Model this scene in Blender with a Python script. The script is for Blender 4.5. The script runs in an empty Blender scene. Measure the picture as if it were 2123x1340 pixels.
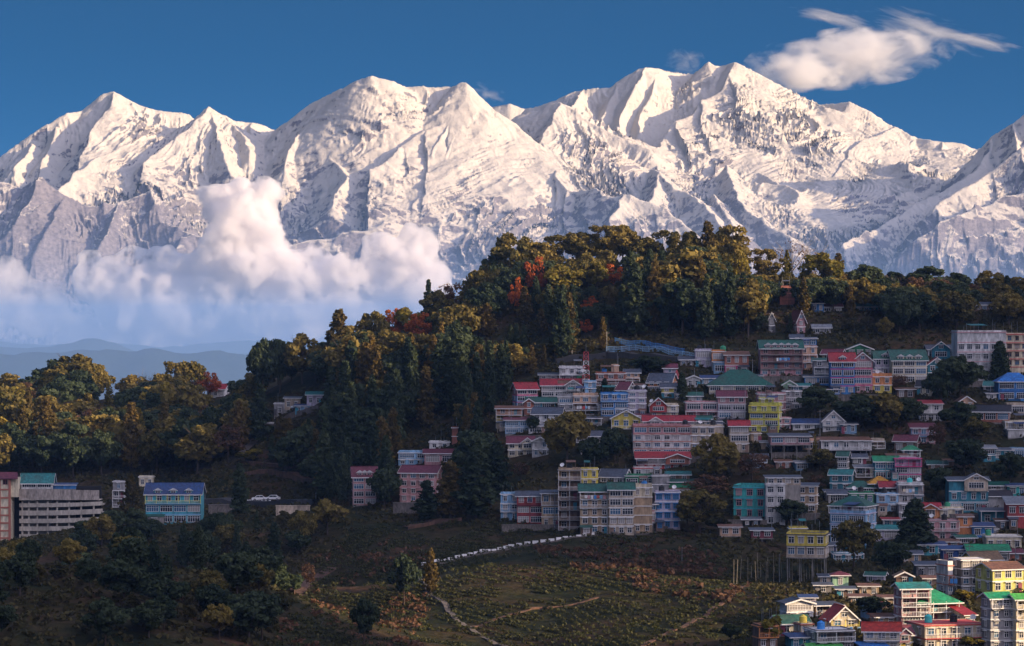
import bpy, bmesh, math, random
import numpy as np
from mathutils import Vector, Matrix, Euler, Quaternion

# ------------------------------------------------------------------ scene, camera, light
S = bpy.context.scene
COL = S.collection
random.seed(7)
np.random.seed(7)
F, CX, H0 = 6020.0, 1061.5, 670.0          # focal length and horizon in photo pixels

cam_d = bpy.data.cameras.new("camera")
cam = bpy.data.objects.new("camera", cam_d)
COL.objects.link(cam)
cam.location = (0, 0, 0)
cam.rotation_euler = (math.radians(90), 0, 0)
cam_d.sensor_width = 36.0
cam_d.lens = 36.0 * F / 2123.0
cam_d.clip_start = 1.0
cam_d.clip_end = 200000.0
S.camera = cam

SUN_AZ, SUN_EL = math.radians(22), math.radians(16)
SUN = Vector((math.cos(SUN_AZ) * math.cos(SUN_EL), -math.sin(SUN_AZ) * math.cos(SUN_EL), math.sin(SUN_EL)))
sun_d = bpy.data.lights.new("sun", 'SUN')
sun_d.energy = 4.0
sun_d.angle = math.radians(0.5)
sun_d.color = (1.0, 0.73, 0.43)
sun = bpy.data.objects.new("sun", sun_d)
COL.objects.link(sun)
sun.rotation_euler = (-SUN).to_track_quat('-Z', 'Y').to_euler()

W = bpy.data.worlds.new("World")
S.world = W
W.use_nodes = True
wn, wl = W.node_tree.nodes, W.node_tree.links
wn.clear()
wo = wn.new('ShaderNodeOutputWorld')
bg = wn.new('ShaderNodeBackground')
sky = wn.new('ShaderNodeTexSky')
sky.sky_type = 'NISHITA'
sky.sun_disc = False
sky.sun_elevation = SUN_EL
sky.sun_rotation = math.atan2(SUN.x, SUN.y)
sky.altitude = 2100
sky.air_density = 1.0
sky.dust_density = 0.3
sky.ozone_density = 4.0
# a clear high-altitude sky: the blue of the upper sky reaches down close to the horizon
tc = wn.new('ShaderNodeTexCoord')
sep = wn.new('ShaderNodeSeparateXYZ')
mz = wn.new('ShaderNodeMath'); mz.operation = 'MULTIPLY_ADD'
mz.inputs[1].default_value = 4.5
mz.inputs[2].default_value = 0.13
cmb = wn.new('ShaderNodeCombineXYZ')
nrm = wn.new('ShaderNodeVectorMath'); nrm.operation = 'NORMALIZE'
hs = wn.new('ShaderNodeHueSaturation')
hs.inputs['Saturation'].default_value = 1.25
hs.inputs['Hue'].default_value = 0.492
wl.new(tc.outputs['Generated'], sep.inputs[0])
wl.new(sep.outputs['X'], cmb.inputs['X'])
wl.new(sep.outputs['Y'], cmb.inputs['Y'])
wl.new(sep.outputs['Z'], mz.inputs[0])
wl.new(mz.outputs[0], cmb.inputs['Z'])
wl.new(cmb.outputs[0], nrm.inputs[0])
wl.new(nrm.outputs[0], sky.inputs['Vector'])
wl.new(sky.outputs[0], hs.inputs['Color'])
# added fill glow in the unseen sunward sky, brightens the shaded town
fill_glow = wn.new('ShaderNodeMapRange'); fill_glow.interpolation_type = 'SMOOTHSTEP'
fill_glow.inputs['From Min'].default_value = 0.03; fill_glow.inputs['From Max'].default_value = 0.35
wl.new(sep.outputs['Z'], fill_glow.inputs['Value'])
dt = wn.new('ShaderNodeVectorMath'); dt.operation = 'DOT_PRODUCT'
dt.inputs[1].default_value = (0.85, -0.53, 0.0)
wl.new(tc.outputs['Generated'], dt.inputs[0])
vd = wn.new('ShaderNodeMapRange'); vd.interpolation_type = 'SMOOTHSTEP'
vd.inputs['From Min'].default_value = 0.0; vd.inputs['From Max'].default_value = 0.85
vd.inputs['To Min'].default_value = 0.03
wl.new(dt.outputs['Value'], vd.inputs['Value'])
vf = wn.new('ShaderNodeMath'); vf.operation = 'MULTIPLY'
wl.new(fill_glow.outputs[0], vf.inputs[0]); wl.new(vd.outputs[0], vf.inputs[1])
vm = wn.new('ShaderNodeMixRGB'); vm.blend_type = 'ADD'
vm.inputs['Color2'].default_value = (18.0, 16.0, 19.0, 1)
wl.new(vf.outputs[0], vm.inputs['Fac'])
wl.new(hs.outputs[0], vm.inputs['Color1'])
wl.new(vm.outputs[0], bg.inputs['Color'])
bg.inputs['Strength'].default_value = 0.058
wl.new(bg.outputs[0], wo.inputs[0])

vs = S.view_settings
vs.view_transform = 'Standard'
vs.look = 'None'
vs.exposure = 1.08
vs.gamma = 1.0
cy = S.cycles
cy.max_bounces = 12
cy.diffuse_bounces = 3
cy.glossy_bounces = 2
cy.transmission_bounces = 2
cy.transparent_max_bounces = 8
cy.volume_bounces = 10
cy.use_denoising = True
try:
    cy.denoiser = 'OPENIMAGEDENOISE'
    cy.denoising_input_passes = 'RGB_ALBEDO_NORMAL'
except Exception:
    pass
cy.sample_clamp_indirect = 4.0
cy.volume_step_rate = 0.15
cy.volume_max_steps = 256


# ------------------------------------------------------------------ helpers
def P(px, py, Y):
    """the point of the world seen at photo pixel (px, py), Y metres away"""
    return Vector(((px - CX) * Y / F, Y, (H0 - py) * Y / F))


def tag(o, label=None, cat=None, group=None, kind=None):
    if label: o['label'] = label
    if cat: o['category'] = cat
    if group: o['group'] = group
    if kind: o['kind'] = kind
    return o


def empty(name, loc=(0, 0, 0), rz=0.0):
    o = bpy.data.objects.new(name, None)
    o.location = loc
    o.rotation_euler = (0, 0, rz)
    o.empty_display_size = 0.5
    COL.objects.link(o)
    return o


def link_mesh(name, me, parent=None, mats=()):
    for m in mats:
        if m.name not in me.materials: me.materials.append(m)
    o = bpy.data.objects.new(name, me)
    COL.objects.link(o)
    if parent: o.parent = parent
    return o


def np_mesh(name, verts, quads, mats=(), smooth=True, mat_idx=None):
    """mesh from numpy arrays of vertices and quads"""
    me = bpy.data.meshes.new(name)
    verts = np.ascontiguousarray(verts, dtype=np.float32)
    quads = np.ascontiguousarray(quads, dtype=np.int32)
    k = quads.shape[1]
    me.vertices.add(len(verts))
    me.vertices.foreach_set('co', verts.ravel())
    me.loops.add(quads.size)
    me.loops.foreach_set('vertex_index', quads.ravel())
    me.polygons.add(len(quads))
    me.polygons.foreach_set('loop_start', np.arange(0, quads.size, k, dtype=np.int32))
    me.polygons.foreach_set('loop_total', np.full(len(quads), k, dtype=np.int32))
    if smooth: me.polygons.foreach_set('use_smooth', np.ones(len(quads), dtype=bool))
    for m in mats: me.materials.append(m)
    if mat_idx is not None:
        me.polygons.foreach_set('material_index', np.ascontiguousarray(mat_idx, dtype=np.int32))
    me.update(calc_edges=True)
    return me


def grid_quads(nr, nc):
    i = np.arange(nr * nc).reshape(nr, nc)
    return np.stack([i[:-1, :-1], i[:-1, 1:], i[1:, 1:], i[1:, :-1]], -1).reshape(-1, 4)


def _hash(ix, iy, seed):
    h = (ix.astype(np.int64) * 374761393 + iy.astype(np.int64) * 668265263 + seed * 1442695041) & 0xffffffff
    h = ((h ^ (h >> 13)) * 1274126177) & 0xffffffff
    h = h ^ (h >> 16)
    return (h & 0xffff) / 65535.0


def noise2(x, y, seed=0):
    """smooth value noise in -1..1"""
    x0, y0 = np.floor(x), np.floor(y)
    fx, fy = x - x0, y - y0
    ux, uy = fx * fx * fx * (fx * (fx * 6 - 15) + 10), fy * fy * fy * (fy * (fy * 6 - 15) + 10)
    a, b = _hash(x0, y0, seed), _hash(x0 + 1, y0, seed)
    c, d = _hash(x0, y0 + 1, seed), _hash(x0 + 1, y0 + 1, seed)
    return (a + (b - a) * ux + (c - a) * uy + (a - b - c + d) * ux * uy) * 2 - 1


def fbm(x, y, oct=4, seed=0, gain=0.5):
    r, a = 0.0, 1.0
    for i in range(oct):
        r = r + a * noise2(x, y, seed + i * 17)
        x, y = x * 2.03 * 0.8 - y * 2.03 * 0.6 + 3.1, x * 2.03 * 0.6 + y * 2.03 * 0.8 - 1.7
        a *= gain
    return r


def ridged(x, y, oct=4, seed=0, gain=0.5):
    """sharp crests: about 0 (valley) to 1 (crest)"""
    r, a, s = 0.0, 1.0, 0.0
    w = 1.0
    for i in range(oct):
        n = 1 - np.abs(noise2(x, y, seed + i * 31)) * 1.6
        n = np.clip(n, 0, 1)
        n = n * n * w
        w = np.clip(n * 1.6, 0.15, 1)
        r = r + a * n
        s += a
        x, y = x * 2.07 * 0.8 - y * 2.07 * 0.6 + 7.3, x * 2.07 * 0.6 + y * 2.07 * 0.8 - 4.1
        a *= gain
    return r / s


# ------------------------------------------------------------------ materials
def new_mat(name):
    m = bpy.data.materials.new(name)
    m.use_nodes = True
    n, l = m.node_tree.nodes, m.node_tree.links
    return m, n, l, n['Principled BSDF']


MATS = {}


def paint(name, rgb, rough=0.8, var=0.35, scale=0.35, grime=0.4, metal=0.0, dirt=None):
    """weathered paint, concrete or sheet metal: base colour broken by stains and streaks"""
    if name in MATS: return MATS[name]
    m, n, l, b = new_mat(name)
    b.inputs['Roughness'].default_value = rough
    b.inputs['Metallic'].default_value = metal
    tc = n.new('ShaderNodeTexCoord')
    mp = n.new('ShaderNodeMapping'); mp.inputs['Scale'].default_value = (1, 1, 0.35)
    oi = n.new('ShaderNodeObjectInfo')
    ad = n.new('ShaderNodeVectorMath'); ad.operation = 'ADD'
    l.new(tc.outputs['Object'], ad.inputs[0])
    l.new(oi.outputs['Location'], ad.inputs[1])
    l.new(ad.outputs[0], mp.inputs['Vector'])
    n1 = n.new('ShaderNodeTexNoise'); n1.inputs['Scale'].default_value = scale; n1.inputs['Detail'].default_value = 6; n1.inputs['Roughness'].default_value = 0.7
    n2 = n.new('ShaderNodeTexNoise'); n2.inputs['Scale'].default_value = scale * 6; n2.inputs['Detail'].default_value = 4
    l.new(mp.outputs[0], n1.inputs['Vector'])
    l.new(mp.outputs[0], n2.inputs['Vector'])
    r1 = n.new('ShaderNodeMapRange'); r1.inputs['From Min'].default_value = 0.40; r1.inputs['From Max'].default_value = 0.68
    l.new(n1.outputs[0], r1.inputs['Value'])
    r2 = n.new('ShaderNodeMapRange'); r2.inputs['From Min'].default_value = 0.35; r2.inputs['From Max'].default_value = 0.7
    r2.inputs['To Min'].default_value = 1 - var; r2.inputs['To Max'].default_value = 1.0
    l.new(n2.outputs[0], r2.inputs['Value'])
    mx = n.new('ShaderNodeMixRGB'); mx.blend_type = 'MIX'
    mx.inputs['Color1'].default_value = (*rgb, 1)
    d = 0.33 * (rgb[0] + rgb[1] + rgb[2])
    dr = dirt or (0.30 * rgb[0] + 0.12 * d, 0.30 * rgb[1] + 0.115 * d, 0.30 * rgb[2] + 0.10 * d)
    mx.inputs['Color2'].default_value = (*dr, 1)
    sc = n.new('ShaderNodeMath'); sc.operation = 'MULTIPLY'; sc.inputs[1].default_value = grime
    l.new(r1.outputs[0], sc.inputs[0])
    l.new(sc.outputs[0], mx.inputs['Fac'])
    mm = n.new('ShaderNodeMixRGB'); mm.blend_type = 'MULTIPLY'; mm.inputs['Fac'].default_value = 1
    l.new(mx.outputs[0], mm.inputs['Color1'])
    l.new(r2.outputs[0], mm.inputs['Color2'])
    l.new(mm.outputs[0], b.inputs['Base Color'])
    MATS[name] = m
    return m


def plain(name, rgb, rough=0.7, metal=0.0):
    if name in MATS: return MATS[name]
    m, n, l, b = new_mat(name)
    b.inputs['Base Color'].default_value = (*rgb, 1)
    b.inputs['Roughness'].default_value = rough
    b.inputs['Metallic'].default_value = metal
    MATS[name] = m
    return m


# ------------------------------------------------------------------ the town hill (ground)
# control points of the slope: photo column, photo row of the bare ground there, distance
CTRL = []
for px, rows in {
    2500: [(1340, 560), (1240, 610), (1100, 745), (900, 812), (760, 870), (650, 925), (560, 990)],
    2123: [(1340, 560), (1250, 605), (1180, 690), (1090, 750), (900, 815), (780, 870), (690, 915), (622, 985)],
    1800: [(1340, 560), (1260, 600), (1200, 690), (1090, 750), (900, 812), (780, 862), (690, 905), (622, 975)],
    1560: [(1340, 562), (1270, 610), (1180, 690), (1090, 752), (920, 808), (790, 858), (700, 905), (598, 975)],
    1350: [(1340, 585), (1250, 640), (1150, 715), (1090, 755), (930, 808), (790, 862), (700, 905), (568, 975)],
    1180: [(1340, 590), (1240, 655), (1150, 718), (1095, 758), (930, 812), (800, 865), (690, 915), (560, 972)],
    1000: [(1340, 592), (1240, 655), (1160, 720), (1080, 770), (960, 818), (830, 872), (740, 915), (620, 968)],
    800: [(1340, 600), (1230, 665), (1130, 745), (1040, 805), (930, 852), (820, 900), (745, 955)],
    620: [(1340, 570), (1240, 615), (1170, 680), (1100, 785), (1048, 842), (1030, 862), (920, 895), (840, 925), (778, 965)],
    440: [(1340, 530), (1240, 566), (1180, 600), (1110, 785), (1050, 842), (1030, 862), (960, 920), (880, 985), (850, 1010)],
    250: [(1340, 515), (1240, 550), (1170, 585), (1110, 790), (1060, 850), (990, 910), (910, 990), (846, 1060)],
    80: [(1340, 510), (1240, 545), (1185, 580), (1150, 770), (1128, 850), (1000, 915), (910, 990), (822, 1060)],
    -350: [(1340, 505), (1240, 540), (1180, 575), (1150, 770), (1120, 860), (980, 920), (900, 1000), (840, 1070)],
}.items():
    for py, Y in rows: CTRL.append(tuple(P(px, py, Y)))
for x in (-420, -200, 0, 200, 420):
    CTRL.append((x, 0, -14)); CTRL.append((x, 300, -105)); CTRL.append((x, 430, -98))
for x, z in ((-420, -190), (-230, -150), (-60, -95), (100, -70), (300, -70)):
    CTRL.append((x, 1330, z))
for x in (-150, -110, -78, -50):
    CTRL.append((x, 645, -79)); CTRL.append((x, 700, -77))
CTRL = np.array(CTRL)


def tps_fit(pts, lam=4.0):
    xy = pts[:, :2] / 100.0
    n = len(xy)
    d2 = ((xy[:, None] - xy[None]) ** 2).sum(-1)
    K = 0.5 * d2 * np.log(d2 + 1e-9) + np.eye(n) * lam * 0.01
    A = np.zeros((n + 3, n + 3))
    A[:n, :n] = K
    A[:n, n] = 1; A[:n, n + 1:] = xy
    A[n, :n] = 1; A[n + 1:, :n] = xy.T
    return xy, np.linalg.solve(A, np.concatenate([pts[:, 2], [0, 0, 0]]))


TXY, TW = tps_fit(CTRL)


def tps(x, y):
    x, y = np.asarray(x, float) / 100.0, np.asarray(y, float) / 100.0
    r = TW[-3] + TW[-2] * x + TW[-1] * y
    for i in range(len(TXY)):
        d2 = (x - TXY[i, 0]) ** 2 + (y - TXY[i, 1]) ** 2
        r = r + TW[i] * 0.5 * d2 * np.log(d2 + 1e-9)
    return r


def smooth(a, b, x):
    t = np.clip((x - a) / (b - a), 0, 1)
    return t * t * (3 - 2 * t)


def zg(x, y):
    """height of the ground at (x, y); works on arrays"""
    x, y = np.asarray(x, float), np.asarray(y, float)
    xc, yc = np.clip(x, -440, 440), np.clip(y, 0, 1330)
    z = tps(xc, yc)
    z = z + 1.3 * fbm(x / 28, y / 28, 3, 5) + 0.35 * fbm(x / 5, y / 5, 2, 9)
    far = smooth(1250, 2600, y)
    z = z * (1 - far) + (-480 + 60 * fbm(x / 900, y / 900, 3, 21)) * far
    side = smooth(440, 1600, np.abs(x))
    z = z * (1 - side) + (-420 + 50 * fbm(x / 700, y / 700, 3, 4)) * side
    return z


def ground_at(px, py, y0=540, y1=1150):
    """the first point of the ground seen at a photo pixel"""
    Y = np.arange(y0, y1, 1.0)
    x, z = (px - CX) * Y / F, (H0 - py) * Y / F
    g = zg(x, Y)
    hit = np.nonzero(g >= z)[0]
    k = hit[0] if len(hit) else len(Y) - 1
    return Vector((x[k], Y[k], g[k]))


def axis(lo, hi, step, lo2, hi2, step2):
    a = np.arange(lo, hi + 0.1, step)
    def ext(s, e):
        n = max(int(math.log(1 + abs(e - s) * 0.12 / step2) / math.log(1.12)), 3)
        r = step2 * (1.12 ** np.arange(1, n + 2) - 1) / 0.12
        r = r[r < abs(e - s)]
        r = np.append(r, abs(e - s))
        return s + np.sign(e - s) * r
    return np.concatenate([ext(lo, lo2)[::-1], a, ext(hi, hi2)])


gx = axis(-260, 260, 3.5, -5000, 5000, 5)
gy = axis(520, 1110, 3.5, -400, 41500, 5)
GX, GY = np.meshgrid(gx, gy)
GZ = zg(GX, GY)


def leaf_soil(name, cols, scale):
    m, n, l, b = new_mat(name)
    b.inputs['Roughness'].default_value = 0.95
    b.inputs['Specular IOR Level'].default_value = 0.1
    tc = n.new('ShaderNodeTexCoord')
    n1 = n.new('ShaderNodeTexNoise'); n1.inputs['Scale'].default_value = scale; n1.inputs['Detail'].default_value = 7; n1.inputs['Roughness'].default_value = 0.68
    n2 = n.new('ShaderNodeTexNoise'); n2.inputs['Scale'].default_value = scale * 12; n2.inputs['Detail'].default_value = 5; n2.inputs['Roughness'].default_value = 0.7
    l.new(tc.outputs['Object'], n1.inputs['Vector']); l.new(tc.outputs['Object'], n2.inputs['Vector'])
    cr = n.new('ShaderNodeValToRGB')
    e = cr.color_ramp.elements
    e[0].position, e[0].color = 0.3, (*cols[0], 1)
    e[1].position, e[1].color = 0.72, (*cols[-1], 1)
    for i, c in enumerate(cols[1:-1]):
        x = e.new(0.3 + 0.42 * (i + 1) / (len(cols) - 1)); x.color = (*c, 1)
    l.new(n1.outputs[0], cr.inputs[0])
    mr = n.new('ShaderNodeMapRange'); mr.inputs['From Min'].default_value = 0.3; mr.inputs['From Max'].default_value = 0.7
    mr.inputs['To Min'].default_value = 0.45; mr.inputs['To Max'].default_value = 1.3
    l.new(n2.outputs[0], mr.inputs['Value'])
    mm = n.new('ShaderNodeMixRGB'); mm.blend_type = 'MULTIPLY'; mm.inputs['Fac'].default_value = 1
    l.new(cr.outputs[0], mm.inputs['Color1']); l.new(mr.outputs[0], mm.inputs['Color2'])
    l.new(mm.outputs[0], b.inputs['Base Color'])
    bp = n.new('ShaderNodeBump'); bp.inputs['Strength'].default_value = 0.8; bp.inputs['Distance'].default_value = 0.6
    l.new(n2.outputs[0], bp.inputs['Height']); l.new(bp.outputs[0], b.inputs['Normal'])
    return m


M_SOIL = leaf_soil("hillside soil and scrub", [(0.014, 0.022, 0.009), (0.026, 0.030, 0.013), (0.055, 0.040, 0.020), (0.10, 0.050, 0.030)], 0.045)
me = np_mesh("ground", np.stack([GX, GY, GZ], -1).reshape(-1, 3), grid_quads(*GX.shape), [M_SOIL])
ground = tag(link_mesh("ground", me), 'steep scrubby hillside and valley floor under the town', 'ground', kind='structure')

# hazy forested hills across the valley, seen low on the left
M_FAR = leaf_soil("far forest", [(0.016, 0.028, 0.014), (0.025, 0.036, 0.016), (0.03, 0.04, 0.02)], 0.004)
hx = np.linspace(-8500, 6000, 300)
hy = np.linspace(15000, 41000, 150)
HX, HY = np.meshgrid(hx, hy)
HZ = np.full(HX.shape, -700.0)
for Yh, pyh, wob, sl, sd in ((18500, 738, 60, .34, 3), (26000, 722, 110, .32, 8), (35000, 708, 150, .30, 12)):
    crest = (H0 - pyh) * Yh / F + wob * fbm(hx / (Yh * .09), hx * 0 + sd, 4, sd)
    HZ = np.maximum(HZ, crest[None] - sl * np.abs(HY - Yh))
HZ = HZ + 45 * fbm(HX / 520, HY / 520, 4, 14)
me = np_mesh("hills", np.stack([HX, HY, HZ], -1).reshape(-1, 3), grid_quads(*HX.shape), [M_FAR])
tag(link_mesh("hills", me), 'blue hazy forested hills across the valley below the clouds', 'hills', kind='structure')

# unseen shoulder on the right, crest and notch shaped for the town's shade
sx, sy = math.cos(SUN_AZ), -math.sin(SUN_AZ)
tt = np.concatenate([np.linspace(-100, 500, 20), np.linspace(510, 650, 60), np.linspace(660, 1500, 40)])
ss = np.linspace(90, 640, 56)
TT, SS = np.meshgrid(tt, ss)
hr = np.interp(tt, [-100, 300, 500, 535, 544, 640, 652, 670, 850, 900, 940, 1100, 1500], [150, 190, 195, 195, 66, 66, 190, 193, 182, 176, 178, 190, 150])
base = -150
prof = np.clip(1 - np.abs(SS - 350) / 270.0, 0, 1)
RX, RY = sx * SS + sy * -1 * 0 - (-sy) * 0 + (-sy) * TT, sy * SS + sx * TT
RZ = base + (hr[None] - base) * prof ** 0.8 + np.where(np.abs(SS - 350) > 20, 6 * fbm(RX / 40, RY / 40, 3, 77), 0)
me = np_mesh("hill", np.stack([RX, RY, RZ], -1).reshape(-1, 3), grid_quads(*RX.shape), [M_SOIL])
tag(link_mesh("hill", me), 'unseen mountain shoulder right of the town, shaped to shade it', 'hill', kind='structure')

# ------------------------------------------------------------------ the snow mountains
RID = []   # (points [(px, py, km)], slope on the left side, slope on the right side)


def rid(pts, sl=0.85, sr=0.85): RID.append(([(a, b, c * 1000.0) for a, b, c in pts], sl, sr))


rid([(-260, 430, 66), (-60, 355, 66), (0, 325, 66.5), (60, 280, 67), (130, 235, 67.5), (180, 226, 68), (205, 208, 68), (215, 192, 68), (232, 187, 68), (245, 198, 68), (262, 210, 68), (300, 220, 68.2), (330, 228, 68.3), (388, 236, 68.5)])
rid([(385, 262, 67.5), (405, 232, 67), (420, 218, 67), (440, 226, 67.2), (470, 238, 67.5), (490, 250, 67.7), (530, 252, 68), (572, 269, 68.3)])
rid([(572, 269, 68.3), (605, 252, 67.5), (650, 215, 67), (690, 193, 66.5), (720, 182, 66.2), (745, 164, 66), (770, 157, 66), (815, 170, 66), (845, 178, 66.5), (930, 179, 66.5), (945, 170, 66), (960, 168, 66), (990, 200, 66), (1035, 238, 66), (1075, 262, 65.5)])
rid([(1000, 226, 77), (1060, 213, 77), (1090, 221, 77), (1130, 226, 77)])
rid([(1090, 226, 74.5), (1150, 206, 74), (1178, 190, 74), (1200, 186, 74), (1262, 180, 74), (1275, 168, 74), (1300, 152, 74), (1320, 142, 74), (1335, 139, 74), (1360, 142, 74.3)])
rid([(1360, 142, 74.3), (1390, 149, 74.6), (1430, 152, 74.8), (1450, 138, 74.3), (1468, 127, 74)], 1.9, 1.9)
rid([(1468, 127, 74), (1482, 134, 74), (1495, 137, 74), (1512, 134, 74), (1528, 128, 73.8), (1545, 138, 73.9), (1560, 150, 74), (1575, 165, 74)])
rid([(1575, 165, 74), (1589, 170, 73.4), (1605, 176, 73.5), (1650, 208, 74), (1680, 215, 74), (1700, 216, 74), (1740, 215, 73.7), (1757, 212, 73.5), (1775, 222, 73.5), (1790, 236, 73.5), (1815, 250, 73.3), (1850, 262, 73), (1890, 280, 72.5), (1900, 286, 72.5), (1940, 288, 72), (1960, 292, 72), (2000, 296, 72), (2025, 306, 72), (2050, 340, 71.5)])
rid([(2010, 345, 66), (2045, 296, 65.5), (2060, 280, 65.5), (2095, 256, 65), (2135, 228, 65), (2200, 190, 65), (2380, 240, 66)], 1.3, 0.8)
rid([(1075, 240, 69.5), (1120, 228, 69.3), (1140, 218, 69.2), (1160, 212, 69), (1185, 226, 68.7), (1205, 244, 68.5), (1246, 268, 68), (1277, 282, 67.7), (1301, 296, 67.5), (1328, 302, 67.2), (1349, 311, 67)], 0.8, 0.9)
# spurs: the morning sun leaves their left flanks in blue shade
rid([(1528, 128, 73.8), (1512, 155, 73.2), (1490, 188, 72.5), (1466, 202, 72), (1450, 206, 71.6), (1432, 238, 71), (1405, 248, 70.5), (1380, 282, 70), (1362, 300, 69.5), (1350, 312, 68.5), (1370, 345, 66.5)], 1.6, 0.5)
rid([(1589, 170, 73.4), (1580, 195, 72.8), (1570, 215, 72.2)], 1.0, 0.7)
rid([(1275, 168, 74), (1268, 195, 73.3), (1255, 232, 72.4), (1246, 262, 71.5)], 1.1, 0.9)
rid([(1335, 139, 74), (1318, 175, 73), (1302, 225, 72), (1290, 268, 71)], 1.1, 1.5)
rid([(1360, 142, 74.3), (1352, 185, 73), (1340, 235, 72), (1330, 270, 71)], 1.2, 1.9)
rid([(1200, 186, 74), (1190, 205, 73), (1183, 222, 72)], 1.0, 0.8)
rid([(985, 232, 65.6), (955, 242, 65.3), (925, 250, 65), (880, 268, 64.5), (840, 298, 64), (790, 338, 63), (765, 350, 62.5)], 1.2, 0.55)
rid([(925, 250, 65), (905, 290, 64), (885, 320, 63.3)], 1.1, 0.8)
rid([(955, 243, 65.3), (935, 285, 64.2), (915, 325, 63.3)], 1.1, 0.8)
rid([(1040, 272, 65.2), (1000, 308, 64.3), (960, 333, 63.6), (920, 355, 63), (882, 383, 62.2), (850, 425, 61.2)], 1.2, 0.55)
rid([(1160, 212, 69), (1148, 245, 67.7), (1122, 292, 66), (1131, 315, 65.2), (1143, 337, 64.2), (1147, 360, 63.4), (1170, 388, 62.5), (1210, 400, 62)], 1.15, 0.5)
rid([(1122, 292, 66), (1080, 338, 64.4), (1040, 388, 63), (1010, 420, 62.2)], 1.15, 0.75)
rid([(1143, 337, 64.2), (1100, 375, 63), (1072, 412, 62)], 1.1, 0.8)
rid([(1040, 272, 65.2), (1035, 320, 63.8), (1015, 360, 63)], 1.0, 0.9)
rid([(1185, 395, 62.5), (1215, 394, 62), (1245, 384, 61.6), (1265, 400, 61.2), (1310, 402, 61), (1350, 416, 60.8), (1388, 442, 60.4), (1430, 470, 60)], 1.0, 0.9)
rid([(1300, 402, 61), (1280, 425, 60.4), (1255, 450, 59.8)], 1.1, 0.8)
rid([(1360, 350, 66), (1375, 357, 64.5), (1397, 387, 63.3), (1430, 402, 62.7), (1455, 418, 62), (1480, 452, 61), (1500, 480, 60)], 1.1, 0.7)
rid([(1375, 357, 64.5), (1360, 395, 63), (1350, 420, 62)], 1.2, 0.8)
rid([(1500, 340, 67), (1525, 385, 64.5), (1545, 430, 62.3), (1585, 455, 61.4), (1630, 482, 60.6)], 1.1, 0.7)
rid([(1480, 400, 63.5), (1490, 425, 62.3), (1515, 470, 60.5)], 1.1, 0.8)
rid([(1850, 262, 73), (1815, 280, 71.5), (1788, 292, 70.6), (1760, 312, 69.6), (1740, 340, 68.6), (1722, 372, 67.6), (1711, 402, 66.8), (1704, 447, 65.4), (1725, 478, 63)], 1.25, 0.5)
rid([(1757, 212, 73.5), (1745, 235, 73), (1725, 262, 72)], 1.0, 0.6)
rid([(1960, 292, 72), (1965, 330, 70.5), (1950, 370, 69)], 1.0, 0.8)
rid([(1900, 286, 72.5), (1870, 330, 70.5), (1840, 380, 68.5), (1815, 430, 66)], 0.9, 0.7)
rid([(1565, 345, 68.5), (1600, 367, 67), (1640, 400, 65.6), (1680, 433, 64.4), (1740, 472, 62.8)], 0.8, 0.9)
rid([(2060, 280, 65.5), (2030, 325, 64.6), (1998, 368, 63.6), (1956, 392, 63), (1896, 416, 62.4), (1845, 452, 61.4), (1790, 484, 60.4), (1740, 500, 59.8)], 1.2, 0.7)
rid([(2200, 270, 62.5), (2123, 305, 62), (2060, 347, 61.6), (1990, 392, 61), (1935, 425, 60.4)], 1.1, 0.7)
rid([(2200, 380, 60), (2123, 400, 59.6), (2050, 420, 59.2), (1990, 440, 58.8), (1900, 490, 58)], 1.0, 0.7)
rid([(2095, 256, 65), (2110, 320, 63.5), (2090, 370, 62)], 1.2, 0.8)
rid([(232, 187, 68), (224, 212, 67.3), (213, 238, 66.6), (199, 262, 65.9), (186, 278, 65.2)], 1.3, 0.5)
rid([(420, 218, 67), (405, 240, 66.4), (385, 260, 65.9), (362, 287, 65.1), (340, 304, 64.6), (310, 322, 64), (296, 338, 63.4)], 1.25, 0.6)
rid([(424, 224, 67), (440, 268, 65.7), (455, 315, 64.3), (470, 355, 63.2)], 1.1, 0.9)
rid([(470, 238, 67.5), (500, 290, 65.6), (510, 330, 64.4)], 1.0, 0.8)
rid([(530, 252, 68), (520, 310, 65.8), (505, 350, 64.4)], 1.1, 0.8)
rid([(700, 190, 66.5), (640, 255, 65.5), (600, 300, 64.6), (585, 350, 63.4)], 1.0, 0.8)
rid([(735, 172, 66.1), (735, 225, 65.2)], 0.9, 0.9)
rid([(650, 300, 64.8), (690, 330, 63.6), (720, 365, 62.6), (690, 420, 61.2)], 0.9, 0.9)
rid([(260, 308, 65), (235, 315, 64.5), (205, 325, 64), (180, 341, 63.4), (152, 352, 62.9), (125, 388, 62)], 1.25, 0.7)
rid([(112, 262, 66.9), (98, 295, 66), (92, 332, 65)], 1.15, 0.7)
rid([(60, 295, 66.3), (48, 325, 65.4), (30, 345, 64.8)], 1.1, 0.8)
rid([(-260, 420, 60), (-150, 398, 60), (-40, 365, 60), (0, 371, 60), (40, 388, 60), (75, 367, 60), (100, 380, 60), (130, 400, 60), (165, 415, 60), (205, 424, 60), (240, 415, 60.2), (285, 398, 60.4), (308, 389, 60.5), (318, 418, 60), (333, 463, 59.4), (396, 478, 59), (470, 498, 59), (560, 512, 59), (640, 498, 59.4), (720, 480, 59.7), (800, 478, 60), (880, 490, 60)], 0.9, 0.85)
rid([(75, 367, 60), (60, 420, 59), (20, 480, 58)], 1.0, 0.8)
rid([(130, 400, 60), (110, 450, 58.8), (60, 520, 57.4)], 1.1, 0.8)
rid([(240, 415, 60.2), (232, 460, 59), (200, 520, 57.6)], 1.1, 0.8)
rid([(396, 478, 59), (360, 530, 57.7), (300, 580, 56.8)], 1.0, 0.8)

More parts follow.
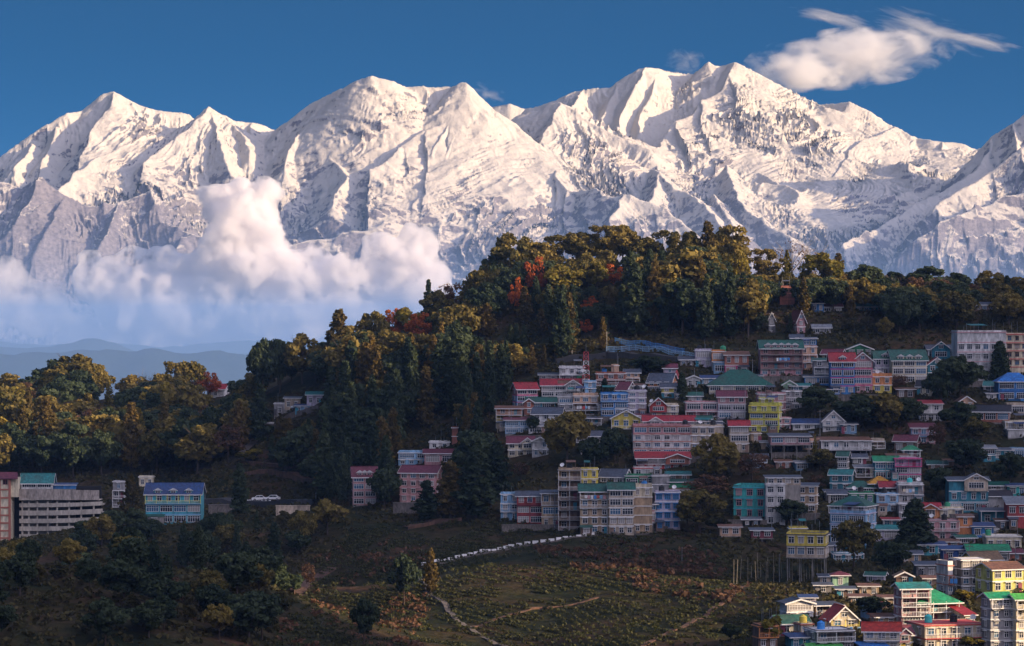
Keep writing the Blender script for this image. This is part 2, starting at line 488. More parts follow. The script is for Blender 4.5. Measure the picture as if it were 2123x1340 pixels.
mpx = np.arange(-240, 2364, 2.0)
mY = np.concatenate([np.linspace(52000, 58000, 70, endpoint=False), np.linspace(58000, 75600, 420), np.linspace(75800, 79000, 24)])
PX, MY = np.meshgrid(mpx, mY)
MX = (PX - CX) * MY / F
# bend the plan a little so crests and faces are not ruled lines
WX = MX + 110 * fbm(MX / 1500, MY / 1500, 4, 41)
WY = MY + 170 * fbm(MX / 1500 + 9, MY / 1500, 4, 43)
bpy_ = np.interp(MY, [52000, 56000, 58500, 61500, 65000, 68000, 72000, 79000], [760, 640, 560, 480, 405, 352, 315, 420])
MZ = (H0 - bpy_) * MY / F
MZ = MZ + 420 * (ridged(MX / 2600, MY / 2600, 5, 3) - 0.4)
ND = np.full(MZ.shape, 2500.0)
for pts, sl, sr in RID:
    for (a, b) in zip(pts[:-1], pts[1:]):
        A, B = P(*a), P(*b)
        ex, ey = B.x - A.x, B.y - A.y
        L2 = ex * ex + ey * ey + 1e-6
        pad = 8500
        c0 = np.searchsorted(mY, min(A.y, B.y) - pad); c1 = np.searchsorted(mY, max(A.y, B.y) + pad)
        lo = min((A.x - pad) / A.y, (B.x - pad) / B.y) * F + CX; hi = max((A.x + pad) / A.y, (B.x + pad) / B.y) * F + CX
        k0, k1 = np.searchsorted(mpx, lo), np.searchsorted(mpx, hi)
        if c1 - c0 < 2 or k1 - k0 < 2: continue
        q = (slice(c0, c1), slice(k0, k1))
        dx, dy = WX[q] - A.x, WY[q] - A.y
        t = np.clip((dx * ex + dy * ey) / L2, 0, 1)
        d = np.hypot(dx - t * ex, dy - t * ey)
        # screen-left side of the crest, whichever way it was drawn
        side = np.where((dx - t * ex) < 0, sl, sr) if abs(ey) > 0.35 * abs(ex) else np.full(d.shape, 0.5 * (sl + sr))
        z = A.z + t * (B.z - A.z) - side * d
        m = z > MZ[q]
        MZ[q] = np.where(m, z, MZ[q])
        ND[q] = np.minimum(ND[q], d)
amp = np.clip(ND / 900.0, 0.10, 1.0)


def grid_normals(X, Y, Z):
    ax, ay, az = [np.gradient(a, axis=1) for a in (X, Y, Z)]
    bx, by, bz = [np.gradient(a, axis=0) for a in (X, Y, Z)]
    nx, ny, nz = ay * bz - az * by, az * bx - ax * bz, ax * by - ay * bx
    L = np.sqrt(nx * nx + ny * ny + nz * nz) + 1e-9
    return nx / L, ny / L, nz / L


# gullies and ribs that run down the faces, then rock detail, both pushed out along the face
QX, QY = MX + 380 * fbm(MX / 1300, MY / 1300, 3, 61), MY + 380 * fbm(MX / 1300 + 5, MY / 1300, 3, 63)
DN = 0.75 * QY + 1.15 * MZ                                  # runs down the slope
LEAN = 0.75 + 0.5 * fbm(MX / 5000, MY / 5000, 2, 33)         # most ribs lean down to the left
rib = ridged((QX + LEAN * 0.8 * DN) / 900, (DN - 0.5 * QX) / 1500, 5, 51, 0.55)
MZ = MZ + amp * 300 * (rib - 0.40)
MZ = MZ + 150 * (ridged(MX / 1000, MY / 1000, 4, 91, 0.5) - 0.38) * np.clip((64500 - MY) / 3000, 0, 1)
nx, ny, nz = grid_normals(MX, MY, MZ)
DN = 0.75 * MY + 1.15 * MZ
D = amp * 115 * (ridged((MX + 0.7 * LEAN * DN) / 340, (DN - 0.4 * MX) / 480, 5, 71, 0.6) - 0.36) + (8 + 17 * amp) * fbm(MX / 190, DN / 190, 5, 81, 0.6)
MX, MY, MZ = MX + nx * D, MY + ny * D, MZ + nz * D
ROCK = (0.21 * np.exp(-((PX - 150) / 260.0) ** 2) * (1 - smooth(59800, 61500, MY))
        + 0.10 * (1 - smooth(59000, 61500, MY)) - 0.02 + 0.10 * np.clip(ridged(MX / 3500, MY / 3500, 3, 19) - .45, 0, .5)
        + 0.13 * np.exp(-((PX - 680) / 70.0) ** 2 - ((MY - 64000) / 900.0) ** 2)
        + 0.12 * np.exp(-((PX - 450) / 40.0) ** 2 - ((MY - 65400) / 900.0) ** 2)
        - 0.12 * smooth(66000, 70000, MY))


def snow_rock():
    m, n, l, b = new_mat("snow and rock")
    b.inputs['Roughness'].default_value = 0.75
    b.inputs['Specular IOR Level'].default_value = 0.15
    geo = n.new('ShaderNodeNewGeometry')
    sep = n.new('ShaderNodeSeparateXYZ'); l.new(geo.outputs['Normal'], sep.inputs[0])
    pos = n.new('ShaderNodeSeparateXYZ'); l.new(geo.outputs['Position'], pos.inputs[0])
    mp = n.new('ShaderNodeMapping'); mp.inputs['Scale'].default_value = (1, 0.7, 1.15)
    l.new(geo.outputs['Position'], mp.inputs['Vector'])
    n1 = n.new('ShaderNodeTexNoise'); n1.inputs['Scale'].default_value = 0.0009; n1.inputs['Detail'].default_value = 9; n1.inputs['Roughness'].default_value = 0.72
    n2 = n.new('ShaderNodeTexNoise'); n2.inputs['Scale'].default_value = 0.011; n2.inputs['Detail'].default_value = 6; n2.inputs['Roughness'].default_value = 0.75
    l.new(mp.outputs[0], n1.inputs['Vector']); l.new(mp.outputs[0], n2.inputs['Vector'])
    # snow stays where it is not too steep; the lower the ground, the more rock comes through
    alt = n.new('ShaderNodeMapRange'); alt.inputs['From Min'].default_value = 900; alt.inputs['From Max'].default_value = 5000
    alt.inputs['To Min'].default_value = 0.74; alt.inputs['To Max'].default_value = 0.43
    l.new(pos.outputs['Z'], alt.inputs['Value'])
    a1 = n.new('ShaderNodeMath'); a1.operation = 'MULTIPLY_ADD'; a1.inputs[1].default_value = 1.0; a1.inputs[2].default_value = -0.5
    l.new(n1.outputs[0], a1.inputs[0])
    a2 = n.new('ShaderNodeMath'); a2.operation = 'MULTIPLY_ADD'; a2.inputs[1].default_value = 0.6; a2.inputs[2].default_value = -0.3
    l.new(n2.outputs[0], a2.inputs[0])
    s1 = n.new('ShaderNodeMath'); s1.operation = 'ADD'; l.new(sep.outputs['Z'], s1.inputs[0]); l.new(a1.outputs[0], s1.inputs[1])
    s2 = n.new('ShaderNodeMath'); s2.operation = 'ADD'; l.new(s1.outputs[0], s2.inputs[0]); l.new(a2.outputs[0], s2.inputs[1])
    at = n.new('ShaderNodeAttribute'); at.attribute_name = 'bare_rock'
    s3 = n.new('ShaderNodeMath'); s3.operation = 'SUBTRACT'; l.new(s2.outputs[0], s3.inputs[0]); l.new(at.outputs['Fac'], s3.inputs[1])
    df = n.new('ShaderNodeMath'); df.operation = 'SUBTRACT'; l.new(s3.outputs[0], df.inputs[0]); l.new(alt.outputs[0], df.inputs[1])
    fr = n.new('ShaderNodeMapRange'); fr.inputs['From Min'].default_value = -0.05; fr.inputs['From Max'].default_value = 0.07
    l.new(df.outputs[0], fr.inputs['Value'])
    rk = n.new('ShaderNodeValToRGB')
    rk.color_ramp.elements[0].position, rk.color_ramp.elements[0].color = 0.3, (0.09, 0.09, 0.12, 1)
    rk.color_ramp.elements[1].position, rk.color_ramp.elements[1].color = 0.7, (0.27, 0.25, 0.28, 1)
    l.new(n2.outputs[0], rk.inputs[0])
    mx = n.new('ShaderNodeMixRGB')
    l.new(fr.outputs[0], mx.inputs['Fac'])
    l.new(rk.outputs[0], mx.inputs['Color1'])
    mx.inputs['Color2'].default_value = (0.52, 0.485, 0.44, 1)
    l.new(mx.outputs[0], b.inputs['Base Color'])
    bp = n.new('ShaderNodeBump'); bp.inputs['Strength'].default_value = 0.55; bp.inputs['Distance'].default_value = 60
    l.new(n2.outputs[0], bp.inputs['Height']); l.new(bp.outputs[0], b.inputs['Normal'])
    return m


M_SNOW = snow_rock()
me = np_mesh("mountains", np.stack([MX, MY, MZ], -1).reshape(-1, 3), grid_quads(*MX.shape), [M_SNOW])
me.attributes.new('bare_rock', 'FLOAT', 'POINT').data.foreach_set('value', ROCK.ravel().astype(np.float32))
tag(link_mesh("mountains", me), 'snow covered mountain range lit by low morning sun', 'mountains', kind='structure')


# ------------------------------------------------------------------ haze and clouds
def haze():
    bm = bmesh.new()
    bmesh.ops.create_cube(bm, size=1)
    x0, x1, y0, y1, z0, z1 = -9500, 9500, -600, 42500, -980, 235
    for v in bm.verts:
        v.co = (x0 if v.co.x < 0 else x1, y0 if v.co.y < 0 else y1, z0 if v.co.z < 0 else z1)
    me = bpy.data.meshes.new("haze")
    bm.to_mesh(me); bm.free()
    m = bpy.data.materials.new("haze air")
    m.use_nodes = True
    n, l = m.node_tree.nodes, m.node_tree.links
    n.clear()
    out = n.new('ShaderNodeOutputMaterial')
    pv = n.new('ShaderNodeVolumePrincipled')
    pv.inputs['Color'].default_value = (0.29, 0.52, 1.0, 1)
    pv.inputs['Density'].default_value = 0.000044
    pv.inputs['Anisotropy'].default_value = 0.0
    l.new(pv.outputs[0], out.inputs['Volume'])
    m.volume_intersection_method = 'FAST' if hasattr(m, 'volume_intersection_method') else 0
    o = link_mesh("haze", me, None, [m])
    tag(o, 'thin blue valley haze', 'haze', kind='stuff')
    return o


haze()


def cloud_mat(name, density, noise=None, color=(1.0, 0.985, 0.985)):
    m = bpy.data.materials.new(name)
    m.use_nodes = True
    n, l = m.node_tree.nodes, m.node_tree.links
    n.clear()
    out = n.new('ShaderNodeOutputMaterial')
    pv = n.new('ShaderNodeVolumePrincipled')
    pv.inputs['Color'].default_value = (*color, 1)
    pv.inputs['Density'].default_value = density
    pv.inputs['Anisotropy'].default_value = 0.25
    if noise:
        tc = n.new('ShaderNodeNewGeometry')
        mp = n.new('ShaderNodeMapping'); mp.inputs['Scale'].default_value = noise[1]
        mp.inputs['Rotation'].default_value = (0, noise[3] if len(noise) > 3 else 0, 0)
        nz = n.new('ShaderNodeTexNoise'); nz.inputs['Scale'].default_value = noise[0]; nz.inputs['Detail'].default_value = 7; nz.inputs['Roughness'].default_value = 0.62
        l.new(tc.outputs['Position'], mp.inputs['Vector']); l.new(mp.outputs[0], nz.inputs['Vector'])
        mr = n.new('ShaderNodeMapRange'); mr.inputs['From Min'].default_value = noise[2][0]; mr.inputs['From Max'].default_value = noise[2][1]
        mr.inputs['To Max'].default_value = density
        l.new(nz.outputs[0], mr.inputs['Value']); l.new(mr.outputs[0], pv.inputs['Density'])
    l.new(pv.outputs[0], out.inputs['Volume'])
    return m


def cloud(name, label, balls, voxel, mat, disp, seed=0, squash=None):
    """balls: (px, py, radius px, Y); merged into one billowing closed surface filled with cloud"""
    rnd = random.Random(seed)
    bm = bmesh.new()
    for px, py, r, Y in balls:
        c = P(px, py, Y)
        R = r * Y / F
        mt = Matrix.Translation(c) @ Matrix.Diagonal((R, R * 1.0, R * (squash or 1.0), 1))
        bmesh.ops.create_icosphere(bm, subdivisions=3, radius=1, matrix=mt)
    me = bpy.data.meshes.new(name)
    bm.to_mesh(me); bm.free()
    o = link_mesh(name, me, None, [mat])
    for k, (size, strength, vox) in enumerate(disp):
        rm = o.modifiers.new("merge", 'REMESH'); rm.mode = 'VOXEL'; rm.voxel_size = vox; rm.use_smooth_shade = True
        t = bpy.data.textures.new(name + " billow", 'CLOUDS')
        t.noise_scale = size; t.noise_depth = 3
        dm = o.modifiers.new("billow", 'DISPLACE'); dm.texture = t; dm.strength = strength; dm.mid_level = 0.45
        dm.texture_coords = 'GLOBAL'
    rm = o.modifiers.new("merge", 'REMESH'); rm.mode = 'VOXEL'; rm.voxel_size = disp[-1][2]; rm.use_smooth_shade = True
    tag(o, label, 'cloud', kind='stuff')
    return o


rc = random.Random(11)
M_CUM = cloud_mat("cumulus cloud", 0.0115, (0.0036, (1, 1, 1), (0.41, 0.57)))
Yc = 45000


def puff(px, py, r, n=10, spread=0.75, k=0.45):
    out = [(px, py, r * 0.8, Yc + rc.uniform(-150, 150))]
    for i in range(n):
        a = rc.uniform(0, 2 * math.pi); d = r * rc.uniform(0.4, spread)
        out.append((px + d * math.cos(a), py + d * math.sin(a) * 0.9, r * rc.uniform(k * 0.6, k), Yc - rc.uniform(-0.3, 0.8) * r * Yc / F))
    return out


B = []
for px, py, r, n in [(455, 415, 45, 9), (540, 405, 42, 8), (490, 385, 30, 6), (500, 470, 85, 14), (520, 545, 95, 14), (470, 600, 100, 12), (570, 590, 90, 10), (420, 560, 60, 8),
                     (200, 575, 50, 9), (270, 560, 45, 8), (250, 620, 75, 12), (310, 640, 70, 10), (180, 545, 28, 5), (350, 540, 40, 6), (390, 640, 80, 10),
                     (650, 545, 45, 8), (640, 620, 80, 10), (720, 600, 70, 10), (790, 535, 45, 8), (870, 520, 50, 10), (900, 565, 45, 8), (820, 590, 65, 10), (880, 610, 55, 8), (760, 650, 50, 7),
                     (600, 690, 60, 9), (540, 700, 50, 7), (430, 690, 50, 7), (680, 670, 60, 8), (560, 660, 65, 8), (480, 680, 45, 6), (300, 690, 35, 5), (700, 690, 35, 5)]:
    B += puff(px, py, r, n)
cloud("cumulus_cloud", 'tall pink white cumulus bank rising in front of the snow range', B, 26, M_CUM, [(520, 480, 60), (210, 190, 42)], 3)
B = []
for px, py, r, n in [(-40, 600, 60, 8), (20, 590, 60, 9), (110, 640, 50, 8), (150, 690, 55, 8), (250, 700, 50, 7), (330, 710, 40, 6), (20, 560, 40, 6), (60, 620, 45, 7), (-20, 660, 60, 6), (60, 670, 45, 6), (120, 670, 40, 6), (190, 690, 35, 5)]:
    B += puff(px, py, r, n)
cloud("valley_cloud", 'softer cloud bank at the left edge low over the valley', B, 30, cloud_mat("valley cloud", 0.0060, (0.0034, (1, 1, 1), (0.40, 0.60))), [(520, 480, 60), (210, 180, 45)], 4)

# banner cloud off the main summit and high wisps
def wisp_mat(name, density, scale, lo, hi, seed):
    """streaky cloud that thins out towards its rim"""
    m = bpy.data.materials.new(name)
    m.use_nodes = True
    n, l = m.node_tree.nodes, m.node_tree.links
    n.clear()
    out = n.new('ShaderNodeOutputMaterial'); pv = n.new('ShaderNodeVolumePrincipled')
    pv.inputs['Color'].default_value = (1, .995, .99, 1); pv.inputs['Anisotropy'].default_value = .25
    tc = n.new('ShaderNodeTexCoord')
    mp = n.new('ShaderNodeMapping'); mp.inputs['Location'].default_value = (seed, seed * 2.3, 0); mp.inputs['Scale'].default_value = scale
    mp.inputs['Rotation'].default_value = (0, .25, 0)
    nz = n.new('ShaderNodeTexNoise'); nz.inputs['Scale'].default_value = 1.0; nz.inputs['Detail'].default_value = 6; nz.inputs['Roughness'].default_value = .62; nz.inputs['Distortion'].default_value = .5
    l.new(tc.outputs['Object'], mp.inputs['Vector']); l.new(mp.outputs[0], nz.inputs['Vector'])
    ln = n.new('ShaderNodeVectorMath'); ln.operation = 'LENGTH'; l.new(tc.outputs['Object'], ln.inputs[0])
    fo = n.new('ShaderNodeMapRange'); fo.inputs['From Min'].default_value = .15; fo.inputs['From Max'].default_value = .97; fo.inputs['To Min'].default_value = 0; fo.inputs['To Max'].default_value = -.30
    l.new(ln.outputs['Value'], fo.inputs['Value'])
    ad = n.new('ShaderNodeMath'); ad.operation = 'ADD'; l.new(nz.outputs[0], ad.inputs[0]); l.new(fo.outputs[0], ad.inputs[1])
    mr = n.new('ShaderNodeMapRange'); mr.inputs['From Min'].default_value = lo; mr.inputs['From Max'].default_value = hi; mr.inputs['To Max'].default_value = density
    l.new(ad.outputs[0], mr.inputs['Value']); l.new(mr.outputs[0], pv.inputs['Density'])
    l.new(pv.outputs[0], out.inputs['Volume'])
    return m


def streaks(name, label, items, mat):
    for x0, y0, x1, y1, r, Y in items:
        bm = bmesh.new(); bmesh.ops.create_icosphere(bm, subdivisions=4, radius=1)
        me = bpy.data.meshes.new(name); bm.to_mesh(me); bm.free()
        a, b = P(x0, y0, Y), P(x1, y1, Y)
        d = b - a
        o = link_mesh(name, me, None, [mat])
        o.matrix_world = Matrix.Translation((a + b) / 2) @ d.to_track_quat('X', 'Z').to_matrix().to_4x4() @ Matrix.Diagonal((d.length / 2, 900, r * Y / F, 1))
        tag(o, label, 'cloud', kind='stuff')


streaks("wispy_cloud", 'thin streaky white wisp high above the banner cloud', [(1630, 20, 1830, 60, 22, 78000)], wisp_mat("wisp cloud", .0013, (1.3, .8, 1.6), .30, .62, 3))
streaks("wispy_cloud", 'long broken wisp trailing down to the right edge of the sky', [(1765, 20, 2085, 108, 38, 79500)], wisp_mat("long wisp cloud", .0012, (1.8, .8, 1.8), .32, .62, 7))
streaks("wispy_cloud", 'thin tail of wispy cloud ending at the right edge of the sky', [(1930, 62, 2135, 108, 20, 81500)], wisp_mat("tail wisp cloud", .0012, (1.5, .8, 1.5), .30, .62, 12))
streaks("summit_cloud", 'faint puff of snow cloud left of the highest summit', [(1365, 132, 1470, 136, 36, 78500)], wisp_mat("summit cloud", .0009, (1.6, .8, 1.6), .30, .70, 5))
streaks("summit_cloud", 'thin haze of blown snow beside the flat topped middle peak', [(965, 185, 1050, 205, 26, 70500)], wisp_mat("blown snow", .0007, (1.6, .8, 1.6), .30, .70, 9))
M_BAN = wisp_mat("banner cloud", .0030, (2.6, .8, 1.3), .22, .58, 21)
streaks("banner_cloud", 'main body of the soft white banner cloud right of the highest summit', [(1535, 142, 1985, 100, 66, 76500)], M_BAN)
streaks("banner_cloud", 'lower trailing edge of the banner cloud joined to the summit ridge', [(1560, 158, 1760, 140, 48, 75600)], wisp_mat("banner cloud foot", .0024, (1.8, .8, 1.4), .21, .56, 33))
streaks("banner_cloud", 'upper billow on the middle of the banner cloud', [(1680, 100, 1880, 96, 44, 77500)], wisp_mat("banner cloud billow", .0028, (1.6, .8, 1.3), .28, .62, 44))


# ------------------------------------------------------------------ trees
def leaf_mat(name, c1, c2, rough=0.75):
    """leaves: every leaf cluster and every tree takes its own shade between two colours"""
    m, n, l, b = new_mat(name)
    b.inputs['Roughness'].default_value = rough
    b.inputs['Specular IOR Level'].default_value = 0.2
    geo = n.new('ShaderNodeNewGeometry'); oi = n.new('ShaderNodeObjectInfo')
    tc = n.new('ShaderNodeTexCoord')
    nz = n.new('ShaderNodeTexNoise'); nz.inputs['Scale'].default_value = 2.6; nz.inputs['Detail'].default_value = 2
    l.new(tc.outputs['Object'], nz.inputs['Vector'])
    a = n.new('ShaderNodeMath'); a.operation = 'MULTIPLY_ADD'; a.inputs[1].default_value = 0.5; l.new(geo.outputs['Random Per Island'], a.inputs[0])
    a2 = n.new('ShaderNodeMath'); a2.operation = 'MULTIPLY_ADD'; a2.inputs[1].default_value = 0.55; a2.inputs[2].default_value = -0.45; l.new(oi.outputs['Random'], a2.inputs[0])
    l.new(a2.outputs[0], a.inputs[2])
    a3 = n.new('ShaderNodeMath'); a3.operation = 'MULTIPLY_ADD'; a3.inputs[1].default_value = 1.0; l.new(nz.outputs[0], a3.inputs[0]); l.new(a.outputs[0], a3.inputs[2])
    mx = n.new('ShaderNodeMixRGB'); mx.use_clamp = True
    mx.inputs['Color1'].default_value = (*c1, 1); mx.inputs['Color2'].default_value = (*c2, 1)
    l.new(a3.outputs[0], mx.inputs['Fac'])
    l.new(mx.outputs[0], b.inputs['Base Color'])
    tr = n.new('ShaderNodeBsdfTranslucent'); l.new(mx.outputs[0], tr.inputs['Color'])
    ms = n.new('ShaderNodeMixShader'); ms.inputs[0].default_value = 0.32
    l.new(b.outputs[0], ms.inputs[1]); l.new(tr.outputs[0], ms.inputs[2])
    l.new(ms.outputs[0], n['Material Output'].inputs['Surface'])
    return m


M_BARK = paint("bark", (.09, .065, .05), 0.95, 0.5, 1.5, 0.5)
M_BARKP = paint("pale bark", (.34, .30, .27), 0.9, 0.4, 1.5, 0.5)
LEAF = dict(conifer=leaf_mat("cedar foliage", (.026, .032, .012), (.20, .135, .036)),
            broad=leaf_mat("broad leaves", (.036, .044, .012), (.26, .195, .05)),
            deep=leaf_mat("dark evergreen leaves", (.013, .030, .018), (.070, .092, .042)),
            olive=leaf_mat("yellow green leaves", (.075, .085, .014), (.30, .22, .035)),
            autumn=leaf_mat("autumn leaves", (.20, .045, .015), (.62, .17, .035)),
            russet=leaf_mat("russet leaves", (.055, .035, .022), (.165, .088, .048)),
            bush=leaf_mat("scrub leaves", (.020, .032, .013), (.095, .078, .028)),
            tea=leaf_mat("tea leaves", (.022, .034, .013), (.125, .115, .040)))

_rs = np.random.RandomState(5)


def leaf_cloud(centres, radii, per, size, flat=1.0, droop=0.0, seed=1):
    """small leaf faces spread over the shells of many clumps; returns vertices and quads (unit tree space)"""
    rs = np.random.RandomState(seed)
    C = np.repeat(np.asarray(centres), per, 0); R = np.repeat(np.asarray(radii), per, 0)
    N = len(C)
    d = rs.normal(size=(N, 3)); d /= np.linalg.norm(d, axis=1)[:, None]
    d[:, 2] = np.where(rs.rand(N) < .35, np.abs(d[:, 2]), d[:, 2])
    r = R * (0.55 + 0.5 * rs.rand(N) ** 0.7)
    p = C + d * r[:, None] * np.array([1, 1, flat])
    nrm = d + 0.9 * rs.normal(size=(N, 3)) + np.array([0, 0, 0.35]); nrm /= np.linalg.norm(nrm, axis=1)[:, None]
    t = np.cross(nrm, rs.normal(size=(N, 3))); t /= np.linalg.norm(t, axis=1)[:, None]
    b = np.cross(nrm, t)
    s = size * (0.6 + 0.8 * rs.rand(N))[:, None]
    t, b = t * s, b * s * 0.75
    t[:, 2] -= droop * size; 
    v = np.stack([p - t - b * .6, p + t * .2 - b, p + t + b * .5, p - t * .3 + b], 1).reshape(-1, 3)
    q = np.arange(N * 4).reshape(N, 4)
    return v, q


def crown_round(seed, n=34, leaf=0.036, per=85, flat=0.8, top=1.0, lop=0.2):
    rs = np.random.RandomState(seed)
    c, r = [], []
    ax = rs.uniform(-lop, lop, 2)
    while len(c) < n:
        p = rs.uniform(-1, 1, 3)
        e = np.linalg.norm(p)
        if e > 1 or e < .35: continue
        z = p[2] * .5 + .5
        w = (0.55 + 0.45 * math.sin(math.pi * min(1, z * .8 + .15)))
        c.append(((p[0] * .40 * w + ax[0] * (z - .5) * .3) , p[1] * .40 * w + ax[1] * (z - .5) * .3, .30 + .60 * z * top))
        r.append(rs.uniform(.07, .15))
    return leaf_cloud(c, r, per, leaf, flat, .1, seed)


def crown_cedar(seed, leaf=0.020, width=0.155, layers=20, base=.12):
    rs = np.random.RandomState(seed)
    c, r = [], []
    for i in range(layers):
        z = base + (1 - base - .03) * (i / (layers - 1)) ** .95
        u = (z - base) / (1 - base)
        w = width * (1.0 - u ** 2.2) ** .75 * (0.65 + .5 * rs.rand()) * min(1, .5 + 2.2 * u)
        k = max(3, int(7 * w / width))
        a0 = rs.rand() * 6.28
        for j in range(k):
            a = a0 + 6.28 * j / k + rs.uniform(-.4, .4)
            rr = w * rs.uniform(.45, 1.05)
            c.append((rr * math.cos(a), rr * math.sin(a), z - .25 * rr + rs.uniform(-.012, .012)))
            r.append(rs.uniform(.028, .052) * (1.15 - .5 * u))
        c.append((0, 0, z)); r.append(.04 * (1.1 - .6 * u))
    return leaf_cloud(c, r, 34, leaf, .62, .5, seed)


def crown_cypress(seed, leaf=0.024):
    rs = np.random.RandomState(seed)
    c, r = [], []
    for i in range(26):
        z = .06 + .9 * i / 25
        w = .17 * (1 - z) ** .65 * (0.8 + .35 * rs.rand()) + .012
        for j in range(5):
            a = rs.rand() * 6.28
            c.append((w * .75 * math.cos(a), w * .75 * math.sin(a), z + rs.uniform(-.02, .02))); r.append(w * .5 + .012)
    return leaf_cloud(c, r, 34, leaf, 1.25, -.4, seed)


def crown_layered(seed):
    """flat sprays on spreading limbs, sky shows between them"""
    rs = np.random.RandomState(seed)
    c, r = [], []
    for i in range(34):
        z = rs.uniform(.36, .97)
        w = .42 * math.sin(math.pi * min(.98, (z - .30) / .75)) + .05
        a = rs.rand() * 6.28; rr = w * rs.uniform(.3, 1.0)
        c.append((rr * math.cos(a), rr * math.sin(a), z)); r.append(rs.uniform(.07, .13))
    return leaf_cloud(c, r, 72, .028, .62, .1, seed)


def limbs(seed, hgt=.62, r0=.022, n=7, spread=.30, twigs=0):
    """tapered trunk with limbs (unit height)"""
    rnd = random.Random(seed)
    b = MBT()
    bend = [(0, 0, -.06)]
    for i in range(1, 6): bend.append((bend[-1][0] + rnd.uniform(-.012, .012), bend[-1][1] + rnd.uniform(-.012, .012), hgt * i / 5))
    for i in range(5): b.bar(bend[i], bend[i + 1], r0 * (1 - .15 * i), 0, 6, r0 * (1 - .15 * (i + 1)))
    for i in range(n):
        k = rnd.randint(2, 4); f = rnd.random()
        p = [bend[k][j] + (bend[k + 1][j] - bend[k][j]) * f for j in range(3)] if k < 5 else bend[5]
        a = 6.28 * i / n + rnd.uniform(-.4, .4); L = spread * rnd.uniform(.6, 1.1)
        q = (p[0] + L * .6 * math.cos(a), p[1] + L * .6 * math.sin(a), p[2] + L * .55)
        b.bar(p, q, r0 * .42, 0, 5, r0 * .25)
        ends = [(q, a, L)]
        for t in range(2 + twigs):
            a2 = a + rnd.uniform(-.9, .9); L2 = L * rnd.uniform(.4, .8)
            q2 = (q[0] + L2 * .6 * math.cos(a2), q[1] + L2 * .6 * math.sin(a2), q[2] + L2 * rnd.uniform(.3, .8))
            b.bar(q, q2, r0 * .22, 0, 4, r0 * .08)
            for u in range(twigs):
                a3 = a2 + rnd.uniform(-1, 1); L3 = L2 * rnd.uniform(.4, .8)
                q3 = (q2[0] + L3 * .6 * math.cos(a3), q2[1] + L3 * .6 * math.sin(a3), q2[2] + L3 * rnd.uniform(.2, .9))
                b.bar(q2, q3, r0 * .10, 0, 3, r0 * .03)
    return b


class MBT:
    def __init__(s): s.v, s.f = [], []

    def bar(s, a, b, r, mi=0, n=5, r2=None):
        a, b = Vector(a), Vector(b); d = b - a
        if d.length < 1e-6: return
        q = d.to_track_quat('Z', 'Y'); r2 = r if r2 is None else r2; k = len(s.v)
        for c, rr in ((a, r), (b, r2)):
            for i in range(n):
                t = 6.2832 * i / n
                s.v.append(tuple(c + q @ Vector((rr * math.cos(t), rr * math.sin(t), 0))))
        for i in range(n):
            j = (i + 1) % n
            s.f.append((k + i, k + j, k + n + j, k + n + i))

    def mesh(s, name, mat):
        me = bpy.data.meshes.new(name); me.from_pydata(s.v, [], s.f); me.materials.append(mat)
        me.polygons.foreach_set('use_smooth', [True] * len(s.f)); me.update()
        return me


TREES = {}


def kind(key, name, cat, crowns, trunks, mat, bark=None):
    TREES[key] = dict(name=name, cat=cat, crowns=[np_mesh("crown", v, q, [mat], False) for v, q in crowns] if crowns else [],
                      trunks=[t.mesh("trunk", bark or M_BARK) for t in trunks], n=0)


kind('cedar', 'cedar_tree', 'tree', [crown_cedar(s, width=w) for s, w in ((1, .15), (2, .17), (3, .135), (4, .16), (5, .185))], [limbs(s, .9, .014, 0) for s in (1, 2)], LEAF['conifer'])
kind('darkcedar', 'conifer_tree', 'tree', [crown_cedar(s, width=w) for s, w in ((11, .16), (12, .18), (13, .145))], [limbs(s, .9, .014, 0) for s in (1, 2)], LEAF['deep'])
kind('broad', 'broadleaf_tree', 'tree', [crown_round(s) for s in (21, 22, 23, 24)], [limbs(s) for s in (3, 4)], LEAF['broad'])
kind('deep', 'evergreen_tree', 'tree', [crown_round(s, 38, flat=.75) for s in (31, 32, 33, 34)], [limbs(s) for s in (5, 6)], LEAF['deep'])
kind('layer', 'spreading_tree', 'tree', [crown_layered(s) for s in (41, 42, 43)], [limbs(s, .75, .02, 9, .36) for s in (7, 8)], LEAF['broad'])
kind('olive', 'olive_tree', 'tree', [crown_round(s, 30) for s in (51, 52)] + [crown_cedar(53, width=.2)], [limbs(s) for s in (9, 10)], LEAF['olive'])
kind('autumn', 'autumn_tree', 'tree', [crown_round(s, 24, .03, 60) for s in (61, 62)], [limbs(s) for s in (11, 12)], LEAF['autumn'])
kind('russet', 'russet_tree', 'tree', [crown_round(s, 22, .026, 48) for s in (71, 72)], [limbs(s, .7, .016, 9, .34, 1) for s in (13, 14)], LEAF['russet'])
kind('bare', 'bare_tree', 'tree', [crown_round(81, 14, .014, 26)], [limbs(s, .62, .016, 11, .40, 3) for s in (15, 16)], LEAF['russet'], M_BARKP)
kind('cypress', 'cypress_tree', 'tree', [crown_cypress(s) for s in (91, 92)], [limbs(s, .5, .018, 0) for s in (17,)], LEAF['deep'])
kind('bush', 'bush', 'bush', [crown_round(s, 16, .075, 46, .8) for s in (101, 102, 103)], [limbs(18, .6, .02, 5)], LEAF['bush'])
kind('goldbush', 'bush', 'bush', [crown_round(s, 16, .07, 46, .8) for s in (111, 112)], [limbs(19, .6, .02, 5)], LEAF['olive'])


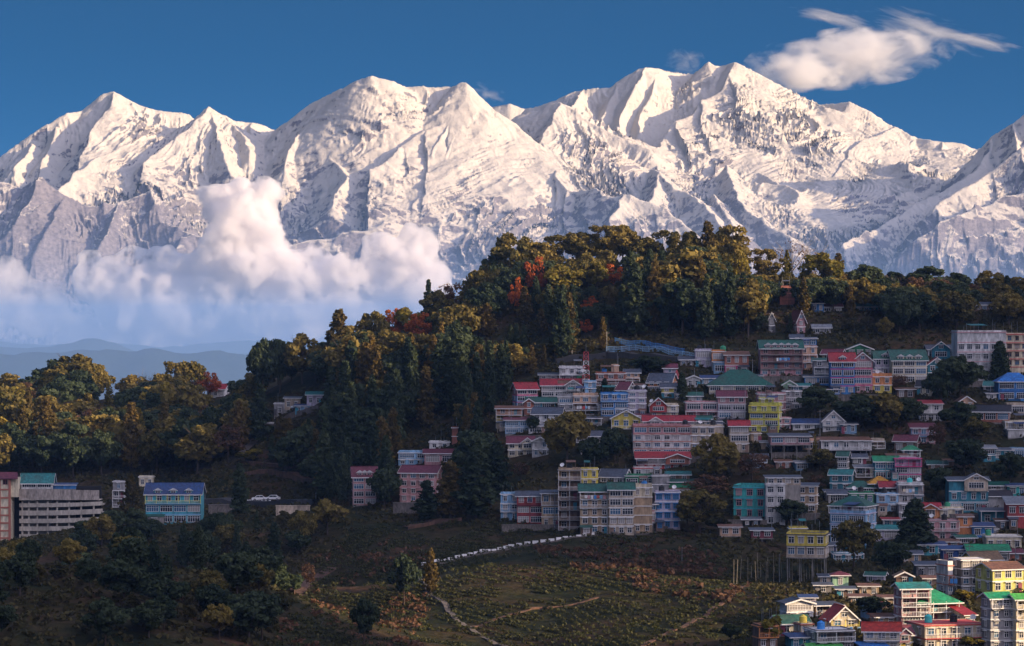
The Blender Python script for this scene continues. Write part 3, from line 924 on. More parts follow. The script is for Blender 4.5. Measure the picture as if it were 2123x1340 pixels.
def tree(key, x, y, hgt, label, group=None, wide=1.0, z=None, rnd=random):
    K = TREES[key]
    z = float(zg(x, y)) - .15 if z is None else z
    e = empty(K['name'], (x, y, z), rnd.uniform(0, 6.28))
    tag(e, label, K['cat'], group)
    for part, pool in (('trunk', K['trunks']), ('crown', K['crowns'])):
        if not pool: continue
        o = bpy.data.objects.new(part, rnd.choice(pool)); COL.objects.link(o); o.parent = e
        o.scale = (hgt * wide, hgt * wide, hgt)
    K['n'] += 1
    PLACED.append((x, y))
    return e


PLACED = []
FEAT = [(1632, 597, 44, 945, 50), (1666, 648, 40, 925, 60), (1720, 615, 60, 935, 45), (1600, 655, 20, 930, 40), (1704, 675, 44, 915, 25), (440, 795, 50, 1015, 40), (1800, 630, 60, 930, 25), (2040, 625, 50, 950, 25), (1630, 520, 50, 955, 60), (20, 1010, 120, 845, 102), (120, 1010, 100, 845, 62), (358, 1000, 120, 840, 72), (245, 990, 26, 840, 60), (550, 1028, 240, 838, 28), (758, 965, 60, 822, 80), (860, 965, 100, 822, 76), (890, 918, 140, 858, 46), (1096, 902, 110, 835, 48), (1065, 848, 90, 850, 60), (1100, 795, 70, 872, 56), (612, 812, 130, 930, 54), (546, 876, 60, 905, 24), (1350, 705, 190, 905, 36)]
rt = random.Random(2024)


def crest_tree(key, px, ptop, wpx, Y, label, group=None):
    """a tree on the skyline: its top and its width are read from the photo"""
    p = P(px, ptop, Y)
    z = float(zg(p.x, Y))
    hgt = max(p.z - z, 5.0)
    own = {'cedar': .34, 'darkcedar': .34, 'cypress': .3, 'layer': .86}.get(key, .82)
    return tree(key, p.x, Y, hgt / .97, label, group, max(.55, min(1.5, wpx * Y / F / (own * hgt))), rnd=rt)


G_CREST, G_HILL, G_LEFT, G_LOW, G_TOWN = 'trees on the crest of the hill', 'dark forest on the hill above the town', 'forest on the left knoll', 'trees on the slope at the lower left', 'trees between the houses'
KL = dict(cedar='brownish green cedar', darkcedar='blue black conifer', broad='olive green broadleaf tree', deep='dark evergreen', layer='spreading tree with flat sprays', olive='yellow green tree', autumn='orange autumn tree', russet='rusty brown tree', bare='bare twiggy tree', cypress='narrow dark cypress', bush='dark green bush', goldbush='yellow green bush')
for key, px, pt, w, Y, lab in [
    # left knoll
    ('broad', 20, 772, 60, 1052, 'olive tree at the left edge of the picture on the knoll'), ('deep', 70, 775, 60, 1048, 'dark rounded tree left of the tallest knoll crown'),
    ('deep', 112, 742, 80, 1062, 'left half of the tallest rounded crown on the left knoll'), ('broad', 152, 727, 96, 1066, 'tallest rounded tree on the left knoll against the blue valley'), ('broad', 196, 752, 70, 1060, 'olive tree on the right shoulder of the tallest knoll crown'),
    ('olive', 226, 792, 46, 1050, 'yellowish tree in the dip right of the tallest knoll crown'), ('broad', 278, 776, 72, 1055, 'olive tree on the second knoll left of its twin'), ('broad', 326, 772, 66, 1052, 'round olive tree in the middle of the second knoll'),
    ('layer', 362, 752, 66, 1056, 'thin topped tree on the second knoll'), ('broad', 400, 742, 60, 1058, 'highest green tree of the second knoll'), ('autumn', 436, 768, 46, 1040, 'orange brown tree just above the small white red roofed cottage'),
    ('russet', 408, 786, 40, 1034, 'rusty tree left of the small white red roofed cottage'), ('bare', 300, 768, 40, 1060, 'thin bare tree on top of the second knoll'),
    # the long crest
    ('deep', 500, 782, 60, 985, 'dark tree at the low saddle of the crest'), ('deep', 545, 697, 62, 955, 'dark tree at the left end of the crest group'), ('deep', 580, 694, 60, 958, 'dark rounded tree beside the one with a gap of sky'), ('broad', 626, 690, 84, 955, 'broad olive tree near the left end of the crest'),
    ('broad', 655, 715, 50, 950, 'olive tree at the foot of the broad olive one'), ('cedar', 702, 645, 66, 950, 'tall pointed cedar standing out at the left of the crest'), ('broad', 735, 668, 70, 950, 'olive tree right of the tall pointed cedar'), ('broad', 772, 638, 66, 955, 'rounded olive tree before the red one on the crest'),
    ('autumn', 815, 636, 52, 958, 'dark red tree on the crest left of the brightest orange tree'), ('olive', 845, 634, 56, 956, 'yellowish tree behind the brightest orange tree'), ('autumn', 870, 645, 62, 944, 'brightest orange tree on the left part of the crest'), ('darkcedar', 888, 582, 30, 965, 'small pointed dark conifer against the cloud'),
    ('broad', 905, 600, 66, 962, 'olive tree right of the small pointed conifer'), ('russet', 940, 582, 64, 965, 'rusty tree on the crest beside the clouds'), ('broad', 972, 590, 54, 962, 'olive tree below the big stepped crown'), ('broad', 1012, 545, 72, 966, 'olive tree on the left step of the hilltop'),
    ('broad', 1062, 482, 96, 970, 'big olive crown at the left end of the hilltop'), ('deep', 1030, 520, 60, 968, 'dark crown left below the big hilltop one'), ('broad', 1112, 498, 80, 970, 'olive tree right of the big left crown'), ('autumn', 1112, 528, 52, 948, 'scarlet orange tree below the hilltop crowns'), ('autumn', 1072, 572, 38, 942, 'smaller scarlet tree left below the scarlet orange one'),
    ('layer', 1152, 490, 80, 972, 'flat sprayed tree between the left crown and the summit'), ('broad', 1205, 478, 84, 974, 'olive tree left of the hill summit'), ('layer', 1250, 470, 80, 974, 'spreading tree beside the hill summit'), ('broad', 1292, 463, 88, 975, 'rounded tree at the hill summit'),
    ('broad', 1335, 490, 76, 972, 'olive tree right of the hill summit'), ('layer', 1385, 480, 86, 972, 'flat sprayed tree in the middle of the right hilltop'), ('broad', 1436, 476, 72, 972, 'olive tree left of the brown cedar on the hilltop'), ('cedar', 1468, 462, 52, 968, 'brown rounded cedar on the right hilltop'), ('broad', 1512, 462, 86, 970, 'large rounded tree at the right end of the hilltop'), ('olive', 1530, 520, 46, 962, 'yellow green tree below the large right crown'),
    ('layer', 1585, 518, 74, 970, 'sparse tree in the gap right of the hilltop'), ('bare', 1638, 482, 82, 972, 'bare reddish tree sticking up right of the hilltop'), ('bare', 1688, 500, 56, 974, 'bare tree right of the tallest bare one'), ('olive', 1632, 520, 56, 962, 'golden green cedar above the brick tower'), ('olive', 1706, 520, 84, 962, 'bright yellow green tree right of the brick tower'), ('cedar', 1738, 527, 40, 965, 'pointed cedar right of the bright yellow green tree'),
    ('deep', 1790, 545, 84, 972, 'dark tree at the left of the right hand crest'), ('bare', 1868, 566, 60, 974, 'bare tree with snow peaks shining through'), ('deep', 1850, 560, 60, 976, 'dark tree left of the bare one'), ('deep', 1926, 549, 104, 972, 'big dark rounded crown on the right hand crest'), ('deep', 1980, 562, 66, 975, 'dark tree right of the big dark crown'),
    ('broad', 2052, 560, 66, 978, 'lit olive tree near the right end of the crest'), ('darkcedar', 2088, 572, 34, 970, 'small pointed dark conifer near the right end'), ('broad', 2112, 570, 56, 978, 'lit tree at the right edge of the crest'), ('russet', 1918, 600, 46, 950, 'rusty tree in the dark wood on the right'), ('russet', 2010, 585, 52, 965, 'thin brownish tree on the right crest'),
    # upper forest, lit crowns below the skyline
    ('olive', 1170, 545, 84, 945, 'large yellow green crown below the scarlet orange tree'), ('olive', 1238, 545, 50, 948, 'tall yellow green tree lit below the summit'), ('autumn', 1270, 545, 46, 952, 'orange brown tree right of the tall yellow green one'), ('cedar', 1308, 545, 44, 950, 'brown lit cedar below the summit'), ('autumn', 1225, 612, 44, 928, 'small orange tree above the dark rounded evergreen'),
    ('broad', 1018, 600, 60, 945, 'lit olive tree on the upper left flank'), ('cedar', 1088, 596, 62, 935, 'tall brown cedar column in the middle of the dark wood'), ('cedar', 1010, 630, 70, 930, 'broad brown cedar column left in the dark wood'), ('deep', 1240, 625, 90, 915, 'dark rounded evergreen above the blue railings'), ('cedar', 1122, 640, 56, 920, 'slender cedar beside the tall brown cedar column'),
    ('broad', 990, 560, 50, 955, 'olive tree on the steep left step'), ('broad', 1545, 560, 60, 955, 'olive tree on the right flank'), ('deep', 1570, 570, 90, 940, 'large dark tree left of the brick tower'), ('deep', 1500, 590, 90, 935, 'broad dark evergreen in the upper wood'), ('autumn', 1215, 660, 30, 912, 'small dull orange tree in the shade'),
]:
    crest_tree(key, px, pt, w, Y, lab, G_CREST)
    if key in ('autumn', 'olive') or 'cedar column' in lab: FEAT.append((px, pt, w, Y, 44 if key != 'cedar' else 75))


def pip(px, py, poly):
    c = False; j = len(poly) - 1
    for i in range(len(poly)):
        a, b = poly[i], poly[j]
        if (a[1] > py) != (b[1] > py) and px < (b[0] - a[0]) * (py - a[1]) / (b[1] - a[1]) + a[0]: c = not c
        j = i
    return c


SKYX = [-50, 60, 120, 170, 230, 300, 400, 470, 520, 560, 620, 680, 720, 780, 840, 900, 960, 1010, 1060, 1150, 1290, 1400, 1500, 1560, 1640, 1740, 1800, 1930, 2060, 2150]
SKYY = [780, 775, 742, 735, 800, 778, 750, 800, 760, 705, 700, 690, 655, 645, 640, 605, 590, 550, 495, 500, 480, 490, 475, 540, 530, 540, 555, 560, 570, 580]


def scatter(poly, xr, yr, n, gap, mix, hts, group, where, tries=22000, avoid=()):
    k = 0
    for _ in range(tries):
        if k >= n: break
        x, y = rt.uniform(*xr), rt.uniform(*yr)
        z = float(zg(x, y))
        px, py = CX + x * F / y, H0 - z * F / y
        if not pip(px, py, poly): continue
        if any(pip(px, py, a) for a in avoid): continue
        if any((x - a) ** 2 + (y - b) ** 2 < gap * gap for a, b in PLACED): continue
        key = rt.choices([m[0] for m in mix], [m[1] for m in mix])[0]
        hgt = rt.uniform(*hts) * {'cedar': 1.25, 'darkcedar': 1.25, 'bush': .4, 'cypress': .9}.get(key, 1.0)
        top = float(np.interp(px, SKYX, SKYY)) + (26 if 'cedar' in key else 10)
        hmax = (H0 - top) * y / F - z
        if hgt > hmax:
            if hmax < 6: continue
            key = key if 'cedar' not in key else rt.choice(['deep', 'broad', 'broad']); hgt = hmax * rt.uniform(.85, 1)
        tp_ = H0 - (z + hgt) * F / y; hw = .4 * hgt * F / y * (.45 if 'cedar' in key else .9)
        lim = max([ft + fd for fx, ft, fw, fy, fd in FEAT if y < fy and abs(px - fx) < fw * .42 + hw * .7] or [-999])
        if tp_ < lim:
            hgt = (H0 - lim) * y / F - z
            if hgt < 2.2: continue
            if hgt < 6.0: key, hgt = 'bush', min(hgt, 4.0)
        tree(key, x, y, hgt, KL[key] + ' ' + where, group + ', ' + KL[key] + 's', rt.uniform(.85, 1.25), rnd=rt)
        k += 1
    return k


# the dark wood on the hill
HILLPOLY = [(470, 870), (560, 800), (700, 765), (850, 735), (1000, 640), (1150, 585), (1560, 580), (2140, 612), (2140, 676), (1985, 690), (1900, 700), (1700, 705), (1560, 700), (1440, 720), (1250, 730), (1150, 760), (1070, 800), (1025, 850), (1010, 900), (930, 905), (820, 925), (740, 960), (680, 930), (560, 915), (480, 950)]
HUT = [(555, 800), (680, 800), (680, 872), (520, 905), (500, 880)]
TOWERS = [(1600, 655), (1760, 655), (1760, 700), (1585, 700)]
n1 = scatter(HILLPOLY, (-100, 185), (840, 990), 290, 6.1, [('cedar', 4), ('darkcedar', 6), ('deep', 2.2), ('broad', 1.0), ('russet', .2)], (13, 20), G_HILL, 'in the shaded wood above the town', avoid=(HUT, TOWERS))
GREEN = [(560, 905), (740, 930), (820, 915), (1010, 900), (1070, 1010), (1020, 1080), (880, 1085), (780, 1060), (680, 1050), (640, 1000), (560, 990)]
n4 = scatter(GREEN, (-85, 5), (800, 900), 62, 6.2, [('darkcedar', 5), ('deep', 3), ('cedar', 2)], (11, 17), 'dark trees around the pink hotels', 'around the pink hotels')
UPPER = [(1075, 800), (1150, 742), (1250, 702), (1420, 700), (1560, 690), (1900, 690), (1985, 672), (2140, 665), (2140, 615), (1900, 600), (1560, 590), (1150, 600), (1040, 760)]
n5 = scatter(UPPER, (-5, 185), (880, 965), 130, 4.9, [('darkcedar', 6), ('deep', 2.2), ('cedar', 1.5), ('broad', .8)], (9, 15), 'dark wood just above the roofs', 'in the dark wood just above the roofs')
# left knoll and the saddle
LEFTPOLY = [(-30, 1000), (-30, 830), (250, 850), (440, 855), (490, 880), (480, 960), (420, 985), (240, 985)]
scatter([(-420, 1050), (-420, 820), (-40, 820), (-40, 1000)], (-290, -185), (880, 1070), 40, 8.5, [('broad', 4), ('deep', 4), ('cedar', 2)], (12, 19), G_LEFT, 'farther along the left knoll')
n2 = scatter(LEFTPOLY, (-200, -85), (895, 1062), 118, 7.2, [('broad', 4), ('deep', 4), ('cedar', 2), ('olive', 1.0), ('russet', .5)], (12, 19), G_LEFT, 'in the wood on the left knoll')
# lower left slope: dark-leaved mix stands in for shade the notch leaves out
LOWPOLY = [(-30, 1340), (-30, 1120), (240, 1110), (420, 1110), (480, 1075), (640, 1075), (690, 1100), (640, 1180), (600, 1250), (560, 1340)]
n3 = scatter(LOWPOLY, (-115, -35), (505, 850), 150, 5.2, [('deep', 5), ('broad', 1.2), ('bush', 4), ('russet', .3), ('bare', .15), ('darkcedar', 1.2)], (6, 10.5), G_LOW, 'on the lower left slope')
print("scattered", n1, n2, n3)


def photo_tree(key, px, pb, pt, wpx, label, Y=None):
    g = ground_at(px, pb) if Y is None else Vector(((px - CX) * Y / F, Y, float(zg((px - CX) * Y / F, Y))))
    hgt = (pb - pt) * g.y / F
    own = {'cedar': .34, 'darkcedar': .34, 'cypress': .34, 'layer': .86}.get(key, .82)
    return tree(key, g.x, g.y, hgt / .97, label, None, max(.4, min(3, wpx * g.y / F / (own * hgt))), z=g.z - .1, rnd=rt)


for a in [
    ('broad', 1175, 970, 845, 96, 'big rounded tree between the left cottages and the dark timber house'), ('deep', 1275, 960, 885, 60, 'dark tree between the timber house and the big white block'), ('deep', 1230, 975, 905, 60, 'dark tree above the tallest brown tenement'),
    ('broad', 1488, 1010, 900, 95, 'rounded tree in front of the weathered sand block'), ('cedar', 1508, 905, 870, 24, 'small conifer left of the narrow beige house'), ('russet', 1560, 1000, 935, 90, 'reddish brown thicket tree above the turquoise building'),
    ('russet', 1470, 1040, 985, 90, 'russet thicket tree right of the lilac house'), ('broad', 1450, 1105, 1015, 100, 'large olive tree left of the turquoise building'), ('layer', 1425, 1095, 1020, 60, 'pale leaved tree covering the right side of the lilac house'), ('bush', 1490, 1110, 1066, 50, 'bush beside the peach shack'),
    ('deep', 1636, 1095, 1035, 70, 'leafy tree in front of the tan block'), ('broad', 1770, 1180, 1072, 86, 'wide tree in front of the tall blue and white house'), ('cypress', 1897, 1150, 1040, 74, 'tall dark cypress right of the pale blue block'), ('deep', 1850, 1200, 1118, 80, 'dark round tree below the teal pavilion'),
    ('deep', 1690, 870, 800, 76, 'dark tree right of the lime yellow building'), ('deep', 1780, 890, 815, 110, 'dark tree group left below the lilac house'), ('broad', 1830, 890, 812, 80, 'olive dark tree below the orange yellow house'), ('deep', 1880, 890, 820, 70, 'dark tree below the long cream hotel'), ('layer', 1840, 900, 835, 50, 'thin greenish tree in the middle of the wood between houses'),
    ('russet', 1860, 815, 775, 50, 'dark red leaved tree in front of the long cream hotel'), ('deep', 1990, 830, 735, 96, 'large black green tree in front of the institution building'), ('deep', 1950, 850, 760, 60, 'black green tree left of the largest one'), ('cypress', 2073, 800, 712, 40, 'tall cypress in front of the institution building'),
    ('deep', 1990, 905, 830, 80, 'dark tree between the white red roofed house and the brick hall'), ('russet', 1945, 945, 875, 50, 'rusty vine covered tree beside the pink lean-to house'), ('broad', 2020, 925, 865, 60, 'olive brown tree under the brick hall'), ('deep', 2000, 985, 905, 90, 'dark tree in the gully above the petrol blue house'), ('deep', 1945, 1035, 965, 60, 'dark tree left of the petrol blue house'),
    ('deep', 2095, 1010, 935, 70, 'dark tree at the right edge beside the petrol blue house'), ('broad', 1700, 975, 930, 60, 'bushy tree under the long white bungalow'), ('olive', 1690, 965, 905, 24, 'small yellowish tree left of the long white bungalow'), ('russet', 1695, 1025, 985, 44, 'dark red bush tree right of the white four storey block'),
    ('goldbush', 1810, 880, 852, 60, 'yellowish brush on the bank above the white bungalow'), ('cedar', 893, 1232, 1140, 32, 'lone brown cypress on the tea garden path'), ('deep', 838, 1258, 1145, 62, 'lone tall tree left of the tea garden path'), ('deep', 755, 1340, 1236, 58, 'slim dark tree at the bottom of the tea slope'),
    ('cedar', 1155, 742, 700, 20, 'dark cedar beside the mast'), ('deep', 1345, 780, 735, 70, 'dark tree above the slate roofed orange gable'), ('cypress', 1414, 830, 775, 22, 'dark cypress beside the little white turret'), ('cypress', 1254, 815, 785, 16, 'small dark cypress left of the steep maroon roof'), ('deep', 1105, 900, 862, 26, 'small dark tree by the pale blue glass house'),
    ('darkcedar', 497, 1085, 965, 46, 'tall dark conifer in front of the mountain road'), ('cedar', 270, 1100, 985, 44, 'dark conifer left of the turquoise restaurant'), ('deep', 797, 1060, 965, 60, 'dark column of foliage between the two pink hotels'), ('cedar', 935, 1075, 960, 70, 'dark cedar right of the large pink hotel'), ('darkcedar', 985, 1080, 930, 90, 'broad dark cedar left of the tenement row'), ('darkcedar', 1030, 1040, 920, 70, 'dark cedar below the cream cottage'), ('darkcedar', 885, 1085, 1000, 60, 'dark cedar at the foot of the large pink hotel'),
    ('broad', 630, 1145, 1060, 44, 'slim green tree below the retaining wall of the road'), ('layer', 960, 900, 840, 60, 'pale leaved tree above the pink bungalow'), ('goldbush', 1600, 1340, 1275, 56, 'yellow green bush left of the sunny houses'), ('goldbush', 1995, 1250, 1222, 50, 'yellow orange bush above the crimson roof'), ('goldbush', 2015, 1350, 1322, 90, 'golden bush at the bottom right in front of the cream building'), ('bush', 1570, 1320, 1285, 44, 'dark bush left of the brown terrace house'), ('deep', 1810, 1285, 1235, 70, 'dark tree behind the scarlet chalet'),
    ('russet', 350, 1335, 1240, 80, 'rust coloured tree low on the left slope'), ('russet', 640, 1230, 1165, 40, 'rusty thicket tree at the edge of the tea garden'), ('goldbush', 520, 960, 930, 60, 'yellowish bush on the terraces above the road'), ('russet', 1080, 1000, 955, 40, 'brownish leaning tree above the red house'), ('deep', 1515, 1330, 1290, 40, 'bush tree at the right edge of the tea garden'),
]:
    photo_tree(*a)


# ------------------------------------------------------------------ undergrowth and tea
def clumps(name, label, pts, size, mat, per=9, flat=.6, seed=3):
    pts = np.asarray(pts); rs = np.random.RandomState(seed)
    r = size * (0.6 + .8 * rs.rand(len(pts)))
    v, q = leaf_cloud(pts, r, per, size * .55, flat, .05, seed)
    o = link_mesh(name, np_mesh(name, v, q, [mat], False))
    tag(o, label, name.replace('_', ' '), kind='stuff')
    return o


rs = np.random.RandomState(8)


def field(poly, xr, yr, n):
    x, y = rs.uniform(*xr, n), rs.uniform(*yr, n)
    z = zg(x, y)
    px, py = CX + x * F / y, H0 - z * F / y
    k = np.array([pip(a, b, poly) for a, b in zip(px, py)])
    return np.stack([x, y, z], -1)[k]


TEA = [(560, 1345), (620, 1240), (680, 1150), (760, 1085), (1030, 1085), (1200, 1110), (1400, 1105), (1480, 1140), (1560, 1210), (1590, 1260), (1570, 1345)]
ALL = [(-40, 1345), (-40, 840), (480, 860), (900, 700), (1100, 590), (2150, 590), (2150, 1345)]
g = field(ALL, (-200, 190), (505, 1060), 44000)
inside = np.array([pip(CX + x * F / y, H0 - z * F / y, TEA) for x, y, z in g])
far_ = g[~inside]
clumps("undergrowth", 'dark scrub and creepers covering the hillside', far_ + np.array([0, 0, .2]), .85, LEAF['bush'], 8, .7, 4)
dry = field([(1080, 1130), (1300, 1120), (1480, 1150), (1560, 1215), (1500, 1260), (1350, 1230), (1200, 1190)], (-20, 80), (540, 780), 3600)
dry = dry[fbm(dry[:, 0] / 14, dry[:, 1] / 14, 3, 66) > .05]
clumps("dry_scrub", 'reddish brown dry scrub on the slope under the tenements', dry + np.array([0, 0, .4]), 1.0, LEAF['russet'], 9, .8, 9)
dry = field([(560, 1345), (620, 1180), (760, 1100), (900, 1150), (880, 1345)], (-90, 0), (540, 800), 3600)
dry = dry[fbm(dry[:, 0] / 12, dry[:, 1] / 12, 3, 67) > .25]
clumps("dry_scrub", 'patches of rusty dry scrub left of the tea garden path', dry + np.array([0, 0, .3]), .8, LEAF['russet'], 9, .8, 10)
# tea bushes in rows along the contour
rows = []
xs = np.arange(-90, 95, .46)
TX, TY = np.meshgrid(xs, np.arange(508, 772, .35))
TZ = zg(TX, TY)
lev = np.floor((TZ[1:] + 0.10 * TX[1:]) / .58) != np.floor((TZ[:-1] + 0.10 * TX[:-1]) / .58)
tx, ty, tz = TX[1:][lev], TY[1:][lev], TZ[1:][lev]
tx = tx + rs.uniform(-.15, .15, len(tx))
px, py = CX + tx * F / ty, H0 - tz * F / ty
keep = np.array([pip(a, b, TEA) for a, b in zip(px, py)]) & (fbm(tx / 9, ty / 9, 3, 55) > -.55)
T = np.stack([tx, ty, tz + .35], -1)[keep]
print("tea", len(T))
clumps("tea_bushes", 'rows of clipped tea bushes along the contours of the slope', T, .46, LEAF['tea'], 8, .75, 6)


# ------------------------------------------------------------------ houses
PAL = dict(white=(0.850, 0.838, 0.826), cream=(0.860, 0.755, 0.543), pink=(0.779, 0.425, 0.413), peach=(0.850, 0.543, 0.366), lime=(0.779, 0.779, 0.118), teal=(0.071, 0.590, 0.555),
           sky=(0.307, 0.566, 0.826), blue=(0.059, 0.283, 0.684), deep=(0.035, 0.118, 0.401), red=(0.590, 0.083, 0.083), maroon=(0.283, 0.059, 0.094), green=(0.047, 0.307, 0.153),
           grey=(0.472, 0.460, 0.472), brown=(0.283, 0.177, 0.130), tan=(0.590, 0.425, 0.271), lilac=(0.590, 0.531, 0.661), yellow=(0.860, 0.684, 0.118), orange=(0.826, 0.330, 0.118),
           brick=(0.496, 0.177, 0.118), mint=(0.472, 0.779, 0.519), dark=(0.071, 0.071, 0.083), magenta=(0.708, 0.059, 0.236), sand=(0.684, 0.555, 0.425), stone=(0.354, 0.330, 0.319),
           turq=(0.083, 0.496, 0.614), petrol=(0.047, 0.295, 0.401), rose=(0.684, 0.354, 0.378), lemon=(0.860, 0.850, 0.236))
ROOF = dict(red=(.46, .035, .05), maroon=(.20, .045, .075), dgreen=(.025, .15, .115), green=(.02, .38, .17), blue=(.03, .24, .72), slate=(.10, .13, .18),
            rust=(.26, .13, .085), grey=(.28, .31, .35), gold=(.78, .38, .03), black=(.03, .035, .05), navy=(.04, .10, .27), teal=(.03, .26, .26),
            brown=(.30, .19, .10), bright=(.55, .05, .03), lawn=(.10, .55, .12))


def wall_m(c): return paint("painted wall " + c, PAL[c], 0.85, 0.45, 0.25, 1.0)


def trim_m(c): return paint("trim " + c, PAL[c], 0.7, 0.2, 0.8, 0.25)


def roof_m(c):
    nm = "corrugated roof " + c
    if nm in MATS: return MATS[nm]
    q = ROOF[c]
    m = paint(nm, q, 0.5, 0.5, 0.28, 0.75, 0.0, (.45 * q[0] + .06, .45 * q[1] + .032, .45 * q[2] + .022))
    n, l = m.node_tree.nodes, m.node_tree.links
    tc = n.new('ShaderNodeTexCoord'); w = n.new('ShaderNodeTexWave'); w.wave_type = 'BANDS'; w.bands_direction = 'X'
    w.inputs['Scale'].default_value = 1.6
    l.new(tc.outputs['Object'], w.inputs['Vector'])
    bp = n.new('ShaderNodeBump'); bp.inputs['Strength'].default_value = 0.5; bp.inputs['Distance'].default_value = 0.05
    l.new(w.outputs['Fac'], bp.inputs['Height']); l.new(bp.outputs[0], n['Principled BSDF'].inputs['Normal'])
    return m


M_GLASS = plain("window glass", (.025, .035, .05), 0.12)
M_CURT = plain("curtained glass", (.30, .28, .27), 0.35)
M_BGLASS = plain("blue glass", (.05, .13, .22), 0.15)
M_VOID = plain("painted interior shade", (.012, .012, .014), 0.9)  # near-black colour stands in for the shade inside openings
M_CONC = paint("raw concrete", (.33, .31, .29), 0.9, 0.35, 0.3, 0.7)
M_WOOD = paint("weathered timber", (.22, .15, .10), 0.85, 0.4, 0.8, 0.6)
M_STEEL = paint("galvanised steel", (.42, .43, .45), 0.4, 0.3, 1.0, 0.4, 0.7)


class MB:
    """collects boxes and faces for one mesh"""

    def __init__(s): s.v, s.f, s.m = [], [], []

    def face(s, pts, mi=0):
        k = len(s.v); s.v += [tuple(p) for p in pts]
        s.f.append(tuple(range(k, k + len(pts)))); s.m.append(mi)

    def box(s, x0, x1, y0, y1, z0, z1, mi=0):
        k = len(s.v)
        s.v += [(x0, y0, z0), (x1, y0, z0), (x1, y1, z0), (x0, y1, z0), (x0, y0, z1), (x1, y0, z1), (x1, y1, z1), (x0, y1, z1)]
        for q in ((0, 3, 2, 1), (4, 5, 6, 7), (0, 1, 5, 4), (1, 2, 6, 5), (2, 3, 7, 6), (3, 0, 4, 7)):
            s.f.append(tuple(k + i for i in q)); s.m.append(mi)

    def slab(s, pts, th, mi=0):
        """a plate: polygon pts with thickness th straight down"""
        k, n = len(s.v), len(pts)
        s.v += [tuple(p) for p in pts] + [(p[0], p[1], p[2] - th) for p in pts]
        s.f.append(tuple(range(k, k + n))); s.m.append(mi)
        s.f.append(tuple(range(k + 2 * n - 1, k + n - 1, -1))); s.m.append(mi)
        for i in range(n):
            j = (i + 1) % n
            s.f.append((k + i, k + n + i, k + n + j, k + j)); s.m.append(mi)

    def bar(s, a, b, r, mi=0, n=5, r2=None):
        a, b = Vector(a), Vector(b); d = (b - a)
        if d.length < 1e-6: return
        q = d.to_track_quat('Z', 'Y'); r2 = r if r2 is None else r2
        k = len(s.v)
        for c, rr in ((a, r), (b, r2)):
            for i in range(n):
                t = 2 * math.pi * i / n
                s.v.append(tuple(c + q @ Vector((rr * math.cos(t), rr * math.sin(t), 0))))
        for i in range(n):
            j = (i + 1) % n
            s.f.append((k + i, k + j, k + n + j, k + n + i)); s.m.append(mi)
        s.f.append(tuple(range(k + n - 1, k - 1, -1))); s.m.append(mi)
        s.f.append(tuple(range(k + n, k + 2 * n))); s.m.append(mi)

    def mesh(s, name, mats):
        me = bpy.data.meshes.new(name)
        me.from_pydata(s.v, [], s.f)
        for m in mats: me.materials.append(m)
        me.polygons.foreach_set('material_index', s.m)
        me.update()
        return me

    def build(s, name, mats, parent=None):
        if not s.f: return None
        return link_mesh(name, s.mesh(name, mats if isinstance(mats, (list, tuple)) else [mats]), parent)


_win = {}


def window_mesh(w, h, frame, pane, cols):
    """a window in the x-z plane, facing -y: frame, glazing bars, sill, hood and glass"""
    w, h = round(w * 5) / 5, round(h * 5) / 5
    key = (w, h, frame, pane.name, cols)
    if key in _win: return _win[key]
    b = MB(); t = 0.09
    b.box(-w / 2, w / 2, -0.02, 0.06, 0, h, 1)
    b.box(-w / 2 - t, -w / 2, -0.08, 0.06, -t, h + t); b.box(w / 2, w / 2 + t, -0.08, 0.06, -t, h + t)
    b.box(-w / 2, w / 2, -0.08, 0.06, h, h + t); b.box(-w / 2, w / 2, -0.12, 0.06, -t, 0)
    for i in range(1, cols):
        x = -w / 2 + w * i / cols
        b.box(x - 0.04, x + 0.04, -0.06, -0.021, 0, h)
    b.box(-w / 2, w / 2, -0.055, -0.021, h * 0.66, h * 0.66 + 0.07)
    if cols <= 3: b.slab([(-w / 2 - .25, -.5, h + .2), (w / 2 + .25, -.5, h + .2), (w / 2 + .25, .05, h + .26), (-w / 2 - .25, .05, h + .26)], 0.07, 0)
    me = b.mesh("window", [trim_m(frame), pane])
    _win[key] = me
    return me


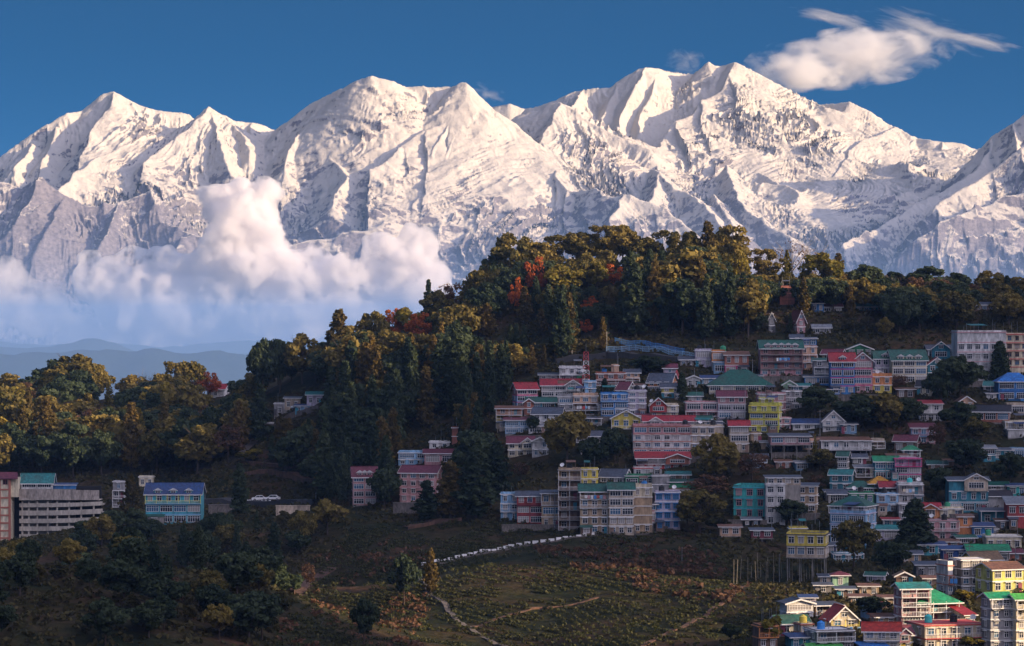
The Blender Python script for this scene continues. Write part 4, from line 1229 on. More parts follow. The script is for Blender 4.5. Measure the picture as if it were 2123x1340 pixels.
def roof_parts(root, kind, col, x0, x1, y0, y1, z, rise, ov=0.55, fascia='white', name='roof'):
    """returns the gable wall polygons that have to be filled with wall"""
    b, fb, gab = MB(), MB(), []
    X0, X1, Y0, Y1 = x0 - ov, x1 + ov, y0 - ov, y1 + ov
    th = 0.12
    xm, ym = (x0 + x1) / 2, (y0 + y1) / 2
    if kind == 'gx':
        k = rise / (ym - y0)
        ze = z - ov * k
        b.slab([(X0, Y0, ze + th), (X1, Y0, ze + th), (X1, ym, z + rise + th), (X0, ym, z + rise + th)], th)
        b.slab([(X0, ym, z + rise + th), (X1, ym, z + rise + th), (X1, Y1, ze + th), (X0, Y1, ze + th)], th)
        b.box(X0, X1, ym - .15, ym + .15, z + rise + th - .03, z + rise + th + .08)
        for x in (X0, X1):
            s = -1 if x == X0 else 1
            for (ya, yb) in ((Y0, ym), (Y1, ym)):
                a = (x, ya, ze + th); c = (x, yb, z + rise + th)
                fb.face([(x + s * .02, ya, ze - .12), (x + s * .02, yb, z + rise - .12), (x + s * .02, yb, z + rise + th + .05), (x + s * .02, ya, ze + th + .05)])
                fb.face([(x + s * .06, ya, ze - .12), (x + s * .06, yb, z + rise - .12), (x + s * .06, yb, z + rise + th + .05), (x + s * .06, ya, ze + th + .05)])
        fb.box(X0, X1, Y0 - .06, Y0 - .005, ze - .10, ze + th + .03)
        for x in (x0, x1): gab.append([(x, y0, z), (x, y1, z), (x, ym, z + rise - .02)])
    elif kind == 'gf':
        k = rise / (xm - x0)
        ze = z - ov * k
        b.slab([(X0, Y0, ze + th), (xm, Y0, z + rise + th), (xm, Y1, z + rise + th), (X0, Y1, ze + th)], th)
        b.slab([(xm, Y0, z + rise + th), (X1, Y0, ze + th), (X1, Y1, ze + th), (xm, Y1, z + rise + th)], th)
        b.box(xm - .15, xm + .15, Y0, Y1, z + rise + th - .03, z + rise + th + .08)
        for (xa, xb) in ((X0, xm), (X1, xm)):
            for yy in (Y0 - .02, Y0 - .07):
                fb.face([(xa, yy, ze - .15), (xb, yy, z + rise - .15), (xb, yy, z + rise + th + .06), (xa, yy, ze + th + .06)])
        for y in (y0, y1): gab.append([(x0, y, z), (x1, y, z), (xm, y, z + rise - .02)])
    elif kind == 'hip':
        r = min((x1 - x0), (y1 - y0)) * 0.5
        xa, xb = (x0 + r * 0.9, x1 - r * 0.9)
        if xb < xa + .1: xa = xb = xm
        k = rise / (ym - y0); ze = z - ov * k
        A, B_, C, D_ = (X0, Y0, ze + th), (X1, Y0, ze + th), (X1, Y1, ze + th), (X0, Y1, ze + th)
        R1, R2 = (xa, ym, z + rise + th), (xb, ym, z + rise + th)
        if xa < xb:
            b.slab([A, B_, R2, R1], th); b.slab([C, D_, R1, R2], th)
        else:
            b.slab([A, B_, R1], th); b.slab([C, D_, R1], th)
        b.slab([D_, A, R1], th); b.slab([B_, C, R2], th)
        fb.box(X0, X1, Y0 - .05, Y0 - .005, ze - .08, ze + th + .02)
        fb.box(X1 + .005, X1 + .05, Y0, Y1, ze - .08, ze + th + .02); fb.box(X0 - .05, X0 - .005, Y0, Y1, ze - .08, ze + th + .02)
    elif kind == 'shed':
        b.slab([(X0, Y0, z + .10), (X1, Y0, z + .10), (X1, Y1, z + rise + .10), (X0, Y1, z + rise + .10)], .10)
        fb.box(X0, X1, Y0 - .05, Y0 - .005, z - .06, z + .13)
        for x in (x0, x1): gab.append([(x, y0, z), (x, y1, z), (x, y1, z + rise)])
    rf = b.build(name, roof_m(col), root)
    if fb.f and fascia: fb.build('fascia', trim_m(fascia), rf)
    return gab


HN = 0
SPOTS = []          # (px, py, label) kept for things that stand on a house


def house(px0, px1, pe, pb, wall, roof, st, label, yaw=0, pat=None, trim='white', rise=None, depth=None, band=None, upper=None, frame='white',
          raise_px=0, dormers=0, fascia='white', cat='house', name='house', group=None, wing=None, dense=1.0, Y=None, porch=False, pane=None, stilts=0, ov=0.55, parapet=0.7, lift=None, base=None):
    """px0..px1: span in the photo; pe, pb: rows of the eave and of the foot of the front wall"""
    global HN
    HN += 1
    rnd = random.Random(HN * 91 + 5)
    pc = (px0 + px1) / 2
    gpt = ground_at(pc, pb + raise_px) if Y is None else Vector(((pc - CX) * Y / F, Y, (H0 - pb - raise_px) * Y / F))
    Yf = gpt.y
    mpp = Yf / F
    span = (px1 - px0) * mpp
    H = (pb - pe) * mpp
    D = depth or max(3.2, min(9.0, 0.75 * span))
    ya = math.radians(yaw)
    Wd = max((span - D * abs(math.sin(ya))) / math.cos(ya), 0.4 * span)
    x0, x1 = -Wd / 2, Wd / 2
    sh = -math.sin(ya) * D / 2          # keep the whole span centred on pc
    loc = Vector((gpt.x, Yf, gpt.z + raise_px * mpp))
    if Y is None: loc.z = (H0 - pb) * Yf / F
    root = empty(name, loc + Vector((sh, 0, 0)), ya)
    tag(root, label, cat, group)
    root['front'] = 1
    del root['front']
    R2 = Matrix.Rotation(ya, 2)
    # how far the ground falls away under the footprint
    drop = 0.4
    for xx in (x0, x1):
        for yy in (0, D):
            wx = root.location.x + xx * math.cos(ya) - yy * math.sin(ya); wy = root.location.y + xx * math.sin(ya) + yy * math.cos(ya)
            drop = max(drop, root.location.z - float(zg(wx, wy)) + 0.5)
    pat = pat or 'r' * st
    hs_ = H / st
    kind, col = (roof.split() + [''])[:2]
    up = upper or wall
    wb = MB()
    # walls storey by storey, verandas are cut back to a dark room
    for s in range(st):
        z0, z1 = s * hs_, (s + 1) * hs_
        c = pat[min(s, len(pat) - 1)]
        mi = 1 if s == st - 1 and upper else 0
        if c == 'v':
            rec = min(1.3, D * 0.3)
            wb.box(x0, x1, rec, D, z0, z1, mi)
            wb.box(x0, x0 + .2, 0, rec - .003, z0, z1, mi); wb.box(x1 - .2, x1, 0, rec - .003, z0, z1, mi)
            wb.box(x0 + .203, x1 - .203, 0, rec - .003, z1 - .28, z1, mi)
        else:
            wb.box(x0, x1, 0, D, z0, z1, mi)
    gables = []
    if kind == 'flat':
        rise = 0
        t = .18
        rb = MB(); rb.box(x0 - .25, x1 + .25, -.25, D + .25, H + .002, H + .20)
        sl = rb.build('roof_slab', trim_m(band or trim), root)
        if parapet > 0:
            pbm = MB()
            zz0, zz1 = H + .202, H + .2 + parapet
            pbm.box(x0, x1, 0, t, zz0, zz1); pbm.box(x0, x1, D - t, D, zz0, zz1)
            pbm.box(x0, x0 + t, t + .003, D - t - .003, zz0, zz1); pbm.box(x1 - t, x1, t + .003, D - t - .003, zz0, zz1)
            pbm.build('parapet', wall_m(up), root)
    else:
        rise = (rise or max(6, 0.16 * (px1 - px0))) * mpp
        if kind == 'shed': rise = min(rise, D * 0.3)
        gables = roof_parts(root, kind, col, x0, x1, 0, D, H, rise, ov, fascia)
    for g in gables: wb.face(g, 1 if upper else 0)
    wb.build('wall', [wall_m(wall), wall_m(up)], root)
    # foundation down to the slope
    if stilts or (raise_px and not base):
        n = max(3, int(Wd / 2.2))
        for i in range(n):
            for yy in (.3, D * .5):
                xx = x0 + .2 + (Wd - .4) * i / (n - 1)
                wx = root.location.x + xx * math.cos(ya) - yy * math.sin(ya); wy = root.location.y + xx * math.sin(ya) + yy * math.cos(ya)
                zb = float(zg(wx, wy)) - root.location.z - .3
                if zb > -.4: continue
                sb = MB(); sb.bar((xx, yy, zb), (xx, yy, -.16), .13); sb.build('stilt', M_CONC, root)
        fb = MB(); fb.box(x0 - .1, x1 + .1, -.1, D, -.25, -.003); fb.build('floor_slab', M_CONC, root)
    else:
        fb = MB(); fb.box(x0 + .03, x1 - .03, .03, D, -drop, -.003); fb.build('foundation', wall_m(base) if base else M_CONC, root)
    # slab edges between the storeys
    if st > 1:
        bb = MB()
        for s in range(1, st):
            z = s * hs_
            bb.box(x0 - .14, x1 + .14, -.14, -.004, z - .10, z + .10)
            if yaw > 5: bb.box(x0 - .14, x0 - .004, 0, D, z - .10, z + .10)
            if yaw < -5: bb.box(x1 + .004, x1 + .14, 0, D, z - .10, z + .10)
        bb.build('floor_band', trim_m(band or trim), root)

    def put(me, x, y, z, rz=0.0):
        o = bpy.data.objects.new('window', me); COL.objects.link(o); o.parent = root
        o.location = (x, y, z); o.rotation_euler = (0, 0, rz)
        return o

    def pane_of(): return pane or rnd.choice([M_GLASS, M_GLASS, M_GLASS, M_CURT, M_BGLASS])

    wh = min(1.45, hs_ * .52)
    for s in range(st):
        c = pat[min(s, len(pat) - 1)]
        z0 = s * hs_
        zs = z0 + hs_ * .30
        if c == 'r':
            ww = rnd.choice([1.0, 1.2, 1.4]) if Wd > 5 else 0.9
            n = max(1, int(round(Wd / 2.5 * dense)))
            for i in range(n):
                if n > 3 and rnd.random() < .06: continue
                put(window_mesh(ww, wh, frame, pane_of(), 2 if ww < 1.3 else 3), x0 + Wd * (i + .5) / n, 0, zs)
        elif c == 'b':
            n = max(1, int(round(Wd / 4.0)))
            for i in range(n):
                w = Wd / n * .82
                put(window_mesh(w, wh * 1.08, frame, pane_of(), max(4, int(w / .55))), x0 + Wd * (i + .5) / n, 0, zs - .05)
        elif c == 'v':
            rec = min(1.3, D * .3)
            n = max(2, int(round(Wd / 3.0)))
            for i in range(n):
                if i % 3 == 1:
                    d = MB(); d.box(-.45, .45, -.05, .02, 0, min(2.0, hs_ * .75)); do = d.build('door', trim_m(rnd.choice(['brown', 'maroon', 'petrol'])), root)
                    do.location = (x0 + Wd * (i + .5) / n, rec, z0 + .05)
                else:
                    put(window_mesh(1.2, wh, frame, pane_of(), 2), x0 + Wd * (i + .5) / n, rec, zs)
        if c in 'vk':
            bl = MB(); bl.box(x0 - .1, x1 + .1, -.75, -.15, z0 + .0, z0 + .14)
            bo = bl.build('balcony', trim_m(band or trim), root)
            rl = MB()
            rl.box(x0 - .1, x1 + .1, -.75, -.70, z0 + .95, z0 + 1.03)
            nb = max(4, int(Wd / .32))
            for i in range(nb + 1):
                x = x0 - .08 + (Wd + .16) * i / nb
                rl.box(x - .025, x + .025, -.745, -.705, z0 + .14, z0 + .95)
            npst = max(2, int(Wd / 2.8))
            for i in range(npst + 1):
                x = x0 - .04 + (Wd + .08) * i / npst
                rl.box(x - .06, x + .06, -.73, -.61, z0 + .14, z0 + hs_ - .11)
            rl.build('railing', trim_m(trim), bo)
            if c == 'k':
                n = max(1, int(round(Wd / 2.6)))
                for i in range(n): put(window_mesh(1.2, wh, frame, pane_of(), 2), x0 + Wd * (i + .5) / n, 0, zs)
    if pat[0] in 'rb' and H / st > 2.2 and rnd.random() < .55 and not raise_px:
        d = MB(); d.box(-.45, .45, -.06, -.004, 0, 1.95); d.box(-.55, .55, -.09, -.064, 1.95, 2.05); do = d.build('door', trim_m(rnd.choice(['brown', 'maroon', 'petrol', 'dark'])), root)
        do.location = (x0 + Wd * rnd.choice([.12, .88]), -.06, .02)
    # lean-to annexes and awnings that break the box
    if abs(yaw) < 8 and st >= 2 and Wd > 5 and rnd.random() < .5 and not raise_px and pat[0] not in 'v':
        aw, ah, ad = Wd * rnd.uniform(.25, .45), min(2.5, hs_ * .85), rnd.uniform(1.2, 2.2)
        ax = x0 + .2 if rnd.random() < .5 else x1 - aw - .2
        am = MB(); am.box(ax, ax + aw, -ad, -.15, -drop - 1.5, ah)
        ao = am.build('annex', wall_m(rnd.choice([wall, 'stone', 'brown', 'petrol', 'sand'])), root)
        am = MB(); am.slab([(ax - .3, -ad - .4, ah + .05), (ax + aw + .3, -ad - .4, ah + .05), (ax + aw + .3, -.15, ah + .55), (ax - .3, -.15, ah + .55)], .07)
        am.build('annex_roof', roof_m(rnd.choice(['rust', 'slate', 'grey', 'dgreen', 'navy'])), ao)
        o = put(window_mesh(min(1.4, aw * .5), min(1.1, ah * .5), frame, pane_of(), 2), ax + aw / 2, -ad, ah * .3); o.parent = ao
    elif kind == 'flat' and Wd > 4 and rnd.random() < .5 and not raise_px:
        am = MB(); aw = Wd * rnd.uniform(.3, .5); ax = x0 + (Wd - aw) * rnd.random(); rz = H + .203 + parapet
        am.slab([(ax, .4, rz + 1.5), (ax + aw, .4, rz + 1.5), (ax + aw, D * .7, rz + 1.9), (ax, D * .7, rz + 1.9)], .07)
        ao = am.build('roof_awning', roof_m(rnd.choice(['rust', 'slate', 'grey', 'teal', 'navy'])), root)
        am = MB()
        for xx in (ax + .1, ax + aw - .1):
            for yy, zz in ((.5, 1.45), (D * .65, 1.75)): am.bar((xx, yy, H + .203), (xx, yy, rz + zz - .04), .06)
        am.build('awning_posts', M_WOOD, ao)
    if kind == 'flat' and rnd.random() < .7:
        am = MB()
        for i in range(rnd.randint(2, 5)):
            xx, yy = rnd.uniform(x0 + .2, x1 - .2), rnd.choice([.1, D * .5, D - .3])
            am.bar((xx, yy, H + .2), (xx, yy, H + rnd.uniform(1.6, 4.0)), .04, 0, 4)
        am.build('rebar_rods', M_STEEL, root)
    # windows on the side that shows
    if abs(yaw) > 7 and D > 3.5:
        for s in range(st):
            if pat[min(s, len(pat) - 1)] == 'n': continue
            n = max(1, int(D / 3.2))
            for i in range(n):
                y = D * (i + .5) / n
                if yaw > 0: put(window_mesh(.9, wh, frame, pane_of(), 2), x0, y, s * hs_ + hs_ * .3, -math.pi / 2)
                else: put(window_mesh(.9, wh, frame, pane_of(), 2), x1, y, s * hs_ + hs_ * .3, math.pi / 2)
    if kind == 'gf' and rise > 1.6:
        put(window_mesh(1.0, .8, frame, pane_of(), 2), 0, 0, H + rise * .22)
    if dormers and kind in ('gx', 'hip'):
        k = rise / (D / 2)
        inset = 1.2 if kind == 'gx' else min(Wd, D) * .45
        for i in range(dormers):
            x = x0 + inset + (Wd - 2 * inset) * ((i + .5) / dormers)
            w, hh = min(1.0, Wd / dormers * .38), min(1.25, rise * .62)
            yb = (hh + .25) / k
            dm = MB()
            dm.box(x - w, x + w, .25, yb + .8, H + .1, H + .1 + hh * .62)
            do = dm.build('dormer', wall_m(up), root)
            zt = H + .1 + hh * .62
            dr = MB()
            dr.slab([(x - w - .2, .0, zt + .0), (x, .0, zt + hh * .55), (x, yb + 1.6, zt + hh * .55), (x - w - .2, yb + 1.6, zt)], .08)
            dr.slab([(x, .0, zt + hh * .55), (x + w + .2, .0, zt), (x + w + .2, yb + 1.6, zt), (x, yb + 1.6, zt + hh * .55)], .08)
            dr.build('dormer_roof', roof_m(col), do)
            tf = MB()
            for (xa, xb) in ((x - w - .25, x), (x + w + .25, x)):
                tf.face([(xa, -.03, zt - .16), (xb, -.03, zt + hh * .55 - .12), (xb, -.03, zt + hh * .55 + .05), (xa, -.03, zt + .02)])
            tf.face([(x - w, .24, zt - .003), (x + w, .24, zt - .003), (x, .24, zt + hh * .5)])
            tf.build('dormer_fascia', trim_m('white'), do)
            wo_ = put(window_mesh(w * 1.1, hh * .42, 'white', M_GLASS, 2), x, .245, H + .1 + hh * .12); wo_.parent = do; wo_.name = 'dormer_window'
    if wing:
        # a cross gable standing forward on the front: (left fraction, right fraction, rise px, colour)
        fa, fb_, wr, wc = wing
        xa, xb = x0 + Wd * fa, x0 + Wd * fb_
        wl_ = MB(); zt = H + .003
        zb = H - hs_ * .98
        wl_.box(xa, xb, -.9, -.16, zb, zt)
        wr *= mpp
        wl_.face([(xa, -.9, zt), (xb, -.9, zt), ((xa + xb) / 2, -.9, zt + wr)])
        wo = wl_.build('front_gable', wall_m(wc), root)
        xm = (xa + xb) / 2
        rr = MB()
        rr.slab([(xa - .4, -1.4, zt), (xm, -1.4, zt + wr + .1), (xm, D * .45, zt + wr + .1), (xa - .4, D * .45, zt)], .1)
        rr.slab([(xm, -1.4, zt + wr + .1), (xb + .4, -1.4, zt), (xb + .4, D * .45, zt), (xm, D * .45, zt + wr + .1)], .1)
        rr.build('gable_roof', roof_m(col or 'slate'), wo)
        tf = MB()
        for (p, q) in ((xa - .45, xm), (xb + .45, xm)):
            for yy in (-1.43, -1.48):
                tf.face([(p, yy, zt - .2), (q, yy, zt + wr - .12), (q, yy, zt + wr + .16), (p, yy, zt + .06)])
        tf.build('gable_fascia', trim_m('white'), wo)
        w = (xb - xa) * .62
        o = put(window_mesh(w, wh, 'white', M_GLASS, max(2, int(w / .6))), xm, -.9, zb + hs_ * .3); o.parent = wo
        if wr > 1.2:
            o = put(window_mesh(min(1.2, w * .5), wr * .32, 'white', M_GLASS, 2), xm, -.9, zt + wr * .15); o.parent = wo
    return root


h = house
# --- top of the hill, among the trees
h(1617, 1648, 597, 632, 'brick', 'flat', 3, 'square red brick tower among the trees near the hilltop', pat='nnn', depth=5, cat='tower', name='brick_tower', parapet=.5, band='brick')
h(1652, 1681, 664, 692, 'rose', 'gf maroon', 2, 'stone cottage with steep pointed gable below the brick tower', rise=20, yaw=14, depth=7)
h(1594, 1606, 660, 690, 'grey', 'gf slate', 2, 'narrow grey gabled cottage half hidden left of the pointed stone cottage', rise=12)
h(1686, 1722, 679, 693, 'grey', 'gx grey', 1, 'small grey shed with tin roof below the pointed stone cottage', rise=6)
h(1703, 1745, 636, 648, 'white', 'gx maroon', 1, 'white hilltop bungalow with maroon roof beside the little green cupola', rise=6, pat='b')
h(1709, 1722, 617, 634, 'yellow', 'hip green', 1, 'small yellow cupola with green dome roof on the hilltop', rise=6, depth=2.5, pat='v', cat='pavilion', name='cupola')
h(1683, 1708, 630, 648, 'blue', 'shed navy', 1, 'small blue hilltop shed left of the cupola', rise=3)
h(1775, 1832, 636, 645, 'petrol', 'gx teal', 1, 'long low green roofed hall half hidden in the hilltop trees', rise=7)
h(2020, 2062, 632, 645, 'brown', 'gx slate', 1, 'dark hut on the ridge at the far right under the trees', rise=5)
# --- upper row of the town, left part
h(1072, 1124, 806, 848, 'sky', 'gx red', 3, 'tall blue and pink house with red gable roof at the left end of town', yaw=14, rise=12, pat='bbb', upper='rose', band='magenta')
h(1123, 1203, 799, 824, 'white', 'gx red', 2, 'white glazed house under long red roof with a wide front gable', rise=12, pat='bb', wing=(.62, 1.0, 11, 'white'))
h(1092, 1152, 834, 852, 'petrol', 'gx dgreen', 1, 'low house under a dark green roof below the white glazed house', rise=9, pat='b')
h(1086, 1107, 834, 860, 'brick', 'gf maroon', 2, 'narrow red brick house with small gable beside the yellow balcony', rise=7)
h(1029, 1082, 848, 888, 'yellow', 'shed rust', 3, 'yellow and orange house with open balconies at the left edge of the town', pat='kvv', upper='orange', rise=5)
h(1047, 1106, 872, 900, 'sky', 'shed maroon', 2, 'pale blue house with tall glass panes and red edged lean-to roof', pat='bb', rise=6, pane=M_BGLASS)
h(1095, 1162, 858, 888, 'white', 'gx slate', 2, 'white house under a broad dark slate roof left of the big round tree', rise=12, yaw=-10)
h(1157, 1192, 824, 866, 'grey', 'flat', 3, 'weathered grey three storey block right of the low dark green roof', pat='rrb')
h(1188, 1240, 822, 866, 'brown', 'flat', 3, 'flat roofed block with peach top floor and dark open floors below', pat='vvr', upper='peach')
h(1160, 1212, 763, 792, 'white', 'flat', 2, 'unfinished white frame building just left of the red and white mast', pat='vr', parapet=.4)
h(1196, 1214, 770, 794, 'green', 'flat', 1, 'tall green sheet metal shed beside the foot of the mast', pat='n', depth=3, parapet=.2, Y=871)
h(1236, 1297, 776, 800, 'brick', 'flat', 2, 'raw brick building with open dark floor right of the mast', pat='vr', parapet=.5)
h(1268, 1283, 759, 776, 'peach', 'flat', 1, 'small brick stair tower on top of the raw brick building', depth=3, parapet=.3, pat='n', Y=868)
h(1258, 1298, 808, 822, 'white', 'gx maroon', 1, 'white cottage with steep maroon roof beside a dark pointed tree', rise=15, yaw=-24, depth=7)
h(1211, 1236, 793, 818, 'sky', 'flat', 2, 'pale blue house right behind the foot of the mast', parapet=.4)
h(1246, 1302, 818, 864, 'blue', 'flat', 3, 'bright blue three storey house below the maroon cottage', pat='bbk', parapet=.4, band='sky')
h(1268, 1328, 867, 890, 'orange', 'gf slate', 1, 'orange house with wide low slate gable under the grey lilac block', rise=16, pat='k', upper='yellow')
h(1302, 1340, 812, 862, 'lilac', 'flat', 4, 'grey lilac four storey block with few windows beside the bright blue house', parapet=.3)
h(1328, 1390, 792, 812, 'grey', 'gx slate', 2, 'grey house with slate roof and orange right gable', rise=17, yaw=-20, upper='orange')
h(1396, 1411, 786, 800, 'white', 'hip red', 1, 'little white turret with steep pointed red roof', rise=18, depth=2.2, cat='tower', name='turret', pat='r')
h(1424, 1452, 785, 806, 'white', 'gf slate', 1, 'white painted cottage left of the big dark green roof', rise=6)
h(1372, 1412, 803, 826, 'petrol', 'gx slate', 2, 'dark cluttered house with small yellow balcony above the red gable', rise=7, upper='yellow')
h(1470, 1602, 798, 814, 'cream', 'hip dgreen', 1, 'long cream hall under a broad dark green hipped roof with a white finial', rise=30, depth=15, pat='b', cat='hall', name='hall')
h(1455, 1492, 785, 800, 'sky', 'shed navy', 1, 'low blue roofed shed left behind the dark green hipped roof', rise=6)
h(1441, 1476, 728, 762, 'lilac', 'flat', 2, 'pale flat roofed house at the left end of the top row by the blue railings', pat='rb', parapet=.5)
h(1476, 1504, 730, 770, 'grey', 'flat', 2, 'house with bright orange upper floor beside the pale flat roofed house', upper='orange', pat='rb', parapet=.5)
h(1503, 1552, 737, 778, 'magenta', 'shed rust', 2, 'house with raw brick top and magenta lower floor right of the orange one', upper='brick', pat='br')
h(1410, 1438, 745, 760, 'stone', 'gx slate', 1, 'small grey hut with wide eaves in front of the blue railings', rise=5)
h(1347, 1406, 842, 868, 'cream', 'flat', 2, 'cream house with a steep bright red gable front on its left', wing=(.0, .6, 17, 'red'), parapet=.5, pat='rk')
h(1422, 1488, 836, 870, 'rose', 'flat', 2, 'grey pink house with potted plants along its flat roof and open pillars below', pat='vb', parapet=.3)
h(1426, 1455, 820, 835, 'grey', 'gx dgreen', 1, 'small green roofed attic behind the grey pink house', rise=6)
h(1489, 1546, 822, 870, 'lilac', 'gx maroon', 3, 'lilac three storey house under a long purple maroon roof', rise=11, pat='bbr', upper='rose')
h(1571, 1629, 818, 865, 'rose', 'flat', 3, 'dusky pink block just behind the lime yellow building', parapet=.4)
h(1543, 1614, 842, 898, 'lime', 'flat', 4, 'bright lime yellow building with stacked balconies', yaw=-12, pat='rbbk', band='yellow', trim='lemon')
h(1574, 1604, 827, 842, 'lime', 'flat', 1, 'lime yellow roof room on top of the lime building', depth=4, parapet=.3, Y=824)
h(1313, 1433, 885, 946, 'white', 'flat', 4, 'big white and brown apartment block with a red roof terrace on top', pat='brrb', upper='rose', band='brick', parapet=.4, base='sky')
h(1335, 1440, 873, 886, 'white', 'gx red', 1, 'long red roof pavilion on top of the big white apartment block', rise=10, depth=6, pat='v', wing=(.12, .34, 8, 'white'), Y=817)
h(1432, 1500, 886, 936, 'sand', 'flat', 3, 'weathered sand coloured block partly behind a round tree', parapet=.4)
h(1400, 1495, 874, 886, 'white', 'shed slate', 1, 'row of washed white sheds above the weathered sand block', rise=3, pat='b')
h(1513, 1553, 882, 938, 'sand', 'gx red', 3, 'narrow beige house with small red roof below the lime building', rise=9, pat='rbb')
h(1320, 1430, 950, 976, 'red', 'gx red', 2, 'long red and brick house under a bright red roof with right gable', rise=11, wing=(.55, .98, 9, 'brick'), pat='rv')
h(1314, 1372, 972, 987, 'white', 'flat', 1, 'low white house with red parapet below the long red house', parapet=.4, band='red')
h(1296, 1352, 988, 1012, 'green', 'flat', 1, 'dark green shopfront house under the low white house', parapet=.3, pat='b')
h(1352, 1388, 988, 1022, 'grey', 'flat', 2, 'plain grey block beside the dark green shopfront', parapet=.3, pat='nn')
h(1195, 1262, 904, 918, 'stone', 'gx slate', 1, 'dark timber house with open porch half hidden by trees', rise=9, pat='v')
h(1205, 1250, 925, 942, 'brown', 'shed slate', 1, 'small dark brown hut below the timber house among the trees', rise=4, pat='v')
h(1053, 1106, 918, 948, 'cream', 'gx maroon', 2, 'cream cottage with maroon roof and two gables above the trees', rise=12, wing=(.55, .98, 10, 'cream'))
h(1103, 1137, 915, 948, 'white', 'gf slate', 2, 'white cottage with tall windows beside the cream maroon roofed one', rise=8)
# --- row above the tea garden wall
h(1038, 1076, 1026, 1080, 'sky', 'flat', 3, 'pale blue house with white balcony at the left end of the lower row', pat='rkr', parapet=.4)
h(1072, 1125, 1028, 1088, 'red', 'gx slate', 3, 'red three storey house with rows of white windows', rise=8, pat='bbk', trim='maroon', band='maroon')
h(1123, 1160, 1024, 1096, 'tan', 'shed slate', 3, 'brownish house with tall posts right of the red one', pat='rbv', rise=6)
h(1158, 1204, 976, 1100, 'brown', 'flat', 6, 'tallest brown brick tenement with a column of balconies', pat='vvvvvv', upper='tan', parapet=.5, band='stone')
h(1205, 1240, 974, 1012, 'yellow', 'flat', 2, 'mustard yellow wall of a house behind the tall tenement', pat='rr', parapet=.3)
h(1229, 1293, 988, 1004, 'white', 'gx slate', 1, 'white house with patched slate roof above the tenement row', rise=14, yaw=-18)
h(1203, 1263, 1018, 1108, 'tan', 'gx dgreen', 5, 'tan five storey tenement with laundry on the top balcony under a dark green roof', rise=13, pat='rrrkv')
h(1263, 1314, 1014, 1110, 'sand', 'gx dgreen', 5, 'sand coloured tenement with bay windows under a dark green roof', rise=12, pat='rrbbb')
h(1312, 1352, 1012, 1106, 'tan', 'flat', 5, 'plain tan tenement with a cream roof terrace', pat='rnnnr', upper='cream', parapet=.9)
h(1328, 1362, 1042, 1103, 'rose', 'gx black', 3, 'pink house with black roof wedged between the tenements', rise=12, pat='rbb')
h(1358, 1410, 1022, 1098, 'lilac', 'flat', 4, 'pale lilac house with bright blue windows at the right end of the tenement row', frame='blue', pane=M_BGLASS, parapet=.3)
h(1502, 1587, 1012, 1076, 'teal', 'flat', 3, 'bright turquoise three storey building with white cornices', yaw=-16, trim='teal', band='turq', frame='rose', parapet=.6, depth=9)
h(1493, 1536, 1093, 1112, 'peach', 'shed rust', 1, 'peach coloured shack with a blue tarpaulin awning', rise=3, raise_px=8)
h(1558, 1602, 1100, 1116, 'maroon', 'shed slate', 1, 'low maroon shack on the slope below the turquoise building', rise=3, raise_px=8)
h(1588, 1628, 1006, 1090, 'white', 'flat', 4, 'white four storey block right of the turquoise building', parapet=.2, band='grey')
h(1590, 1660, 991, 1006, 'sand', 'shed slate', 1, 'roof floor with peach windows on top of the white four storey block', rise=3, Y=758, depth=6)
h(1626, 1692, 1008, 1064, 'tan', 'shed slate', 3, 'tan block with narrow windows behind a leafy tree', yaw=-10, rise=4)
h(1598, 1680, 905, 922, 'rose', 'shed slate', 1, 'long pink timber house perched on tall posts', rise=4, raise_px=34, pat='b')
h(1644, 1704, 878, 893, 'white', 'gx navy', 1, 'white cottage row with blue roof above the pink stilt house', rise=8)
h(1706, 1750, 872, 896, 'white', 'gf slate', 2, 'white cottage with decorated gable at the edge of the wood', rise=20, pat='rk')
h(1703, 1806, 914, 934, 'white', 'shed rust', 1, 'long white bungalow with brown doors and a concrete terrace', rise=5, pat='k', band='grey', raise_px=12)
# --- upper right
h(1577, 1664, 722, 780, 'rose', 'gx dgreen', 4, 'big pink brown hotel with dark green roof and a row of dormers', rise=16, dormers=5, pat='rvvv', trim='brown', band='stone')
h(1660, 1694, 720, 768, 'peach', 'flat', 3, 'peach wing with open floors at the right end of the green roofed hotel', pat='rvr', parapet=.3)
h(1665, 1693, 703, 718, 'blue', 'shed grey', 1, 'small blue roof room above the peach wing', rise=3, pat='b', Y=884, depth=4)
h(1692, 1742, 734, 746, 'cream', 'gx maroon', 1, 'cream house with maroon roof and small right gable', rise=9, yaw=-20)
h(1688, 1732, 748, 790, 'grey', 'shed dgreen', 3, 'grey house with dark green lean-to roof and white balcony', pat='vvr', rise=5)
h(1668, 1724, 782, 800, 'blue', 'shed slate', 1, 'small dark blue house below the grey balcony house', pat='b', rise=4)
h(1722, 1772, 748, 818, 'blue', 'gx red', 4, 'vivid blue four storey house with magenta bands under a red roof', rise=16, dormers=1, pat='rbbb', trim='magenta', band='magenta')
h(1768, 1809, 748, 816, 'rose', 'gf red', 4, 'magenta trimmed pink house with red gable joined to the vivid blue one', rise=17, pat='rbbb', trim='magenta', band='magenta')
h(1757, 1809, 724, 738, 'green', 'gf dgreen', 1, 'emerald house with three white windows behind the red roofs', rise=10)
h(1772, 1814, 768, 812, 'lilac', 'shed slate', 2, 'lilac house with big windows beside the magenta trim', rise=3)
h(1796, 1832, 774, 790, 'cream', 'gf dgreen', 1, 'small cream gable tucked above the orange house', rise=9)
h(1809, 1849, 782, 815, 'yellow', 'flat', 2, 'warm orange yellow house with broken roof parapet', upper='orange', parapet=.9, pat='rr')
